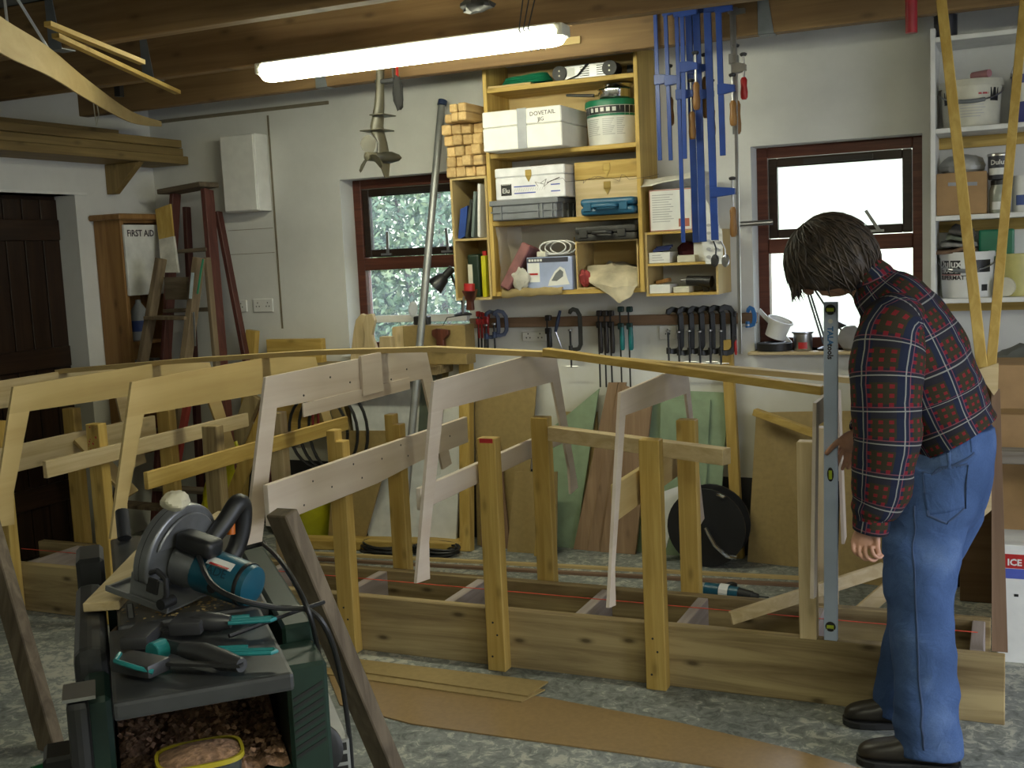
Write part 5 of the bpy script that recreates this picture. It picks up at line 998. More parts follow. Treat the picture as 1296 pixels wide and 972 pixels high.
# cordless drill on the floor
dp = HZ(930, 750); dd = thing('cordless_drill', 'small blue green drill lying on the floor behind the strongback', 'drill', (dp.x, dp.y, 0)); q0, q1 = HZ(893, 746, 0.04), HZ(935, 751, 0.04)
B().cyl(q0, q1, 0.034, 0.03, 14).obj('motor_body', MAKB(), dd, smooth=True); B().cyl(q1, HZ(952, 754, 0.036), 0.028, 0.022, 14).obj('gear_neck', BLACK(), dd, smooth=True); B().cyl(HZ(952, 754, 0.036), HZ(960, 755, 0.036), 0.02, 0.012, 12).obj('chuck', DSTEEL(), dd, smooth=True); B().cyl(HZ(960, 755, 0.036), HZ(973, 756, 0.036), 0.003, n=6).obj('drill_bit', DSTEEL(), dd)
B().cyl(q0.lerp(q1, 0.45) + Vector((0, 0, 0.004)), q0.lerp(q1, 0.72) + Vector((0, 0, 0.002)), 0.0346, n=14, cap=False).obj('white_label', WHITE(), dd); B().bar(q0 + Vector((0.03, 0, -0.01)), q0 + Vector((0.10, 0.16, -0.02)), 0.04, 0.035).obj('grip', BLACK(), dd, bevel=0.008, seg=2)
# ================================================================== left window sill and workbench items
TB = thing('window_bench', 'narrow workbench under the left window mostly hidden by moulds', 'bench', (-3.2, 5.6, 0))
wz = 1.045
B().bx(-3.84, -2.92, 5.50, 5.795, wz - 0.05, wz).obj('bench_top', oldpine('x'), TB, bevel=0.003)
for x in (-3.7, -3.0): B().bx(x, x + 0.06, 5.72, 5.79, 0, wz - 0.05).obj('leg', oldpine('z'), TB)
def profile_block(name, label, pts, Y, th, mat, cat='wood block'):
    P = [HY(a_, b_, Y) for a_, b_ in pts]; lo = min(p.z for p in P)
    for p in P:
        if p.z < lo + 0.02: p.z = wz + 0.001
    return B().prism(P, (0, th, 0)).obj(name, mat, bevel=0.003, label=label, cat=cat)
profile_block('plane_tote', 'pale curved wooden handle blank on the sill, left one', ((441, 441), (447, 420), (450, 405), (457, 397), (463, 399), (464, 410), (462, 425), (470, 441)), 5.60, 0.03, pale('z'))
profile_block('plane_tote', 'pale curved wooden handle blank on the sill, front one', ((458, 441), (461, 424), (459, 410), (463, 398), (471, 397), (474, 406), (470, 424), (482, 441)), 5.55, 0.03, pale('z'))
profile_block('wood_block', 'small cream wooden block standing on the window bench', ((478, 443), (480, 426), (494, 426), (496, 443)), 5.52, 0.05, pale('z'))
profile_block('tapered_block', 'pointed wooden block on the window bench', ((496, 414), (511, 412), (512, 438), (505, 441), (496, 425)), 5.62, 0.04, pale('z'))
x0, x1, z0, z1 = PB(509, 412, 588, 442, 5.56); bb = B().bx(x0, x1, 5.57, 5.69, wz + 0.001, z1).obj('brown_box', MD, bevel=0.003, label='long brown box on the window bench behind the red clamp', cat='box')
vc = thing('bench_vice', 'small reddish brown wooden clamp hanging on the brown box', 'clamp', tuple(HY(557, 440, 5.55)))
B().prism([HY(*q, 5.538) for q in ((546, 418), (552, 416), (561, 417), (567, 418), (567, 424), (561, 430), (562, 442), (552, 442), (552, 430), (546, 424))], (0, 0.03, 0)).obj('body', reddish('z'), vc, bevel=0.003)
B().bx(HY(470, 404, 5.70).x, HY(586, 404, 5.70).x, 5.745, 5.79, HY(530, 408, 5.7).z, HY(530, 399, 5.7).z).obj('white_batten', WHITE(), bevel=0.002, label='white painted batten lying across the left window sill', cat='batten')
# desk lamp
dlm = thing('desk_lamp', 'black desk lamp with tilted shade on the window bench', 'desk lamp', tuple(HY(586, 400, 5.62)))
BKP = plain('dark_grey_enamel', (0.02, 0.02, 0.022), 0.35)
p = HY(586, 399, 5.60); B().lathe([(0.05, 0), (0.052, 0.006), (0.03, 0.016), (0.01, 0.022)], p, n=24).obj('base', BKP, dlm, smooth=True)
B().tube([p + Vector((0, 0, 0.015)), HY(585, 382, 5.62), HY(577, 363, 5.63), HY(571, 347, 5.64)], 0.007, 8).obj('gooseneck', BKP, dlm, smooth=True)
h0, h1 = HY(573, 339, 5.62), HY(550, 363, 5.58); dv = (h1 - h0); L = dv.length
B().lathe([(0.012, 0), (0.022, 0.004), (0.022, L * 0.42), (0.034, L * 0.5), (0.050, L * 0.92), (0.052, L), (0.047, L), (0.030, L * 0.6)], h0, dv, 24).obj('shade', BKP, dlm, smooth=True)
B().tube([p, HY(566, 402, 5.58), HY(556, 420, 5.57), HY(552, 440, 5.58)], 0.003, 6).obj('flex', BLACK(), dlm, smooth=True)
# red mug-like clamp and small fan
VZY = 5.466
vz = thing('wooden_screw_clamp', 'brown wooden clamp with red knob hanging at the box shelf corner', 'clamp', tuple(HY(592, 396, 5.48)))
B().cyl(HY(594, 368, 5.44), HY(594, 359, 5.44), 0.030, n=16).obj('red_knob', RED(), vz, smooth=True); B().prism([HY(*q, VZY) for q in ((584, 368), (602, 366), (600, 376), (597, 382), (598, 393), (590, 393), (590, 380))], (0, 0.03, 0)).obj('body', reddish('z'), vz, bevel=0.003); B().cyl(HY(587, 375, 5.43), HY(586, 397, 5.43), 0.006, n=8).obj('screw', STEEL(), vz)
fn = thing('camping_stove', 'small black gas burner with wire fan on the window bench', 'burner', tuple(HY(535, 410, 5.64)))
B().bx(HY(526, 405, 5.66).x, HY(544, 405, 5.66).x, 5.63, 5.68, HY(535, 412, 5.65).z, HY(535, 400, 5.65).z).obj('body', BLACK(), fn, bevel=0.006); B().lathe([(0.02, 0), (0.028, 0.004), (0.02, 0.008)], HY(523, 392, 5.65), (0.4, -1, 0.2), 16, sq=1.7).obj('wire_fan', plain('clear_wire', (0.5, 0.52, 0.55), 0.3), fn)
# ================================================================== right window sill
sz = 1.0905
pc_ = HY(985, 437, 5.80); pot = thing('plastic_pot', 'white plastic pot tipped over on the right window sill', 'pot', (pc_.x, 5.80, sz + 0.05))
b = B(); dv = Vector((0.35, -0.1, 0.9)); c = HY(981, 436, 5.80); b.lathe([(0.052, 0), (0.055, 0.085), (0.067, 0.086), (0.067, 0.096), (0.060, 0.096), (0.05, 0.01)], c + Vector((0, 0, 0.040)), dv, 24); b.obj('body', WHITE(), pot, smooth=True)
B().bar(HY(960, 392, 5.82), HY(1000, 434, 5.82), 0.022, 0.012, (0, 1, 0)).obj('white_stick', WHITE(), label='white stick propped behind the tipped pot on the sill', cat='stick')
tp = thing('tape_reel', 'black reel of tape lying on the right window sill', 'tape', tuple(HY(980, 447, 5.79))); B().lathe([(0.05, 0), (0.088, 0.003), (0.09, 0.04), (0.05, 0.044), (0.045, 0.03)], (HY(980, 440, 5.80).x, 5.81, sz), n=28).obj('roll', BLACK(), tp, smooth=True)
jt = thing('paint_tin', 'small shiny tin with red label on the right window sill', 'tin', (HY(1016, 440, 5.79).x, 5.80, sz)); c = (HY(1016, 440, 5.79).x, 5.80, sz)
B().lathe([(0.045, 0), (0.047, 0.003), (0.047, 0.085), (0.050, 0.088), (0.056, 0.09), (0.056, 0.098), (0.04, 0.1)], c, n=24).obj('body', STEEL(), jt, smooth=True); wrap(B(), c, 0.047, 0.047, 1, 0.012, 0.045, -20, 35, 6, 0.001).obj('red_label', RED(), jt)
la = thing('lamp_arm', 'black folding lamp arm standing in the right window', 'lamp arm', tuple(HY(1040, 447, 5.82)))
for k, (a, c) in enumerate((((1018, 358), (1042, 436)), ((1022, 360), (1046, 436)), ((1030, 365), (1066, 420)))): B().cyl(HY(*a, 5.80), HY(*c, 5.80), 0.005, n=8).obj('rod', BKP, la, smooth=True)
B().prism([HY(*q, 5.80) for q in ((1056, 405), (1072, 412), (1060, 417))], (0, 0.02, 0)).obj('knuckle', BKP, la); B().lathe([(0.03, 0), (0.034, 0.01), (0.01, 0.02)], (HY(1043, 447, 5.80).x, 5.80, sz), n=16).obj('base', BKP, la, smooth=True)
p = HY(1075, 432, 5.80); crumple('grey_sack', 'small grey sack on the sill behind the man', 'sack', (p.x, 5.80, sz + 0.06), (0.06, 0.05, 0.06), plain('grey_cloth', (0.22, 0.21, 0.20), 0.9), 31, 8, 0.2, zmin=sz)
# ================================================================== white shelves right of the window
QY = 5.50
qx0 = -0.335; qx1 = 0.75; QZ = [2.52, 2.118, 1.728, 1.352]
ws = thing('white_shelf', 'white painted wall shelves with paint buckets at the right edge', 'shelf', (0.2, 5.65, 1.33))
B().bx(qx0, qx0 + 0.022, QY, D0, 1.0, 2.56).obj('side_panel', WHITE(), ws, bevel=0.002); B().bx(qx1, qx1 + 0.022, QY, D0, 1.0, 2.56).obj('side_panel', WHITE(), ws, bevel=0.002)
for z in QZ: B().bx(qx0 + 0.022, qx1, QY, D0, z - 0.022, z).obj('shelf_board', WHITE(), ws, bevel=0.002)
for z in QZ[1:3] + QZ[3:]: B().bx(qx0 + 0.022, qx1, D0 - 0.02, D0, z - 0.075, z - 0.023).obj('support_batten', pine('x'), ws)
tin = lambda name, label, c, r, h, bm, lm, **k: tub(name, label, c, r, r * 1.01, h, bm, lm, 0.012, 0.003, cat='tin', **k)
# top: dark tin
c = (HY(1189, 46, 5.6).x + 0.025, 5.62, QZ[0] + 0.001); tin('paint_tin', 'dark paint tin alone on the top white shelf', c, 0.05, 0.12, plain('dark_tin', (0.04, 0.04, 0.05), 0.4), STEEL())
# large white bucket
x0, x1, z0, z1 = PB(1186, 102, 1268, 162, 5.50); r = (x1 - x0) / 2 * 0.97; c = ((x0 + x1) / 2 + 0.005, 5.50 + r, QZ[1] + 0.001); H_ = z1 - z0
if c[1] + r > 5.785: c = (c[0], 5.785 - r * 1.05, c[2])
bk = tub('paint_bucket', 'large cream paint bucket with wire handle on the upper white shelf', c, r * 0.92, r, H_, CREAM(), CREAM(), 0.03, 0.008, 0.06, cat='bucket', group='paint buckets')
wrap(B(), c, r * 0.92, r, H_, H_ * 0.5, H_ * 0.78, -62, -38, 5, 0.001).obj('black_print', BLACK(), bk); wrap(B(), c, r * 0.92, r, H_, H_ * 0.52, H_ * 0.8, 40, 62, 5, 0.001).obj('black_print', BLACK(), bk); wrap(B(), c, r * 0.92, r, H_, H_ * 0.66, H_ * 0.70, 15, 36, 5, 0.001).obj('red_print', RED(), bk)
for k in range(7): wrap(B(), c, r * 0.92, r, H_, H_ * (0.2 + 0.06 * k), H_ * (0.215 + 0.06 * k), -20, 20 + (k * 7) % 11, 5, 0.001).obj('print_line', PRINT, bk)
rl = HY(1240, 97, 5.56); B().cyl((rl.x - 0.03, 5.58, c[2] + H_ + 0.018), (rl.x + 0.04, 5.52, c[2] + H_ + 0.018), 0.017, n=14).obj('tape_roll', plain('pink_roll', (0.35, 0.16, 0.18), 0.6), smooth=True, label='small pink roll lying on the large cream bucket', cat='roll')
c = (HY(1300, 130, 5.6).x + 0.035, 5.61, QZ[1] + 0.001); pt = tub('paint_can', 'blue and white paint can at the photo edge of the upper white shelf', c, 0.098, 0.10, 0.22, plain('blue_can', (0.04, 0.05, 0.25), 0.4), WHITE(), 0.012, 0.004, cat='paint can')
wrap(B(), c, 0.098, 0.10, 0.22, 0.09, 0.17, -60, 40, 8, 0.001).obj('white_band', WHITE(), pt); wrap(B(), c, 0.098, 0.10, 0.22, 0.05, 0.10, -5, 40, 6, 0.002).obj('red_patch', RED(), pt)
B().tube([(c[0] + 0.103 * math.cos(a), 5.60, c[2] + 0.2 + 0.11 * math.sin(a)) for a in [math.pi * i / 14 for i in range(15)]], 0.003, 6).obj('bail_handle', STEEL(), pt, smooth=True)
# cardboard box with bag
x0, x1, z0, z1 = PB(1185, 218, 1249, 274, 5.52); z0 = QZ[2] + 0.001
cb = thing('carton', 'brown cardboard carton with silver tape and stuffed bag', 'carton', ((x0 + x1) / 2, 5.62, z0)); B().bx(x0, x1, 5.52, 5.76, z0, z1).obj('box', CARD(), cb, bevel=0.003)
B().bx(x0 + 0.10, x0 + 0.13, 5.518, 5.52, z0, z0 + 0.13).obj('tape', plain('brown_tape', (0.22, 0.13, 0.05), 0.3), cb); B().bar((x0 + 0.05, 5.518, z1 - 0.05), (x1 - 0.04, 5.518, z1 - 0.055), 0.002, 0.016).obj('silver_tape', plain('grey_tape', (0, 0, 0)), cb)
crumple('carrier_bag', 'grey bag bulging out of the cardboard carton', 'bag', ((x0 + x1) / 2, 5.64, z1 + 0.03), (0.10, 0.08, 0.055), plain('grey_bag', (0, 0, 0)), 41, 10, 0.15, zmin=z1 + 0.002)
# jars and tins
c = (HY(1263, 255, 5.55).x + 0.008, 5.57, QZ[2] + 0.001); jr = thing('glass_jar', 'glass jar with white label beside the cardboard carton', 'jar', c); B().lathe([(0.042, 0), (0.045, 0.005), (0.045, 0.10), (0.036, 0.125), (0.036, 0.13)], c, n=20).obj('glass', plain('dusty_glass', (0.34, 0.36, 0.30), 0.2), jr, smooth=True); wrap(B(), c, 0.045, 0.045, 1, 0.015, 0.05, -45, 45, 8, 0.001).obj('paper_label', WHITE(), jr); B().lathe([(0.039, 0.125), (0.039, 0.145), (0.03, 0.147)], c, n=20).obj('cap', BLACK(), jr, smooth=True)
c2 = (c[0], c[1], c[2] + 0.149); t2 = tin('paint_tin', 'black and white tin standing on the glass jar', c2, 0.05, 0.115, plain('dark_tin', (0, 0, 0)), STEEL()); wrap(B(), c2, 0.05, 0.0505, 0.115, 0.02, 0.05, -60, 60, 8, 0.001).obj('white_band', WHITE(), t2)
text_wrap('Dulux', WHITE(), t2, c2, 0.0512, -5, 0.065, 0.03)
c = (HY(1290, 250, 5.55).x + 0.02, 5.60, QZ[2] + 0.001); j2 = tub('white_jar', 'white plastic jar with blue print at the photo edge, middle shelf', c, 0.05, 0.05, 0.16, WHITE(), WHITE(), 0.025, 0.003, cat='jar'); wrap(B(), c, 0.05, 0.05, 1, 0.03, 0.075, -40, 40, 8, 0.001).obj('blue_band', plain('blue_label', (0, 0, 0)), j2)
# Dulux bucket
x0, x1, z0, z1 = PB(1188, 320, 1258, 378, 5.51); r = (x1 - x0) / 2; c = ((x0 + x1) / 2, 5.515 + r, QZ[3] + 0.001); H_ = (z1 - z0)
if c[1] + r > 5.78: c = (c[0], 5.78 - r * 1.03, c[2])
dk = tub('paint_bucket', 'white trade paint bucket with black printed band on the low shelf', c, r * 0.94, r, H_, WHITE(), WHITE(), 0.025, 0.006, 0.05, cat='bucket', group='paint buckets')
bk_ = wrap(B(), c, r * 0.94, r, H_, H_ * 0.52, H_ * 0.82, -70, -12, 10, 0.001).obj('black_band', BLACK(), dk); wrap(B(), c, r * 0.94, r, H_, H_ * 0.55, H_ * 0.82, 5, 60, 10, 0.001).obj('black_band', BLACK(), dk); wrap(B(), c, r * 0.94, r, H_, H_ * 0.5, H_ * 0.515, -70, -12, 10, 0.001).obj('red_line', RED(), dk)
text_wrap('Dulux', WHITE(), dk, c, r * 0.985, -41, H_ * 0.67, 0.050, 0.001)
text_wrap('TRADE', WHITE(), dk, c, r * 0.985, -41, H_ * 0.55, 0.030)
text_wrap('SUPERMATT', INK, dk, c, r * 0.97, -32, H_ * 0.40, 0.027)
wrap(B(), c, r * 0.94, r, H_, H_ * 0.14, H_ * 0.28, 35, 52, 4, 0.001).obj('bar_code', BLACK(), dk)
for k in range(4): sheet('folded_cloth', ('brown folded cloth right on top of the trade bucket', 'grey folded cloth second up on the trade bucket', 'green grey folded cloth third up on the trade bucket', 'topmost crumpled grey cloth above the trade bucket')[k], 'cloth', [[(x0 - 0.01 + 0.02 * k, 5.53, c[2] + H_ + 0.014 + 0.03 * k), (x1 - 0.08, 5.53, c[2] + H_ + 0.016 + 0.022 * k)], [(x0 + 0.02 * k, 5.74, c[2] + H_ + 0.016 + 0.04 * k), (x1 - 0.10, 5.74, c[2] + H_ + 0.02 + 0.03 * k)]], plain(('brown_cloth', 'grey_cloth2', 'green_cloth', 'dark_cloth')[k], ((0.2, 0.12, 0.07), (0.3, 0.29, 0.26), (0.16, 0.18, 0.13), (0.11, 0.1, 0.09))[k], 0.9, mottle=0.4), 0.016, 50 + k, 0.016)
x0, x1, z0, z1 = PB(1238, 290, 1284, 322, 5.62); B().bx(x0, x1, 5.68, 5.76, QZ[3] + 0.001 + 0.15, z1).obj('green_tray', plain('green_plastic', (0, 0, 0)), bevel=0.01, seg=2, label='green plastic tray propped behind the trade bucket', cat='tray')
c = (HY(1288, 352, 5.55).x, 5.60, QZ[3] + 0.001); tub('yellow_can', 'pale yellow can at the photo edge of the low shelf', c, 0.062, 0.063, 0.19, plain('pale_yellow', (0.5, 0.46, 0.17), 0.5), plain('pale_yellow', (0, 0, 0)), 0.014, 0.003, cat='can')
c = HY(1272, 372, 5.53); B().cyl((c.x, 5.53, QZ[3] + 0.045), (c.x + 0.01, 5.58, QZ[3] + 0.045), 0.043, n=20).obj('round_lid', CREAM(), smooth=True, label='round cream lid standing beside the pale yellow can', cat='lid')
# below the white shelves: boxes, cloth, trestle
x0, x1, z0, z1 = PB(1215, 440, 1345, 465, 5.3)
bt_ = thing('low_bench', 'brown low cupboard behind the stem carrying tape and cloth', 'cupboard', ((x0 + x1) / 2, 5.5, 0)); B().bx(x0, x0 + 0.8, 5.28, 5.78, 0.0, 1.0).obj('carcass', wood('dark_ply', (0.16, 0.10, 0.05), (0.11, 0.065, 0.03), 'x', 14), bt_, bevel=0.004)
B().lathe([(0.075, 0), (0.085, 0.003), (0.085, 0.058), (0.075, 0.06), (0.045, 0.058), (0.045, 0.002)], (HY(1246, 430, 5.4).x, 5.42, 1.001), n=28).obj('tape_roll', WHITE(), smooth=True, label='fat white roll of tape on the brown low cupboard', cat='tape')
p = HY(1285, 435, 5.35); crumple('grey_tarp', 'grey crumpled tarpaulin on the brown low cupboard', 'tarpaulin', (p.x + 0.06, 5.42, 1.07), (0.15, 0.12, 0.07), plain('grey_tarp', (0.13, 0.135, 0.13), 0.7), 61, 12, 0.3, zmin=1.001)
x0, x1, z0, z1 = PB(1258, 462, 1340, 565, 4.95); cb2 = thing('big_carton', 'large brown cardboard carton on the floor behind the stem', 'carton', ((x0 + x1) / 2, 5.0, 0.0)); B().bx(x0, x1, 4.95, 5.25, 0.30, z1).obj('box', CARD(), cb2, bevel=0.004); B().bx(x0, x1, 4.948, 4.95, lerp(0.3, z1, 0.75), lerp(0.3, z1, 0.78)).obj('seam', plain('brown_tape', (0, 0, 0)), cb2)
B().bx(x0 + 0.01, x1 - 0.01, 4.96, 5.24, 0, 0.298).obj('lower_carton', CARD(), bevel=0.004, label='plain carton under the large brown carton', cat='carton')
tr1 = thing('saw_trestle', 'paint spattered wooden trestle standing behind the man', 'trestle', (0.1, 4.75, 0)); GT = wood('spattered_grey', (0.33, 0.30, 0.25), (0.18, 0.15, 0.12), 'x', 20, 0.8, 0.4)
tx0 = HY(1150, 576, 4.75).x; tz = HY(1275, 575, 4.75).z
B().bx(tx0, tx0 + 1.1, 4.70, 4.80, tz - 0.03, tz + 0.02).obj('top_rail', GT, tr1, bevel=0.003)
for x, dx in ((tx0 + 0.15, -0.16), (tx0 + 0.62, 0.10)):
    for dy in (-0.22, 0.22): B().bar((x + dx, 4.75 + dy, 0), (x, 4.75 + dy * 0.15, tz - 0.03), 0.05, 0.03, (0, 1, 0)).obj('leg', plain('dark_trestle_leg', (0.05, 0.045, 0.04), 0.8), tr1, bevel=0.003)
    B().bar((x + dx * 0.5, 4.75 - 0.13, tz * 0.45), (x + dx * 0.5, 4.75 + 0.13, tz * 0.45), 0.02, 0.06).obj('leg_brace', GT, tr1)
x0, x1, z0, z1 = PB(1262, 690, 1300, 762, 4.55); ic = thing('white_carton', 'white carton with red and blue print on the floor behind the stem', 'carton', ((x0 + x1) / 2, 4.6, 0)); B().bx(x0, x1, 4.55, 4.80, 0, z1).obj('box', WHITE(), ic, bevel=0.003)
B().bx(x0, x1, 4.5485, 4.55, z1 - 0.09, z1 - 0.035).obj('red_print', RED(), ic); B().bx(x0, x1, 4.5485, 4.55, z1 - 0.13, z1 - 0.092).obj('blue_print', plain('blue_print', (0, 0, 0)), ic); B().bx(x0 + 0.06, x0 + 0.075, 4.5485, 4.55, z1 - 0.2, z1 - 0.19).obj('black_print', BLACK(), ic)
text('ICE', 'lettering', WHITE(), ic, (x0 + 0.035, 4.548, z1 - 0.078), (1, 0, 0), (0, 0, 1), 0.035, bold=0.001)
p = HZ(1225, 745); B().bx(p.x - 0.18, p.x + 0.14, p.y, p.y + 0.25, 0, 0.15).obj('black_case', BLACK(), bevel=0.02, seg=2, label='black tool case on the floor behind the man legs', cat='case')
p0, p1 = HY(1205, 655, 4.6), HY(1262, 625, 4.6); B().bar((p0.x - 0.35, 4.50, 0.15), (p1.x, 4.60, p1.z), 0.02, 0.06).obj('brace_board', pale('x'), label='pale board slanting up behind the man thigh', cat='board', bevel=0.002)
panel('brown_panel_stack', 'brown fibreboard standing behind the spirit level', ((1060, 735, 0), (1120, 742, 0), (1120, 520, 1), (1066, 520, 1)), 5.6, 5.74, 0.018, MD)
# ================================================================== odds and ends in the roof
rs = []
cpts = spline([HZ(-40, 8, 2.47), HZ(0, 45, 2.46), HZ(60, 78, 2.45), HZ(110, 114, 2.45), HZ(165, 148, 2.48), HZ(203, 157, 2.52)], 6)
for i, p in enumerate(cpts):
    w = lerp(0.135, 0.03, (i / (len(cpts) - 1)) ** 1.6); rs.append([p + Vector((0, 0, -w / 2)), p + Vector((0.006, 0.004, -w / 2)), p + Vector((0.006, 0.004, w / 2)), p + Vector((0, 0, w / 2))])
b = B(); b.rings(rs); b.obj('curved_strip', ply('y'), label='wide curved plywood strip hanging under the roof at top left', cat='strip', smooth=True)
for k, (a, c, lab) in enumerate((((60, 30), (180, 79), 'short pale batten hanging down under the left joists'), ((70, 45), (225, 117), 'long pale batten hanging down under the left joists'))):
    p0, p1 = HZ(*a, 2.555), HZ(*c, 2.50); B().bar(p0, p1, 0.03, 0.018).obj('roof_batten', pine('y'), label=lab, cat='batten', group='battens under the roof')
for k, (a, c) in enumerate((((5, -8), (9, 28)), ((18, -8), (60, 60)))): B().cyl(HY(*a, 3.4), HY(*c, 3.5), 0.006, n=6).obj('hanging_rope', WHITE(), label=('short white rope at the extreme top left corner', 'slanting white rod at top left above the curved strip')[k], cat='rope')
x0 = HZ(310, 30, 2.80); B().bx(-3.25, -2.62, 4.52, 5.1, 2.776, 2.79).obj('stored_white_board', WHITE(), label='white board stored on the joists above the fluorescent light', cat='board')
B().bx(-2.5, -1.2, 3.7, 5.1, 2.776, 2.79).obj('stored_board', plain('pale_board', (0.34, 0.31, 0.25), 0.7), label='pale board stored flat on the joists at top centre', cat='board')
B().bx(-4.9, -3.6, 3.0, 5.1, 2.776, 2.79).obj('stored_board', plain('grey_board', (0.14, 0.145, 0.14), 0.8, mottle=0.5, scale=4), label='grey stained board stored flat on the left joists', cat='board')
B().cyl(HY(1153, -20, 4.85), HY(1153.5, 42, 4.85), 0.023, n=16).obj('red_pipe', plain('red_paint', (0.33, 0.02, 0.03), 0.4), smooth=True, label='red round pipe hanging down at the top right', cat='pipe')
p = HY(596, 4, 4.3); crumple('dark_bundle', 'dark cable bundle above the right end of the light', 'cable', (p.x, 4.35, p.z), (0.07, 0.05, 0.03), BLACK(), 71, 8, 0.3)
B().tube([HY(118, 128, 4.7), HY(120, 145, 4.7), HY(122, 160, 4.7), HY(125, 145, 4.7), HY(122, 128, 4.7)], 0.003, 5).obj('string_loop', CREAM(), label='pale loop of string hanging from the curved strip', cat='string')
B().prism([HY(*q, 5.195) for q in ((668, 53), (735, 46), (735, 55), (668, 63))], (0, -0.012, 0)).obj('joist_patch', ply('x'), label='grey plywood patch nailed on the joist above the shelves', cat='board')
B().prism([HY(*q, 4.6) for q in ((143, 92), (150, 92), (152, 122), (145, 122))], (0, 0.03, 0)).obj('hoist_hook', BLACK(), label='black hook hanging from the joist at upper left', cat='hook')
# ================================================================== spirit level
sl = thing('spirit_level', 'long grey aluminium spirit level held upright on the frame', 'spirit level', (-0.576, 3.953, ZT))
s0, s1 = Vector((-0.576, 3.953, ZT + 0.0005)), Vector((-0.561, 3.953, 1.435)); dL = (s1 - s0)
SLM = plain('level_paint', (0.46, 0.54, 0.70), 0.4, mottle=0.05)
B().bar(s0, s1, 0.046, 0.024, (0, 1, 0)).obj('bar', SLM, sl, bevel=0.002)
def on(t_, dx=0.0, out=0.0): return s0 + dL * t_ + Vector((dx, -0.0122 - out, 0))
VIAL = plain('vial_fluid', (0.45, 0.55, 0.04), 0.2)
for t_, rx, rz_, nm in ((0.978, 0.018, 0.018, 'round'), (0.50, 0.011, 0.025, 'slot'), (0.043, 0.018, 0.018, 'round')):
    c = on(t_); v = B(); v.lathe([(rx, -0.001), (rx, 0.0015), (rx * 0.8, 0.0025)], c, (0, -1, 0), 24, sq=rz_ / rx); bz = v.obj('vial_bezel', BLACK(), sl)
    if nm == 'round': B().cyl(c + Vector((-0.012, -0.0035, 0)), c + Vector((0.012, -0.0035, 0)), 0.0065, n=12).obj('vial', VIAL, bz, smooth=True); B().bx(c.x - 0.013, c.x + 0.013, c.y - 0.0022, c.y - 0.0015, c.z - 0.012, c.z - 0.008).obj('vial_rest', WHITE(), bz)
    else: B().cyl(c + Vector((0, -0.0035, -0.015)), c + Vector((0, -0.0035, 0.015)), 0.006, n=12).obj('vial', VIAL, bz, smooth=True)
B().cyl(on(0.945, 0, 0.0008), on(0.945, 0, -0.002), 0.008, n=16).obj('hanging_hole', WHITE(), sl)
up_ = Vector((1, 0, 0)); dn_ = -dL.normalized()
text('TALA', 'lettering', plain('blue_lettering', (0.03, 0.16, 0.45), 0.5), sl, on(0.930, -0.009, 0.0004), dn_, up_, 0.026, bold=0.0009)
text('tools', 'lettering', INK, sl, on(0.880, -0.009, 0.0004), dn_, up_, 0.026, bold=0.0009)
# ================================================================== hardboard on the floor
def floor_sheet(name, label, pts, z, th, mat, rag=0.0):
    P = [HZ(a_, b_, z) for a_, b_ in pts]
    return B().prism(P, (0, 0, th)).obj(name, mat, label=label, cat='board')
floor_sheet('hardboard_sheet', 'long brown hardboard sheet lying on the floor in the foreground', ((430, 893), (520, 917), (640, 934), (780, 953), (960, 980), (1160, 1000), (1090, 974), (1000, 949), (860, 916), (690, 884), (540, 862), (412, 846)), 0.0005, 0.005, hardboard())
floor_sheet('hardboard_strip', 'upper short hardboard strip on the floor by the strongback', ((425, 832), (694, 864), (668, 882), (418, 846)), 0.012, 0.005, MD)
floor_sheet('hardboard_strip', 'middle short hardboard strip under the upper one', ((420, 842), (690, 874), (660, 889), (412, 854)), 0.0062, 0.005, MD)
# leaning timbers in the foreground
B().bar((-1.80, 2.95, 0.0), HY(356, 648, 2.68), 0.095, 0.05, (0.3, 1, 0)).obj('leaning_timber', greywood('z'), bevel=0.004, label='weathered timber leaning against the right side of the machine', cat='timber')
B().bar(HZ(66, 948, 0.0), HY(-22, 640, 2.95), 0.085, 0.05, (0, 1, 0)).obj('leaning_timber', greywood('z'), bevel=0.004, label='dark timber post leaning at the bottom left corner', cat='timber')
B().bx(-3.62, -3.0, 3.55, 3.58, 0, 0.006).obj('floor_offcut', oldpine('x'), label='thin wooden strip on the floor left of the machine', cat='offcut')
# ================================================================== planer machine
MA = Vector((-0.70, 0.714, 0)).normalized(); MW = Vector((0.714, 0.70, 0)).normalized(); MO = Vector((-1.541, 1.537, 0))
def ML(u, v, z): return MO + MW * u + MA * v + Vector((0, 0, z))
def mbox(b, u0, u1, v0, v1, z0, z1):
    return b.hexa([ML(u0, v0, z0), ML(u1, v0, z0), ML(u1, v1, z0), ML(u0, v1, z0), ML(u0, v0, z1), ML(u1, v0, z1), ML(u1, v1, z1), ML(u0, v1, z1)])
pm = thing('planer_machine', 'dark green planing machine with grey tables and chip bay', 'machine', ML(0.18, 0.6, 0))
DG = plain('dark_green_enamel', (0.010, 0.028, 0.020), 0.4, mottle=0.2); IRON = plain('grey_cast_iron', (0.060, 0.062, 0.066), 0.35, 0.4, mottle=0.25, scale=8); DK = plain('dark_casting', (0.032, 0.033, 0.036), 0.45, 0.3, mottle=0.3, scale=9)
mbox(B(), 0.0, 0.338, -0.02, 0.44, 0.813, 0.850).obj('front_table', IRON, pm, bevel=0.008, seg=2)
mbox(B(), 0.02, 0.36, 0.46, 1.36, 0.818, 0.850).obj('rear_table', IRON, pm, bevel=0.008, seg=2)
mbox(B(), -0.075, -0.005, 0.33, 0.90, 0.60, 0.846).obj('left_casting', DK, pm, bevel=0.03, seg=3)
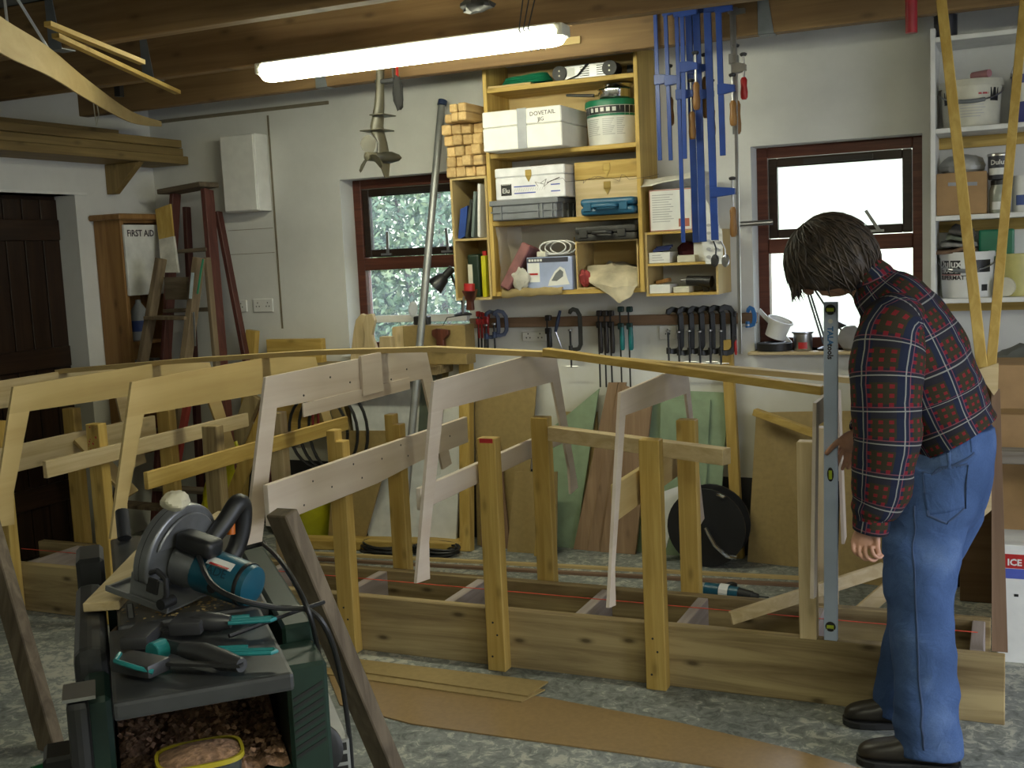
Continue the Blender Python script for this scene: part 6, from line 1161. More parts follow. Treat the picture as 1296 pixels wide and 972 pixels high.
mbox(B(), -0.055, -0.002, 0.16, 1.0, 0.0, 0.598).obj('left_panel', DG, pm, bevel=0.01)
mbox(B(), -0.055, -0.005, 0.16, 0.33, 0.598, 0.80).obj('left_panel', DG, pm, bevel=0.01)
rp = mbox(B(), 0.365, 0.435, 0.30, 1.05, 0.0, 0.842).obj('right_panel', DG, pm, bevel=0.008)
mbox(B(), 0.345, 0.432, 0.14, 0.298, 0.0, 0.805).obj('right_panel', DG, pm, bevel=0.008)
for k in range(9): mbox(B(), 0.4355, 0.437, 0.36 + 0.03 * k, 0.375 + 0.03 * k, 0.50, 0.70).obj('louvre', BLACK(), rp)
for k in range(8):
    z = 0.60 + 0.018 * k; B().hexa([ML(0.355, 0.1385, z), ML(0.42, 0.1385, z + 0.03), ML(0.42, 0.1395, z + 0.03), ML(0.355, 0.1395, z), ML(0.355, 0.1385, z + 0.008), ML(0.42, 0.1385, z + 0.038), ML(0.42, 0.1395, z + 0.038), ML(0.355, 0.1395, z + 0.008)]).obj('louvre', BLACK(), rp)
mbox(B(), -0.002, 0.345, 0.14, 1.0, 0.555, 0.58).obj('chip_tray', DG, pm)
mbox(B(), -0.002, 0.345, 0.15, 0.20, 0.0, 0.553).obj('front_panel', DG, pm); mbox(B(), -0.002, 0.36, 1.0, 1.03, 0.0, 0.81).obj('back_panel', DG, pm)
# fence bracket, switch, guard
fb_ = B(); fb_.hexa([ML(-0.085, 0.06, 0.66), ML(-0.045, 0.06, 0.66), ML(-0.045, 0.14, 0.66), ML(-0.085, 0.14, 0.66), ML(-0.085, 0.06, 0.835), ML(-0.045, 0.06, 0.835), ML(-0.045, 0.14, 0.835), ML(-0.085, 0.14, 0.835)]); fb_.obj('cutter_guard', BLACK(), pm, bevel=0.015, seg=2)
mbox(B(), -0.09, -0.03, 0.055, 0.145, 0.838, 0.845).obj('guard_plate', STEEL(), pm)
sw = mbox(B(), -0.16, -0.0551, 0.42, 0.52, 0.46, 0.585).obj('switch_box', BLACK(), pm, bevel=0.008)
for z, mt_ in ((0.495, RED()), (0.545, plain('green_button', (0.01, 0.12, 0.05), 0.4))): B().cyl(ML(-0.16, 0.46, z), ML(-0.185, 0.45, z), 0.018, n=14).obj('push_button', mt_, sw, smooth=True)
mbox(B(), -0.30, -0.056, 0.40, 0.46, 0.36, 0.42).obj('side_bar', SILV(), pm, bevel=0.004)
kb = B().cyl(ML(0.06, 1.30, 0.86), ML(0.06, 1.36, 0.93), 0.02, n=12).obj('fence_knob', DK, pm, smooth=True)
mbox(B(), -0.07, 0.0, 0.93, 1.10, 0.80, 0.90).obj('fence_block', DK, pm, bevel=0.01)
# wood chips in the bay
CHIP = plain('wood_chips', (0.26, 0.15, 0.09), 0.9, mottle=0.5, scale=60, bump=1.0)
b = B(); n = 22; rd = random.Random(8)
g_ = [[b.v(ML(0.002 + 0.34 * i / n, 0.16 + 0.8 * j / n, 0.585 + 0.10 * (j / n) + 0.03 * noise.noise(Vector((i * .35, j * .35, 3))) + rd.uniform(-.004, .006))) for i in range(n + 1)] for j in range(n + 1)]
for j in range(n):
    for i in range(n): b.face([g_[j][i], g_[j][i + 1], g_[j + 1][i + 1], g_[j + 1][i]])
for k in range(900):
    u, v = rd.uniform(0.005, 0.335), rd.uniform(0.165, 0.6); p = ML(u, v, 0.60 + 0.10 * (v - 0.16) / 0.8 + rd.uniform(0, 0.015)); d = Vector((rd.gauss(0, 1), rd.gauss(0, 1), rd.gauss(0, .5))).normalized() * 0.006; e = d.orthogonal().normalized() * 0.004
    b.face([b.v(p - d - e), b.v(p + d - e), b.v(p + d + e), b.v(p - d + e)])
b.obj('wood_shavings', CHIP, kind='stuff', label='heap of wood shavings filling the bay under the grey table', cat='shavings')
# chip tub with yellow rim
ct = thing('chip_tub', 'clear plastic tub with yellow rim full of shavings', 'tub', ML(0.15, 0.14, 0.58)); tc_ = ML(0.155, 0.10, 0.60)
b = B(); rs = []
def tubring(k, z): return [tc_ + MW * (0.083 * k * math.copysign(abs(math.cos(a)) ** 0.6, math.cos(a))) + MA * (0.062 * k * math.copysign(abs(math.sin(a)) ** 0.6, math.sin(a))) + Vector((0, 0, z)) for a in [2 * math.pi * i / 28 for i in range(28)]]
b.rings([tubring(0.86, -0.02), tubring(0.90, -0.015), tubring(1.0, 0.065)]); b.obj('body', plain('smoky_plastic', (0.05, 0.055, 0.055), 0.2), ct, smooth=True)
b = B(); b.rings([tubring(1.0, 0.062), tubring(1.05, 0.064), tubring(1.05, 0.074), tubring(0.97, 0.074)], cap=False); b.obj('rim', plain('dull_yellow', (0.40, 0.32, 0.02), 0.4), ct, smooth=True)
b = B(); b.rings([tubring(0.96, 0.070), tubring(0.6, 0.082), tubring(0.1, 0.088)]); b.obj('shavings_fill', CHIP, ct, smooth=True)
# sawdust dusting the tables
b = B()
for k in range(700):
    u, v = rd.gauss(0.22, 0.09), rd.gauss(0.60, 0.16)
    if not (0.03 < u < 0.35 and 0.47 < v < 1.2): continue
    p = ML(u, v, 0.8506 + abs(rd.gauss(0, 0.0012))); s = rd.uniform(0.0015, 0.004); a = rd.uniform(0, 6); d = Vector((math.cos(a), math.sin(a), 0.2)) * s; e = Vector((-math.sin(a), math.cos(a), 0)) * s
    b.face([b.v(p - d - e), b.v(p + d - e), b.v(p + d + e), b.v(p - d + e)])
b.obj('sawdust', plain('fresh_sawdust', (0.5, 0.36, 0.16), 0.9), kind='stuff', label='pale sawdust scattered over the rear table', cat='sawdust')
# wood offcut under the saw
w0, w1 = HZ(128, 768, 0.862), HZ(200, 690, 0.862)
B().bar(w0, w1, 0.085, 0.022).obj('saw_offcut', pale('y'), bevel=0.002, label='pale wood offcut under the circular saw base', cat='offcut')
B().bar(HZ(255, 668, 0.86), HZ(285, 650, 0.86), 0.05, 0.018).obj('drilled_offcut', pale('x'), bevel=0.002, label='small pale offcut behind the circular saw handle', cat='offcut')
# ================================================================== circular saw
SM = Vector((0.975, 0.0, -0.22)).normalized(); SU = Vector((0.22, 0.0, 0.975)).normalized(); SF = Vector((0, -1, 0)); SO = HZ(133, 746, 0.905)
def S(m_, f_, u_): return SO + SM * m_ + SF * f_ + SU * u_
def sbox(b, m0, m1, f0, f1, u0, u1): return b.hexa([S(m0, f0, u0), S(m1, f0, u0), S(m1, f1, u0), S(m0, f1, u0), S(m0, f0, u1), S(m1, f0, u1), S(m1, f1, u1), S(m0, f1, u1)])
cs = thing('circular_saw', 'blue and grey hand held circular saw resting on the machine', 'circular saw', S(0.15, -0.1, -0.03))
SG = plain('saw_grey_alloy', (0.20, 0.205, 0.215), 0.35, 0.6, mottle=0.15, scale=20)
bpz = B(); sbox(bpz, 0, 0.185, -0.28, 0.0, -0.004, 0.0); bp_o = bpz.obj('base_plate', SG, cs, bevel=0.001)
sbox(B(), 0, 0.185, -0.006, 0.0, 0.0, 0.010).obj('plate_lip', SG, bp_o); sbox(B(), 0, 0.006, -0.28, -0.006, 0.0, 0.008).obj('plate_lip', SG, bp_o)
def disc(b, c_f, c_u, r, m0, m1, a0, a1, n=26, r_in=None):
    pts = [(c_f + r * math.cos(math.radians(lerp(a0, a1, i / n))), c_u + r * math.sin(math.radians(lerp(a0, a1, i / n)))) for i in range(n + 1)]
    return b.prism([S(m0, f, u) for f, u in pts], SM * (m1 - m0))
GC_ = (-0.125, 0.085)
disc(B(), GC_[0], GC_[1], 0.128, 0.075, 0.118, -18, 200).obj('blade_guard', SG, cs, smooth=True, bevel=0.008, seg=3)
disc(B(), GC_[0], GC_[1], 0.1285, 0.094, 0.0955, -16, 198).obj('guard_rib', DSTEEL(), cs)
disc(B(), GC_[0], GC_[1], 0.11, 0.119, 0.127, 20, 160).obj('guard_face', SG, cs, smooth=True, bevel=0.003)
disc(B(), GC_[0], GC_[1], 0.105, 0.084, 0.087, 200, 340).obj('saw_blade', STEEL(), cs)
# front bracket with depth slot
sbox(B(), 0.062, 0.165, -0.022, -0.010, 0.004, 0.062).obj('front_bracket', SG, cs, bevel=0.003)
B().tube([S(0.165, -0.012, 0.01), S(0.172, -0.010, 0.04), S(0.165, -0.010, 0.075), S(0.135, -0.012, 0.085), S(0.118, -0.012, 0.075)], 0.007, 8).obj('bevel_quadrant', DSTEEL(), cs, smooth=True)
sbox(B(), 0.112, 0.148, -0.012, -0.006, 0.028, 0.066).obj('bevel_slot', BLACK(), cs, bevel=0.003)
B().cyl(S(0.175, -0.03, 0.02), S(0.175, 0.012, 0.02), 0.013, n=14).obj('bevel_knob', BLACK(), cs, smooth=True)
B().bar(S(0.075, 0.0, -0.012), S(0.105, 0.02, -0.045), 0.016, 0.012).obj('guide_clip', BLACK(), cs, bevel=0.003)
# gear case, motor
def scyl(b, prof, f, u, n=28): return b.lathe(prof, S(0, f, u), SM, n)
scyl(B(), [(0.05, 0.118), (0.062, 0.125), (0.060, 0.15), (0.052, 0.18)], -0.125, 0.075).obj('gear_case', SG, cs, smooth=True)
scyl(B(), [(0.050, 0.172), (0.054, 0.18), (0.054, 0.24), (0.052, 0.305), (0.047, 0.325), (0.030, 0.330)], -0.125, 0.070).obj('motor_housing', MAKB(), cs, smooth=True)
scyl(B(), [(0.0525, 0.302), (0.0535, 0.305), (0.0535, 0.309), (0.0525, 0.312)], -0.125, 0.070).obj('end_ring', BLACK(), cs, smooth=True)
lb_ = B(); lb_.hexa([S(0.215, -0.125 + 0.055 * math.cos(a), 0.07 + 0.055 * math.sin(a)) for a in (0.75, 1.15)] + [S(0.285, -0.125 + 0.054 * math.cos(a), 0.07 + 0.054 * math.sin(a)) for a in (1.15, 0.75)] + [S(0.215, -0.125 + 0.056 * math.cos(a), 0.07 + 0.056 * math.sin(a)) for a in (0.75, 1.15)] + [S(0.285, -0.125 + 0.055 * math.cos(a), 0.07 + 0.055 * math.sin(a)) for a in (1.15, 0.75)])
lp_ = lb_.obj('name_plate', WHITE(), cs)
B().bar(S(0.225, -0.125 + 0.0572 * math.cos(0.82), 0.07 + 0.0572 * math.sin(0.82)), S(0.278, -0.125 + 0.0565 * math.cos(0.82), 0.07 + 0.0565 * math.sin(0.82)), 0.008, 0.001).obj('red_bar', RED(), lp_)
text('VADE', 'lettering', plain('dark_scrawl', (0.004, 0.03, 0.05), 0.6), cs, S(0.205, -0.125 + 0.0553 * math.cos(0.38), 0.07 + 0.0553 * math.sin(0.38)), SM, Vector((0, 0.4, 0.9)), 0.03)
B().cyl(S(0.25, -0.125 + 0.05, 0.06), S(0.25, -0.125 + 0.058, 0.06), 0.012, n=14).obj('brush_cap', BLACK(), cs, smooth=True)
# handles
hb_ = B(); sbox(hb_, 0.13, 0.235, -0.125, -0.065, 0.120, 0.165); hb_.obj('front_handle', BLACK(), cs, smooth=True, bevel=0.016, seg=3)
hp_ = spline([S(0.14, -0.18, 0.10), S(0.145, -0.24, 0.155), S(0.145, -0.28, 0.19), S(0.145, -0.305, 0.17), S(0.15, -0.30, 0.10), S(0.15, -0.27, 0.05), S(0.14, -0.22, 0.04)], 4)
B().tube(hp_, [0.021 + 0.003 * math.sin(math.pi * i / (len(hp_) - 1)) for i in range(len(hp_))], 14).obj('rear_handle', BLACK(), cs, smooth=True)
B().cyl(S(0.145, -0.262, 0.14), S(0.15, -0.26, 0.115), 0.011, n=12).obj('trigger', plain('orange_trigger', (0.5, 0.12, 0.01), 0.4), cs, smooth=True)
cp = [S(0.15, -0.31, 0.06), S(0.20, -0.33, 0.085)] + [HZ(*q, z) for q, z in (((335, 690), 0.96), ((352, 706), 0.97), ((372, 735), 0.94), ((392, 778), 0.88), ((404, 830), 0.75), ((412, 880), 0.62), ((408, 905), 0.55))]
B().tube(spline(cp), 0.006, 8).obj('power_cord', BLACK(), cs, smooth=True)
cp2 = [S(0.15, -0.12, 0.13), HZ(265, 735, 0.955), HZ(300, 758, 0.935), HZ(350, 769, 0.90), HZ(390, 772, 0.885), HZ(415, 800, 0.83), HZ(432, 860, 0.68), HZ(443, 940, 0.48), HZ(446, 1000, 0.35)]
B().tube(spline(cp2), 0.0065, 8).obj('power_cord', BLACK(), cs, smooth=True)
crumple('foam_lump', 'cream foam lump behind the top of the circular saw guard', 'foam', HZ(222, 634, 1.15), (0.03, 0.03, 0.022), plain('cream_foam', (0.52, 0.48, 0.36), 0.9), 81, 14, 0.15)
# black strap over the table end
B().tube([HZ(290, 805, 0.870), HZ(330, 790, 0.874), HZ(370, 775, 0.872), HZ(410, 762, 0.865)], 0.005, 6).obj('cable_tie', BLACK(), smooth=True, label='black rod lying from the trigger clamps across the table edge', cat='rod')
# ================================================================== two trigger clamps on the front table
def trig(label, jaw, neck, body0, body1, trg, z, teal_jaw):
    r = thing('trigger_clamp', label, 'clamp', HZ(*body0, 0.851), 'trigger clamps on the machine table'); H = lambda q, dz=0: HZ(q[0], q[1], z + dz)
    B().bar(H(jaw), H(body1, 0.006), 0.016, 0.006).obj('bar', DSTEEL(), r)
    j = H(jaw); n_ = H(neck); d = (n_ - j).normalized(); sd = d.cross(Vector((0, 0, 1)))
    B().obox(j + sd * 0.03, d * 0.03, sd * 0.055, Vector((0, 0, 0.014))).obj('jaw', plain('charcoal_nylon', (0.03, 0.03, 0.033), 0.4), r, bevel=0.007, seg=2, smooth=True)
    if teal_jaw:
        B().cyl(n_ - sd * 0.0 + Vector((0, 0, 0.0)), n_ + d * 0.035 + Vector((0, 0, 0.0)), 0.021, n=10).obj('jaw_pad', TEAL(), r, bevel=0.002)
        B().tube([j - d * 0.005 - sd * 0.02 + Vector((0, 0, 0.016)), j - d * 0.034 + Vector((0, 0, 0.014)), j - d * 0.036 + sd * 0.06 + Vector((0, 0, 0.01)), j - d * 0.02 + sd * 0.088], 0.005, 8).obj('jaw_trim', TEAL(), r, smooth=True)
    b0, b1 = H(body0, 0.004), H(body1, 0.004)
    B().obox(b0, (b1 - b0).normalized() * 0.035, sd * 0.04, Vector((0, 0, 0.015))).obj('sliding_head', plain('charcoal_nylon', (0, 0, 0)), r, bevel=0.006, seg=2, smooth=True)
    B().tube([b0, b0.lerp(b1, 0.35) + Vector((0, 0, 0.004)), b0.lerp(b1, 0.7), b1], [0.016, 0.021, 0.021, 0.014], 12).obj('grip', plain('charcoal_nylon', (0, 0, 0)), r, smooth=True)
    t0, t1 = H(trg[0], 0.006), H(trg[1], 0.006); e = (t1 - t0).normalized(); sd2 = e.cross(Vector((0, 0, 1))) * 0.010
    B().tube([t0 + sd2, t1 + sd2 - e * 0.008, t1 + e * 0.0, t1 - sd2 - e * 0.008, t0 - sd2], 0.0045, 8).obj('trigger', TEAL(), r, smooth=True)
    B().tube([t0 - sd2 * 2.4 - e * 0.02, t0 - sd2 * 2.6 + e * 0.04], 0.006, 8).obj('release_tab', TEAL(), r, smooth=True)
trig('near trigger clamp with teal jaw pad lying on the grey table', (164, 838), (192, 826), (232, 822), (306, 842), ((284, 826), (350, 824)), 0.874, True)
trig('far trigger clamp lying behind the teal jawed one', (186, 798), (212, 797), (240, 789), (292, 787), ((290, 787), (348, 783)), 0.876, False)
# aluminium extrusion
ae = thing('aluminium_rail', 'slotted aluminium extrusion leaning at the machine right side', 'rail', HZ(425, 975, 0.1)); e0, e1 = HY(430, 960, 2.10), HY(395, 872, 2.55)
B().bar(e0, e1, 0.05, 0.085).obj('profile', SILV(), ae, bevel=0.002)
d = (e1 - e0).normalized(); sd = d.cross(Vector((0, 0, 1))).normalized(); uu = sd.cross(d)
for k in range(3): B().obox(e0 - d * 0.001 + uu * (0.027 - 0.027 * k), sd * 0.018, uu * 0.009, d * 0.001).obj('slot', BLACK(), ae)
hs = HY(400, 950, 2.05); B().lathe([(0.05, -0.012), (0.062, -0.006), (0.062, 0.006), (0.05, 0.012)], (hs.x, hs.y, hs.z), (0.6, -0.8, 0.1), 28).obj('hand_wheel', BLACK(), pm, smooth=True)
# ================================================================== the man with the spirit level
PC = 3.72                                    # his mid plane in depth
man = thing('person', 'man in red plaid shirt and blue jeans bending over the spirit level', 'person', (-0.25, PC, 0))
def V3(px, py, y): return HY(px, py, y)
def ringpts(c, ax, ay, rx, ry, n=28, sq=1.0, ph=0.0):
    out = []
    for i in range(n):
        a = 2 * math.pi * i / n + ph; ca, sa = math.cos(a), math.sin(a)
        out.append(Vector(c) + ax * (rx * math.copysign(abs(ca) ** sq, ca)) + ay * (ry * math.copysign(abs(sa) ** sq, sa)))
    return out
def loft(b, st, n=28, ref=(0, 1, 0), cap=True, sq=1.0, sub=4, wr=0.0, seed=0, uvl=None, wfreq=9.0):
    """smooth tube through stations (centre, half width in the bending plane, half width across); optional wrinkles and UVs in metres"""
    C = [Vector(s[0]) for s in st]; A = [s[1] for s in st]; Q = [s[2] for s in st]; N = len(C)
    def cr(p, i, t):
        g = lambda k: p[max(0, min(N - 1, k))]
        p0, p1, p2, p3 = g(i - 1), g(i), g(i + 1), g(i + 2)
        return 0.5 * ((2 * p1) + (p2 - p0) * t + (2 * p0 - 5 * p1 + 4 * p2 - p3) * t * t + (3 * p1 - p0 - 3 * p2 + p3) * t ** 3)
    pts = []
    for i in range(N - 1):
        for k in range(sub): t = k / sub; pts.append((cr(C, i, t), cr(A, i, t), cr(Q, i, t)))
    pts.append((C[-1], A[-1], Q[-1])); rings_ = []; ref = Vector(ref); vlen = [0.0]
    for i, (c, a, q) in enumerate(pts):
        tg = (pts[min(i + 1, len(pts) - 1)][0] - pts[max(i - 1, 0)][0]).normalized(); ay = (ref - tg * ref.dot(tg)).normalized(); ax = ay.cross(tg).normalized()
        R = ringpts(c, ax, ay, max(a, .002), max(q, .002), n, sq)
        if wr:
            R2 = []
            for p in R:
                d = (p - c); u_ = d.normalized(); w = noise.noise(p * wfreq + Vector((seed, 0, 0))) + 0.5 * noise.noise(Vector((p.x * 10, p.y * 10, p.z * 26)) + Vector((seed, 5, 0)))
                R2.append(p + u_ * w * wr)
            R = R2
        rings_.append(R)
        if i: vlen.append(vlen[-1] + (c - pts[i - 1][0]).length)
    vr = b.rings(rings_, cap)
    if uvl is not None:
        rad = sum((a + q) / 2 for _, a, q in pts) / len(pts); per = 2 * math.pi * rad; idx = {}
        for j, r in enumerate(vr):
            for i, v in enumerate(r): idx[v] = (i, j)
        for f in b.bm.faces:
            if f in uvl['done']: continue
            if not all(l.vert in idx for l in f.loops): continue
            ii = [idx[l.vert][0] for l in f.loops]; wrapx = max(ii) - min(ii) > n / 2
            for l in f.loops:
                i, j = idx[l.vert]; i2 = i + n if (wrapx and i < n / 2) else i
                l[uvl['lay']].uv = (per * i2 / n + uvl.get('u0', 0), vlen[j])
            uvl['done'].add(f)
    return vr
def voxel(o, size, smooth=4):
    md = o.modifiers.new('merge', 'REMESH'); md.mode = 'VOXEL'; md.voxel_size = size; md.use_smooth_shade = True
    if smooth: ms_ = o.modifiers.new('relax', 'SMOOTH'); ms_.iterations = smooth; ms_.factor = 0.5
# ---- key points
HC = V3(1050, 330, 3.70)                                     # head centre
hf = Vector((-0.80, 0.02, -0.60)).normalized(); hu = Vector((-0.60, 0, 0.80)).normalized(); hs_ = hf.cross(hu).normalized()
neck = V3(1103, 372, 3.71); nape = V3(1098, 356, 3.71)
shL = V3(1130, 405, 3.53); shR = V3(1125, 398, 3.90); elL = V3(1120, 545, 3.46); wrL = V3(1102, 660, 3.47)
elR = Vector((shR.x - 0.02, 3.98, 1.06)); wrR = V3(1084, 552, 3.935)
hipL = V3(1185, 610, 3.66); hipR = V3(1195, 608, 3.80); knL = V3(1163, 770, 3.57); anL = V3(1172, 940, 3.55); knR = V3(1160, 770, 3.83); anR = V3(1125, 890, 3.86)
# ---- skin: one continuous body (head, neck, trunk, arms, hands, legs)
SKIN = plain('skin', (0.42, 0.22, 0.145), 0.5, mottle=0.10, scale=30)
b = B()
# skull: egg along hu, with brow, nose, lips, chin, ears
def headpt(f, s, u): return HC + hf * f + hs_ * s + hu * u
hd = B(); n1, n2 = 24, 32; rr_ = []
for i in range(1, n1):
    t = math.pi * i / n1; z = -math.cos(t); ring = []
    for k in range(n2):
        a = 2 * math.pi * k / n2; r = math.sin(t); f = math.cos(a) * r; s = math.sin(a) * r
        jaw = max(0.0, -z); fx = f * (0.098 - 0.010 * jaw) + (0.012 * jaw if f > 0 else 0.03 * jaw); sx = s * (0.078 - 0.024 * jaw)
        if f > 0.55:   # eye sockets, brow
            e = math.exp(-((z + 0.02) / 0.12) ** 2) * math.exp(-((abs(s) - 0.38) / 0.16) ** 2); fx -= 0.012 * e
            fx += 0.006 * math.exp(-((z - 0.18) / 0.10) ** 2)
            fx += 0.008 * math.exp(-((z + 0.62) / 0.07) ** 2) * math.exp(-(s / 0.25) ** 2)
            fx += 0.010 * math.exp(-((z + 0.90) / 0.12) ** 2) * math.exp(-(s / 0.3) ** 2)
        ring.append(headpt(fx, sx, z * 0.118))
    rr_.append(ring)
b.rings(rr_)
loft(b, [(headpt(0.090, 0, 0.010), 0.006, 0.007), (headpt(0.103, 0, -0.012), 0.009, 0.010), (headpt(0.114, 0, -0.034), 0.012, 0.014), (headpt(0.098, 0, -0.044), 0.010, 0.014)], 12, ref=hs_)
for sg in (-1, 1): loft(b, [(headpt(-0.012, sg * 0.072, -0.030), 0.010, 0.006), (headpt(-0.018, sg * 0.082, -0.005), 0.018, 0.007), (headpt(-0.020, sg * 0.084, 0.016), 0.014, 0.006)], 12, ref=hs_)
loft(b, [(headpt(-0.030, 0, -0.05), 0.055, 0.055), (nape.lerp(neck, 0.5), 0.058, 0.058), (neck + Vector((0.05, 0, -0.03)), 0.07, 0.08)], 20)
# trunk and limbs under the clothes
loft(b, [(neck + Vector((0.03, 0, -0.02)), 0.06, 0.08), (V3(1150, 410, 3.71), 0.10, 0.15), (V3(1176, 470, 3.72), 0.10, 0.15), (V3(1200, 545, 3.73), 0.075, 0.11), (V3(1200, 605, 3.73), 0.075, 0.11)], 20)
for sh, el, wr_, hip, kn, an_ in ((shL, elL, wrL, hipL, knL, anL), (shR, elR, wrR, hipR, knR, anR)):
    loft(b, [(Vector((V3(1150, 410, 3.71).x, PC, sh.z)), 0.05, 0.05), (sh, 0.052, 0.052), (sh.lerp(el, 0.5), 0.045, 0.045), (el, 0.038, 0.038), (el.lerp(wr_, 0.35), 0.038, 0.038), (wr_, 0.026, 0.028)], 14, ref=(1, 0, 0))
    loft(b, [(hip + Vector((0, 0, 0.05)), 0.065, 0.055), (hip + Vector((0, 0, -0.06)), 0.07, 0.06), (hip.lerp(kn, 0.55), 0.062, 0.062), (kn, 0.052, 0.052), (kn.lerp(an_, 0.35), 0.052, 0.05), (an_, 0.036, 0.036), (an_ + Vector((-0.01, 0, -0.03)), 0.036, 0.036)], 16)
# left hand: relaxed, back of the hand to the viewer, fingers half curled
def finger(b, pts, r0, r1): loft(b, [(p, lerp(r0, r1, i / (len(pts) - 1)), lerp(r0, r1, i / (len(pts) - 1))) for i, p in enumerate(pts)] + [(Vector(pts[-1]) + (Vector(pts[-1]) - Vector(pts[-2])).normalized() * 0.004, r1 * 0.5, r1 * 0.5)], 10, ref=(0.3, 1, 0.2), sub=3)
W = lambda px, py, y: V3(px, py, y)
loft(b, [(wrL, 0.028, 0.022), (W(1099, 672, 3.47), 0.036, 0.018), (W(1094, 686, 3.465), 0.040, 0.017), (W(1093, 693, 3.463), 0.036, 0.014)], 16)
for kx, (k, p1, p2, p3, r) in enumerate((((1080, 685), (1080, 696), (1087, 703), (1093, 703), 0.0068), ((1087.5, 690), (1088, 702), (1096, 708), (1102, 707), 0.0074), ((1095, 692), (1096.5, 704), (1105, 709.5), (1111, 707.5), 0.0074), ((1102.5, 691), (1105, 701), (1112.5, 706), (1118, 704), 0.0070))):
    y = 3.455 - 0.004 * kx; finger(b, [W(*k, y + 0.005), W(*p1, y - 0.006), W(*p2, y + 0.004), W(p3[0] - 1, p3[1] - 1, y + 0.014)], r, r * 0.78)
finger(b, [W(1106, 673, 3.462), W(1110, 683, 3.458), W(1110, 692, 3.455), W(1112, 700, 3.458)], 0.0115, 0.0085)
# right hand: thumb across the face of the level, fingers round its edge
hx = V3(1075, 557, 3.925)
loft(b, [(wrR, 0.024, 0.028), (W(1079, 555, 3.93), 0.030, 0.032), (W(1073, 561, 3.935), 0.034, 0.030), (W(1069, 566, 3.94), 0.028, 0.022)], 16)
finger(b, [W(1074, 552, 3.925), W(1062, 558, 3.922), W(1053, 566, 3.926), W(1046, 574, 3.930)], 0.011, 0.0085)
for kx, (k, p1, p2, p3) in enumerate((((1068, 560), (1063, 568), (1058, 575), (1052, 578)), ((1069, 566), (1064, 576), (1061, 584), (1059, 590)), ((1074, 570), (1070.5, 580), (1068, 588), (1066, 594)), ((1080, 571), (1078, 580), (1075.5, 587), (1073, 593)))):
    y = 3.968 if kx == 0 else 3.955 - 0.006 * kx
    finger(b, [W(*k, 3.95), W(*p1, y + 0.016), W(*p2, y + 0.020), W(*p3, y + 0.020)], 0.0082, 0.0066)
body = b.obj('body', SKIN, man, smooth=True, auto=0); voxel(body, 0.0032, 2)
# eyes and glasses
for sg in (-1, 1):
    e = headpt(0.076, sg * 0.031, -0.004); ey = B().ball(e, 0.0125, 8).obj('eye', WHITE(), man, smooth=True, auto=0); B().ball(e + hf * 0.008, 0.006, 6).obj('iris', plain('brown_iris', (0.03, 0.015, 0.01), 0.2), ey, smooth=True, auto=0)
GB = plain('black_wire', (0.01, 0.01, 0.01), 0.3)
gl = B()
for sg in (-1, 1): gl.tube([headpt(0.101, sg * 0.034 + 0.026 * math.cos(a), -0.008 + 0.02 * math.sin(a)) for a in [2 * math.pi * i / 20 for i in range(21)]], 0.0016, 6)
gl.tube([headpt(0.102, -0.01, -0.004), headpt(0.106, 0, -0.001), headpt(0.102, 0.01, -0.004)], 0.0016, 6)
for sg in (-1, 1): gl.tube([headpt(0.100, sg * 0.06, -0.002), headpt(0.05, sg * 0.079, 0.0), headpt(-0.02, sg * 0.086, 0.004)], 0.0016, 6)
gl.obj('glasses', GB, man, smooth=True)
# ---- hair: thick brown mop, cap plus locks
HAIR, hnt, hb_ = new_mat('dark_brown_hair')
tcn = nd(hnt, 'ShaderNodeTexCoord'); hn = nd(hnt, 'ShaderNodeTexNoise'); hn.inputs['Scale'].default_value = 45; hn.inputs['Detail'].default_value = 5; link(hnt, tcn.outputs['Object'], hn.inputs[0])
link(hnt, ramp(hnt, hn.outputs[0], [(0.3, (0.014, 0.009, 0.006)), (0.7, (0.06, 0.04, 0.025))]), hb_.inputs['Base Color']); hb_.inputs['Roughness'].default_value = 0.62
b = B(); rr_ = []
def hairpt(t, a, ex=0.0):
    """point on the outer hair surface: t from crown (0) to hem (1), a around (0 = forehead)"""
    ca, sa = math.cos(a), math.sin(a); hem = lerp(1.50, 2.30, (1 - ca) / 2) if abs(sa) < 2 else 2; th = t * hem
    th = t * (1.66 if ca > 0.78 else lerp(1.66, 2.5, min(1, (0.78 - ca) / 0.7)))
    r = math.sin(th); z = math.cos(th); k = 1 + ex
    return headpt((ca * r * 0.132 - 0.010 + (0.02 * t * t if ca > 0.3 else 0)) * k, sa * r * 0.108 * k, (z * 0.142 + 0.004) * k - 0.006)
m1, m2 = 14, 44
for i in range(m1 + 1):
    ring = []
    for k in range(m2):
        a = 2 * math.pi * k / m2; p = hairpt(max(0.02, i / m1), a); d = (p - HC).normalized(); w = noise.noise(Vector((a * 6, i * 0.22, 2))) * 0.009 + noise.noise(p * 14) * 0.010; ring.append(p + d * w)
    rr_.append(ring)
inner = []
for k in range(m2): p = rr_[-1][k]; inner.append(HC + (p - HC) * 0.80)
b.rings(rr_ + [inner, [HC + (p - HC) * 0.5 for p in inner]])
rd = random.Random(12)
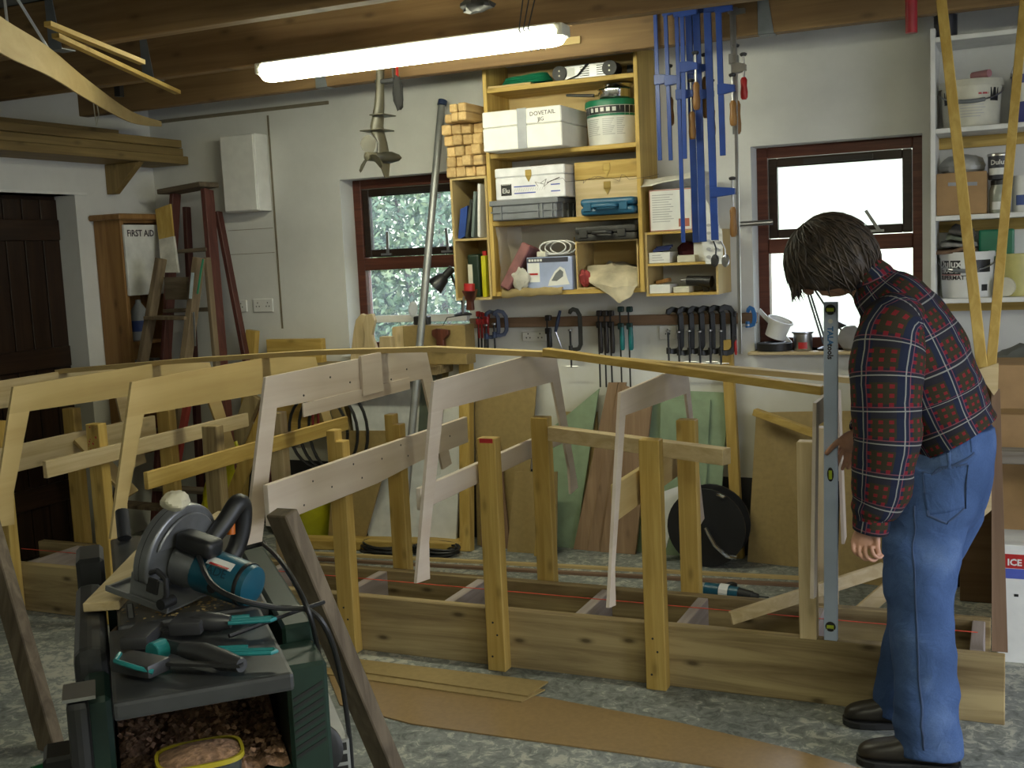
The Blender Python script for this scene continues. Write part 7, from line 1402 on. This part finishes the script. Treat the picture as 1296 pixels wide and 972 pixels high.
for s_ in range(900):      # locks following the head
    a = rd.uniform(0, 2 * math.pi); t0 = rd.uniform(0.0, 0.55); L = rd.uniform(0.35, 0.6); tw = rd.uniform(-0.6, 0.6); pts = []; lift = rd.uniform(-0.01, 0.11) if rd.random() < 0.35 else rd.uniform(-0.01, 0.04)
    for q in range(6):
        t = min(1.10, t0 + L * q / 5); p = hairpt(t, a + tw * q / 5, lift * (0.3 + 0.7 * q / 5)); pts.append(p + Vector((0, 0, -0.012 * max(0, t - 0.85) / 0.25)))
    wd_ = rd.uniform(0.0018, 0.0042); b.tube(pts, [wd_ * 0.6, wd_, wd_, wd_, wd_ * 0.7, wd_ * 0.15], 4)
for s_ in range(26):       # fringe falling forward
    a = rd.uniform(-0.7, 0.7); p = hairpt(0.92, a, 0.0); g = Vector((-0.1, 0, -1)); pts = [hairpt(0.6, a, 0.01), p, p + g * 0.022 + hf * 0.004, p + g * rd.uniform(0.03, 0.055)]; b.tube(pts, [0.003, 0.0045, 0.0035, 0.0006], 4)
for s_ in range(10):       # stray hairs on top
    a = rd.uniform(2.2, 4.0); p = hairpt(0.3, a, 0.02); b.tube([p, p + hu * 0.014 + hf * 0.015, p + hu * 0.016 + hf * 0.05], [0.0012, 0.001, 0.0003], 3)
b.obj('hair', HAIR, man, smooth=True, auto=0)
# ---- plaid shirt
PLAID, nt, pbs = new_mat('plaid_flannel')
uvn = nd(nt, 'ShaderNodeUVMap'); uvn.uv_map = 'cloth'; sx = nd(nt, 'ShaderNodeSeparateXYZ'); link(nt, uvn.outputs[0], sx.inputs[0])
def mth(op, a, v=None, c=None):
    n = nd(nt, 'ShaderNodeMath', operation=op)
    for k, q in enumerate((a, v, c)):
        if q is None: continue
        if isinstance(q, (int, float)): n.inputs[k].default_value = q
        else: link(nt, q, n.inputs[k])
    return n.outputs[0]
PER = 0.094
def tri(s, per, off=0.0): return mth('ABSOLUTE', mth('SUBTRACT', mth('FRACT', mth('ADD', mth('DIVIDE', s, per), off)), 0.5))
def band(s, per, off, w): return mth('LESS_THAN', tri(s, per, off), w)
u_, v_ = sx.outputs[0], sx.outputs[1]
def mixc(f, a, c):
    n = nd(nt, 'ShaderNodeMix', data_type='RGBA'); link(nt, f, n.inputs[0])
    for k, q in ((6, a), (7, c)):
        if isinstance(q, tuple): n.inputs[k].default_value = rgb(q)
        else: link(nt, q, n.inputs[k])
    return n.outputs[2]
col = mixc(band(u_, PER, 0.0, 0.20), (0.032, 0.027, 0.016), (0.014, 0.018, 0.038))
col = mixc(mth('MULTIPLY', band(v_, PER, 0.0, 0.20), 0.6), col, (0.012, 0.014, 0.034))
red = mth('MULTIPLY', band(u_, PER / 4, 0.25, 0.22), band(v_, PER / 4, 0.25, 0.22)); red = mth('MULTIPLY', red, 0.7)
nav = mth('MAXIMUM', band(u_, PER, 0.0, 0.13), band(v_, PER, 0.0, 0.13)); red = mth('MULTIPLY', red, mth('SUBTRACT', 1.0, nav))
col = mixc(red, col, (0.21, 0.010, 0.020))
pinkl = mth('MULTIPLY', mth('MAXIMUM', band(u_, PER, 0.115, 0.014), band(v_, PER, 0.115, 0.014)), 0.45); col = mixc(pinkl, col, (0.30, 0.10, 0.12))
wl = mth('MULTIPLY', mth('MAXIMUM', band(u_, PER, 0.0, 0.018), band(v_, PER, 0.0, 0.018)), 0.55); col = mixc(wl, col, (0.36, 0.36, 0.33))
link(nt, col, pbs.inputs['Base Color']); pbs.inputs['Roughness'].default_value = 0.9; pbs.inputs['Specular IOR Level'].default_value = 0.15
b = B(); lay = b.bm.loops.layers.uv.new('cloth'); U = {'lay': lay, 'done': set()}
tor = [(V3(1100, 354, 3.71), 0.060, 0.062), (V3(1112, 368, 3.71), 0.082, 0.105), (V3(1133, 389, 3.71), 0.112, 0.185), (V3(1152, 424, 3.715), 0.136, 0.205), (V3(1170, 463, 3.72), 0.142, 0.202), (V3(1184, 498, 3.73), 0.143, 0.196), (V3(1198, 530, 3.73), 0.134, 0.188), (V3(1212, 553, 3.73), 0.128, 0.184)]
loft(b, tor, 44, cap=False, sub=7, wr=0.010, seed=3, uvl=U)
U['u0'] = 0.03
loft(b, [(V3(1148, 402, 3.60), 0.070, 0.06), (V3(1132, 412, 3.545), 0.096, 0.085), (V3(1123, 450, 3.505), 0.102, 0.085), (V3(1121, 500, 3.475), 0.098, 0.080), (V3(1121, 550, 3.465), 0.094, 0.076), (V3(1117, 595, 3.46), 0.086, 0.070), (V3(1112, 630, 3.465), 0.076, 0.062), (V3(1106, 647, 3.468), 0.064, 0.054), (V3(1104, 655, 3.468), 0.050, 0.044), (V3(1102, 669, 3.47), 0.045, 0.040)], 32, cap=False, sub=5, wr=0.010, seed=9, uvl=U)
loft(b, [(V3(1140, 400, 3.85), 0.070, 0.06), (shR, 0.088, 0.085), (shR.lerp(elR, 0.5), 0.080, 0.078), (elR, 0.070, 0.07), (elR.lerp(wrR, 0.6), 0.058, 0.056), (wrR + Vector((0.02, 0, 0.004)), 0.044, 0.044), (wrR + Vector((0.0, 0, 0.0)), 0.040, 0.042)], 28, ref=(0, 0.3, 1), cap=False, sub=5, wr=0.005, seed=14, uvl=U)
# collar: folded band round the neck
cc = [(V3(1094, 346, 3.71), 0.062, 0.064), (V3(1098, 350, 3.71), 0.066, 0.068), (V3(1104, 358, 3.71), 0.076, 0.080), (V3(1103, 361, 3.71), 0.074, 0.078)]
loft(b, cc, 32, cap=False, sub=2, uvl=U)
shirt = b.obj('shirt', PLAID, man, smooth=True, auto=0); md = shirt.modifiers.new('cloth_thickness', 'SOLIDIFY'); md.thickness = 0.004; md.offset = 1
b = B(); lay = b.bm.loops.layers.uv.new('cloth'); U2 = {'lay': lay, 'done': set()}
loft(b, [(V3(1104.5, 654, 3.468), 0.047, 0.043), (V3(1103, 664, 3.469), 0.048, 0.044), (V3(1101.5, 672, 3.47), 0.048, 0.044)], 28, cap=False, sub=2, uvl=U2)
cf = b.obj('cuff', PLAID, man, smooth=True, auto=0); md = cf.modifiers.new('cloth_thickness', 'SOLIDIFY'); md.thickness = 0.005; md.offset = 1
# ---- jeans
DENIM, dnt, dbs = new_mat('worn_denim')
tcn = nd(dnt, 'ShaderNodeTexCoord'); d1 = nd(dnt, 'ShaderNodeTexNoise'); d1.inputs['Scale'].default_value = 5; d1.inputs['Detail'].default_value = 5; link(dnt, tcn.outputs['Object'], d1.inputs[0])
d2 = nd(dnt, 'ShaderNodeTexNoise'); d2.inputs['Scale'].default_value = 220; link(dnt, tcn.outputs['Object'], d2.inputs[0])
c1 = ramp(dnt, d1.outputs[0], [(0.30, (0.040, 0.075, 0.175)), (0.55, (0.065, 0.115, 0.26)), (0.75, (0.13, 0.20, 0.38))]); mx = nd(dnt, 'ShaderNodeMix', data_type='RGBA'); mx.blend_type = 'MULTIPLY'; mx.inputs[0].default_value = 0.3; link(dnt, c1, mx.inputs[6]); link(dnt, d2.outputs[0], mx.inputs[7])
link(dnt, mx.outputs[2], dbs.inputs['Base Color']); dbs.inputs['Roughness'].default_value = 0.95; bpd = nd(dnt, 'ShaderNodeBump'); bpd.inputs['Strength'].default_value = 0.35; bpd.inputs['Distance'].default_value = 0.02; d3 = nd(dnt, 'ShaderNodeTexNoise'); d3.inputs['Scale'].default_value = 14; d3.inputs['Detail'].default_value = 4; d3.inputs['Distortion'].default_value = 1.2; link(dnt, tcn.outputs['Object'], d3.inputs[0]); link(dnt, d3.outputs[0], bpd.inputs['Height']); link(dnt, bpd.outputs[0], dbs.inputs['Normal']); dbs.inputs['Specular IOR Level'].default_value = 0.15
b = B()
loft(b, [(V3(1211, 538, 3.73), 0.108, 0.165), (V3(1209, 568, 3.73), 0.118, 0.170), (V3(1200, 610, 3.73), 0.126, 0.175), (V3(1190, 640, 3.73), 0.120, 0.170), (V3(1180, 665, 3.73), 0.095, 0.14)], 36, wr=0.006, seed=20)
loft(b, [(V3(1193, 600, 3.645), 0.120, 0.092), (V3(1180, 640, 3.635), 0.122, 0.096), (V3(1166, 690, 3.62), 0.112, 0.098), (V3(1164, 740, 3.60), 0.104, 0.094), (V3(1167, 790, 3.585), 0.098, 0.088), (V3(1171, 840, 3.57), 0.096, 0.086), (V3(1173, 890, 3.56), 0.098, 0.086), (V3(1174, 935, 3.555), 0.100, 0.086), (V3(1174, 955, 3.55), 0.101, 0.087)], 32, wr=0.014, seed=25)
loft(b, [(V3(1208, 600, 3.82), 0.115, 0.090), (V3(1195, 645, 3.825), 0.118, 0.094), (V3(1178, 700, 3.83), 0.100, 0.092), (V3(1164, 750, 3.83), 0.094, 0.088), (V3(1153, 800, 3.835), 0.088, 0.082), (V3(1144, 850, 3.84), 0.088, 0.080), (V3(1139, 890, 3.84), 0.090, 0.080), (V3(1137, 904, 3.84), 0.090, 0.080)], 32, wr=0.014, seed=31)
jeans = b.obj('jeans', DENIM, man, smooth=True, auto=0); voxel(jeans, 0.008, 2)
# waistband, belt loops, back pocket: laid on the denim
STI = plain('denim_seam', (0.035, 0.06, 0.13), 0.9)
def onjeans(name, grid, mat, th=0.003, par=None):
    b = B(); b.rings(grid, cap=False, closed=False); o = b.obj(name, mat, par or man, smooth=True, auto=0)
    sw_ = o.modifiers.new('lay_on', 'SHRINKWRAP'); sw_.target = jeans; sw_.wrap_method = 'NEAREST_SURFACEPOINT'; sw_.wrap_mode = 'ABOVE_SURFACE'; sw_.offset = 0.002
    so = o.modifiers.new('thick', 'SOLIDIFY'); so.thickness = th; so.offset = 1; return o
def quadgrid(c4, y, nu=10, nv=10):
    a, b_, c_, d_ = [V3(*q, y) for q in c4]; return [[a.lerp(b_, i / nu).lerp(d_.lerp(c_, i / nu), j / nv) for i in range(nu + 1)] for j in range(nv + 1)]
pk = onjeans('back_pocket', quadgrid(((1162, 594), (1232, 590), (1226, 645), (1174, 652)), 3.54, 16, 14), DENIM, 0.004)
for nm, c4 in (('pocket_hem', ((1161, 592), (1233, 588), (1233, 592), (1161, 596))), ('pocket_seam', ((1161, 594), (1163.5, 594), (1177, 652), (1174, 654))), ('pocket_seam', ((1230.5, 590), (1233, 590), (1229, 646), (1226, 648))), ('pocket_seam', ((1174, 650), (1200, 662), (1199, 665), (1173, 653))), ('pocket_seam', ((1200, 662), (1228, 645), (1228, 648), (1200, 666)))): onjeans(nm, quadgrid(c4, 3.535, 10, 2), STI, 0.005, man)
onjeans('side_seam', quadgrid(((1150, 640), (1152.5, 640), (1171, 945), (1168.5, 945)), 3.5, 2, 40), STI, 0.002)
onjeans('waist_seam', quadgrid(((1175, 597), (1248, 575), (1248, 578), (1175, 600)), 3.54, 16, 2), STI, 0.003)
for q in ((1196, 572), (1238, 552)): onjeans('belt_loop', quadgrid(((q[0], q[1]), (q[0] + 5, q[1] - 1), (q[0] + 7, q[1] + 22), (q[0] + 2, q[1] + 23)), 3.54, 3, 8), DENIM, 0.006)
# ---- shoes
LEA = plain('dark_brown_leather', (0.022, 0.018, 0.013), 0.42, mottle=0.3); SOLE = plain('black_rubber', (0.010, 0.010, 0.010), 0.6)
def shoe(toe, heel):
    t_, h_ = Vector(toe), Vector(heel); d = (t_ - h_).normalized(); L = (t_ - h_).length; sd = Vector((-d.y, d.x, 0)); P = lambda k, z: h_ + d * (L * k) + Vector((0, 0, z))
    b = B(); st = []
    for k, w, hh in ((-0.02, 0.025, 0.035), (0.04, 0.036, 0.05), (0.22, 0.040, 0.056), (0.42, 0.042, 0.050), (0.62, 0.047, 0.038), (0.80, 0.049, 0.032), (0.93, 0.040, 0.026), (1.0, 0.018, 0.016)): st.append((P(k, 0.018 + hh * 0.9), hh, w))
    rs = []
    for c, hh, w in st: rs.append([c + sd * (w * math.copysign(abs(math.cos(a)) ** 0.8, math.cos(a))) + Vector((0, 0, hh * (math.sin(a) if math.sin(a) > 0 else math.sin(a) * 0.9))) for a in [2 * math.pi * i / 20 for i in range(20)]])
    b.rings(rs); loft(b, [(P(0.20, 0.07), 0.05, 0.038), (P(0.20, 0.11), 0.042, 0.038), (P(0.20, 0.125), 0.040, 0.038)], 20, ref=sd)
    sh_ = b.obj('shoe', LEA, man, smooth=True, auto=50); md = sh_.modifiers.new('round', 'SUBSURF'); md.levels = 1; md.render_levels = 1
    b = B(); prof = [(-0.04, 0.020), (0.0, 0.036), (0.1, 0.040), (0.3, 0.038), (0.45, 0.040), (0.65, 0.051), (0.82, 0.053), (0.94, 0.043), (1.01, 0.020)]
    pts = [P(k, 0.001) + sd * w for k, w in prof] + [P(k, 0.001) - sd * w for k, w in prof[::-1]]; b.prism(pts, (0, 0, 0.024)); b.obj('sole', SOLE, sh_, bevel=0.004)
    for k in (0.45, 0.52, 0.59): B().tube([P(k, 0.07 - (k - 0.45) * 0.14) + sd * 0.026 + Vector((0, 0, 0.006)), P(k + 0.01, 0.098 - (k - 0.45) * 0.20), P(k, 0.07 - (k - 0.45) * 0.14) - sd * 0.026 + Vector((0, 0, 0.006))], 0.0035, 6).obj('lace', BLACK(), sh_, smooth=True)
    B().tube([P(0.20, 0.128) + (sd * math.cos(a) * 0.036 + d * math.sin(a) * 0.036) for a in [2 * math.pi * i / 20 for i in range(21)]], 0.008, 6).obj('collar_pad', LEA, sh_, smooth=True)
p0, p1 = HZ(1082, 966), HZ(1205, 985); shoe((p0.x + 0.005, 3.52, 0), (p0.x + 0.30, 3.545, 0))
p0 = HZ(1067, 911); shoe((p0.x + 0.005, 3.80, 0), (p0.x + 0.29, 3.845, 0))
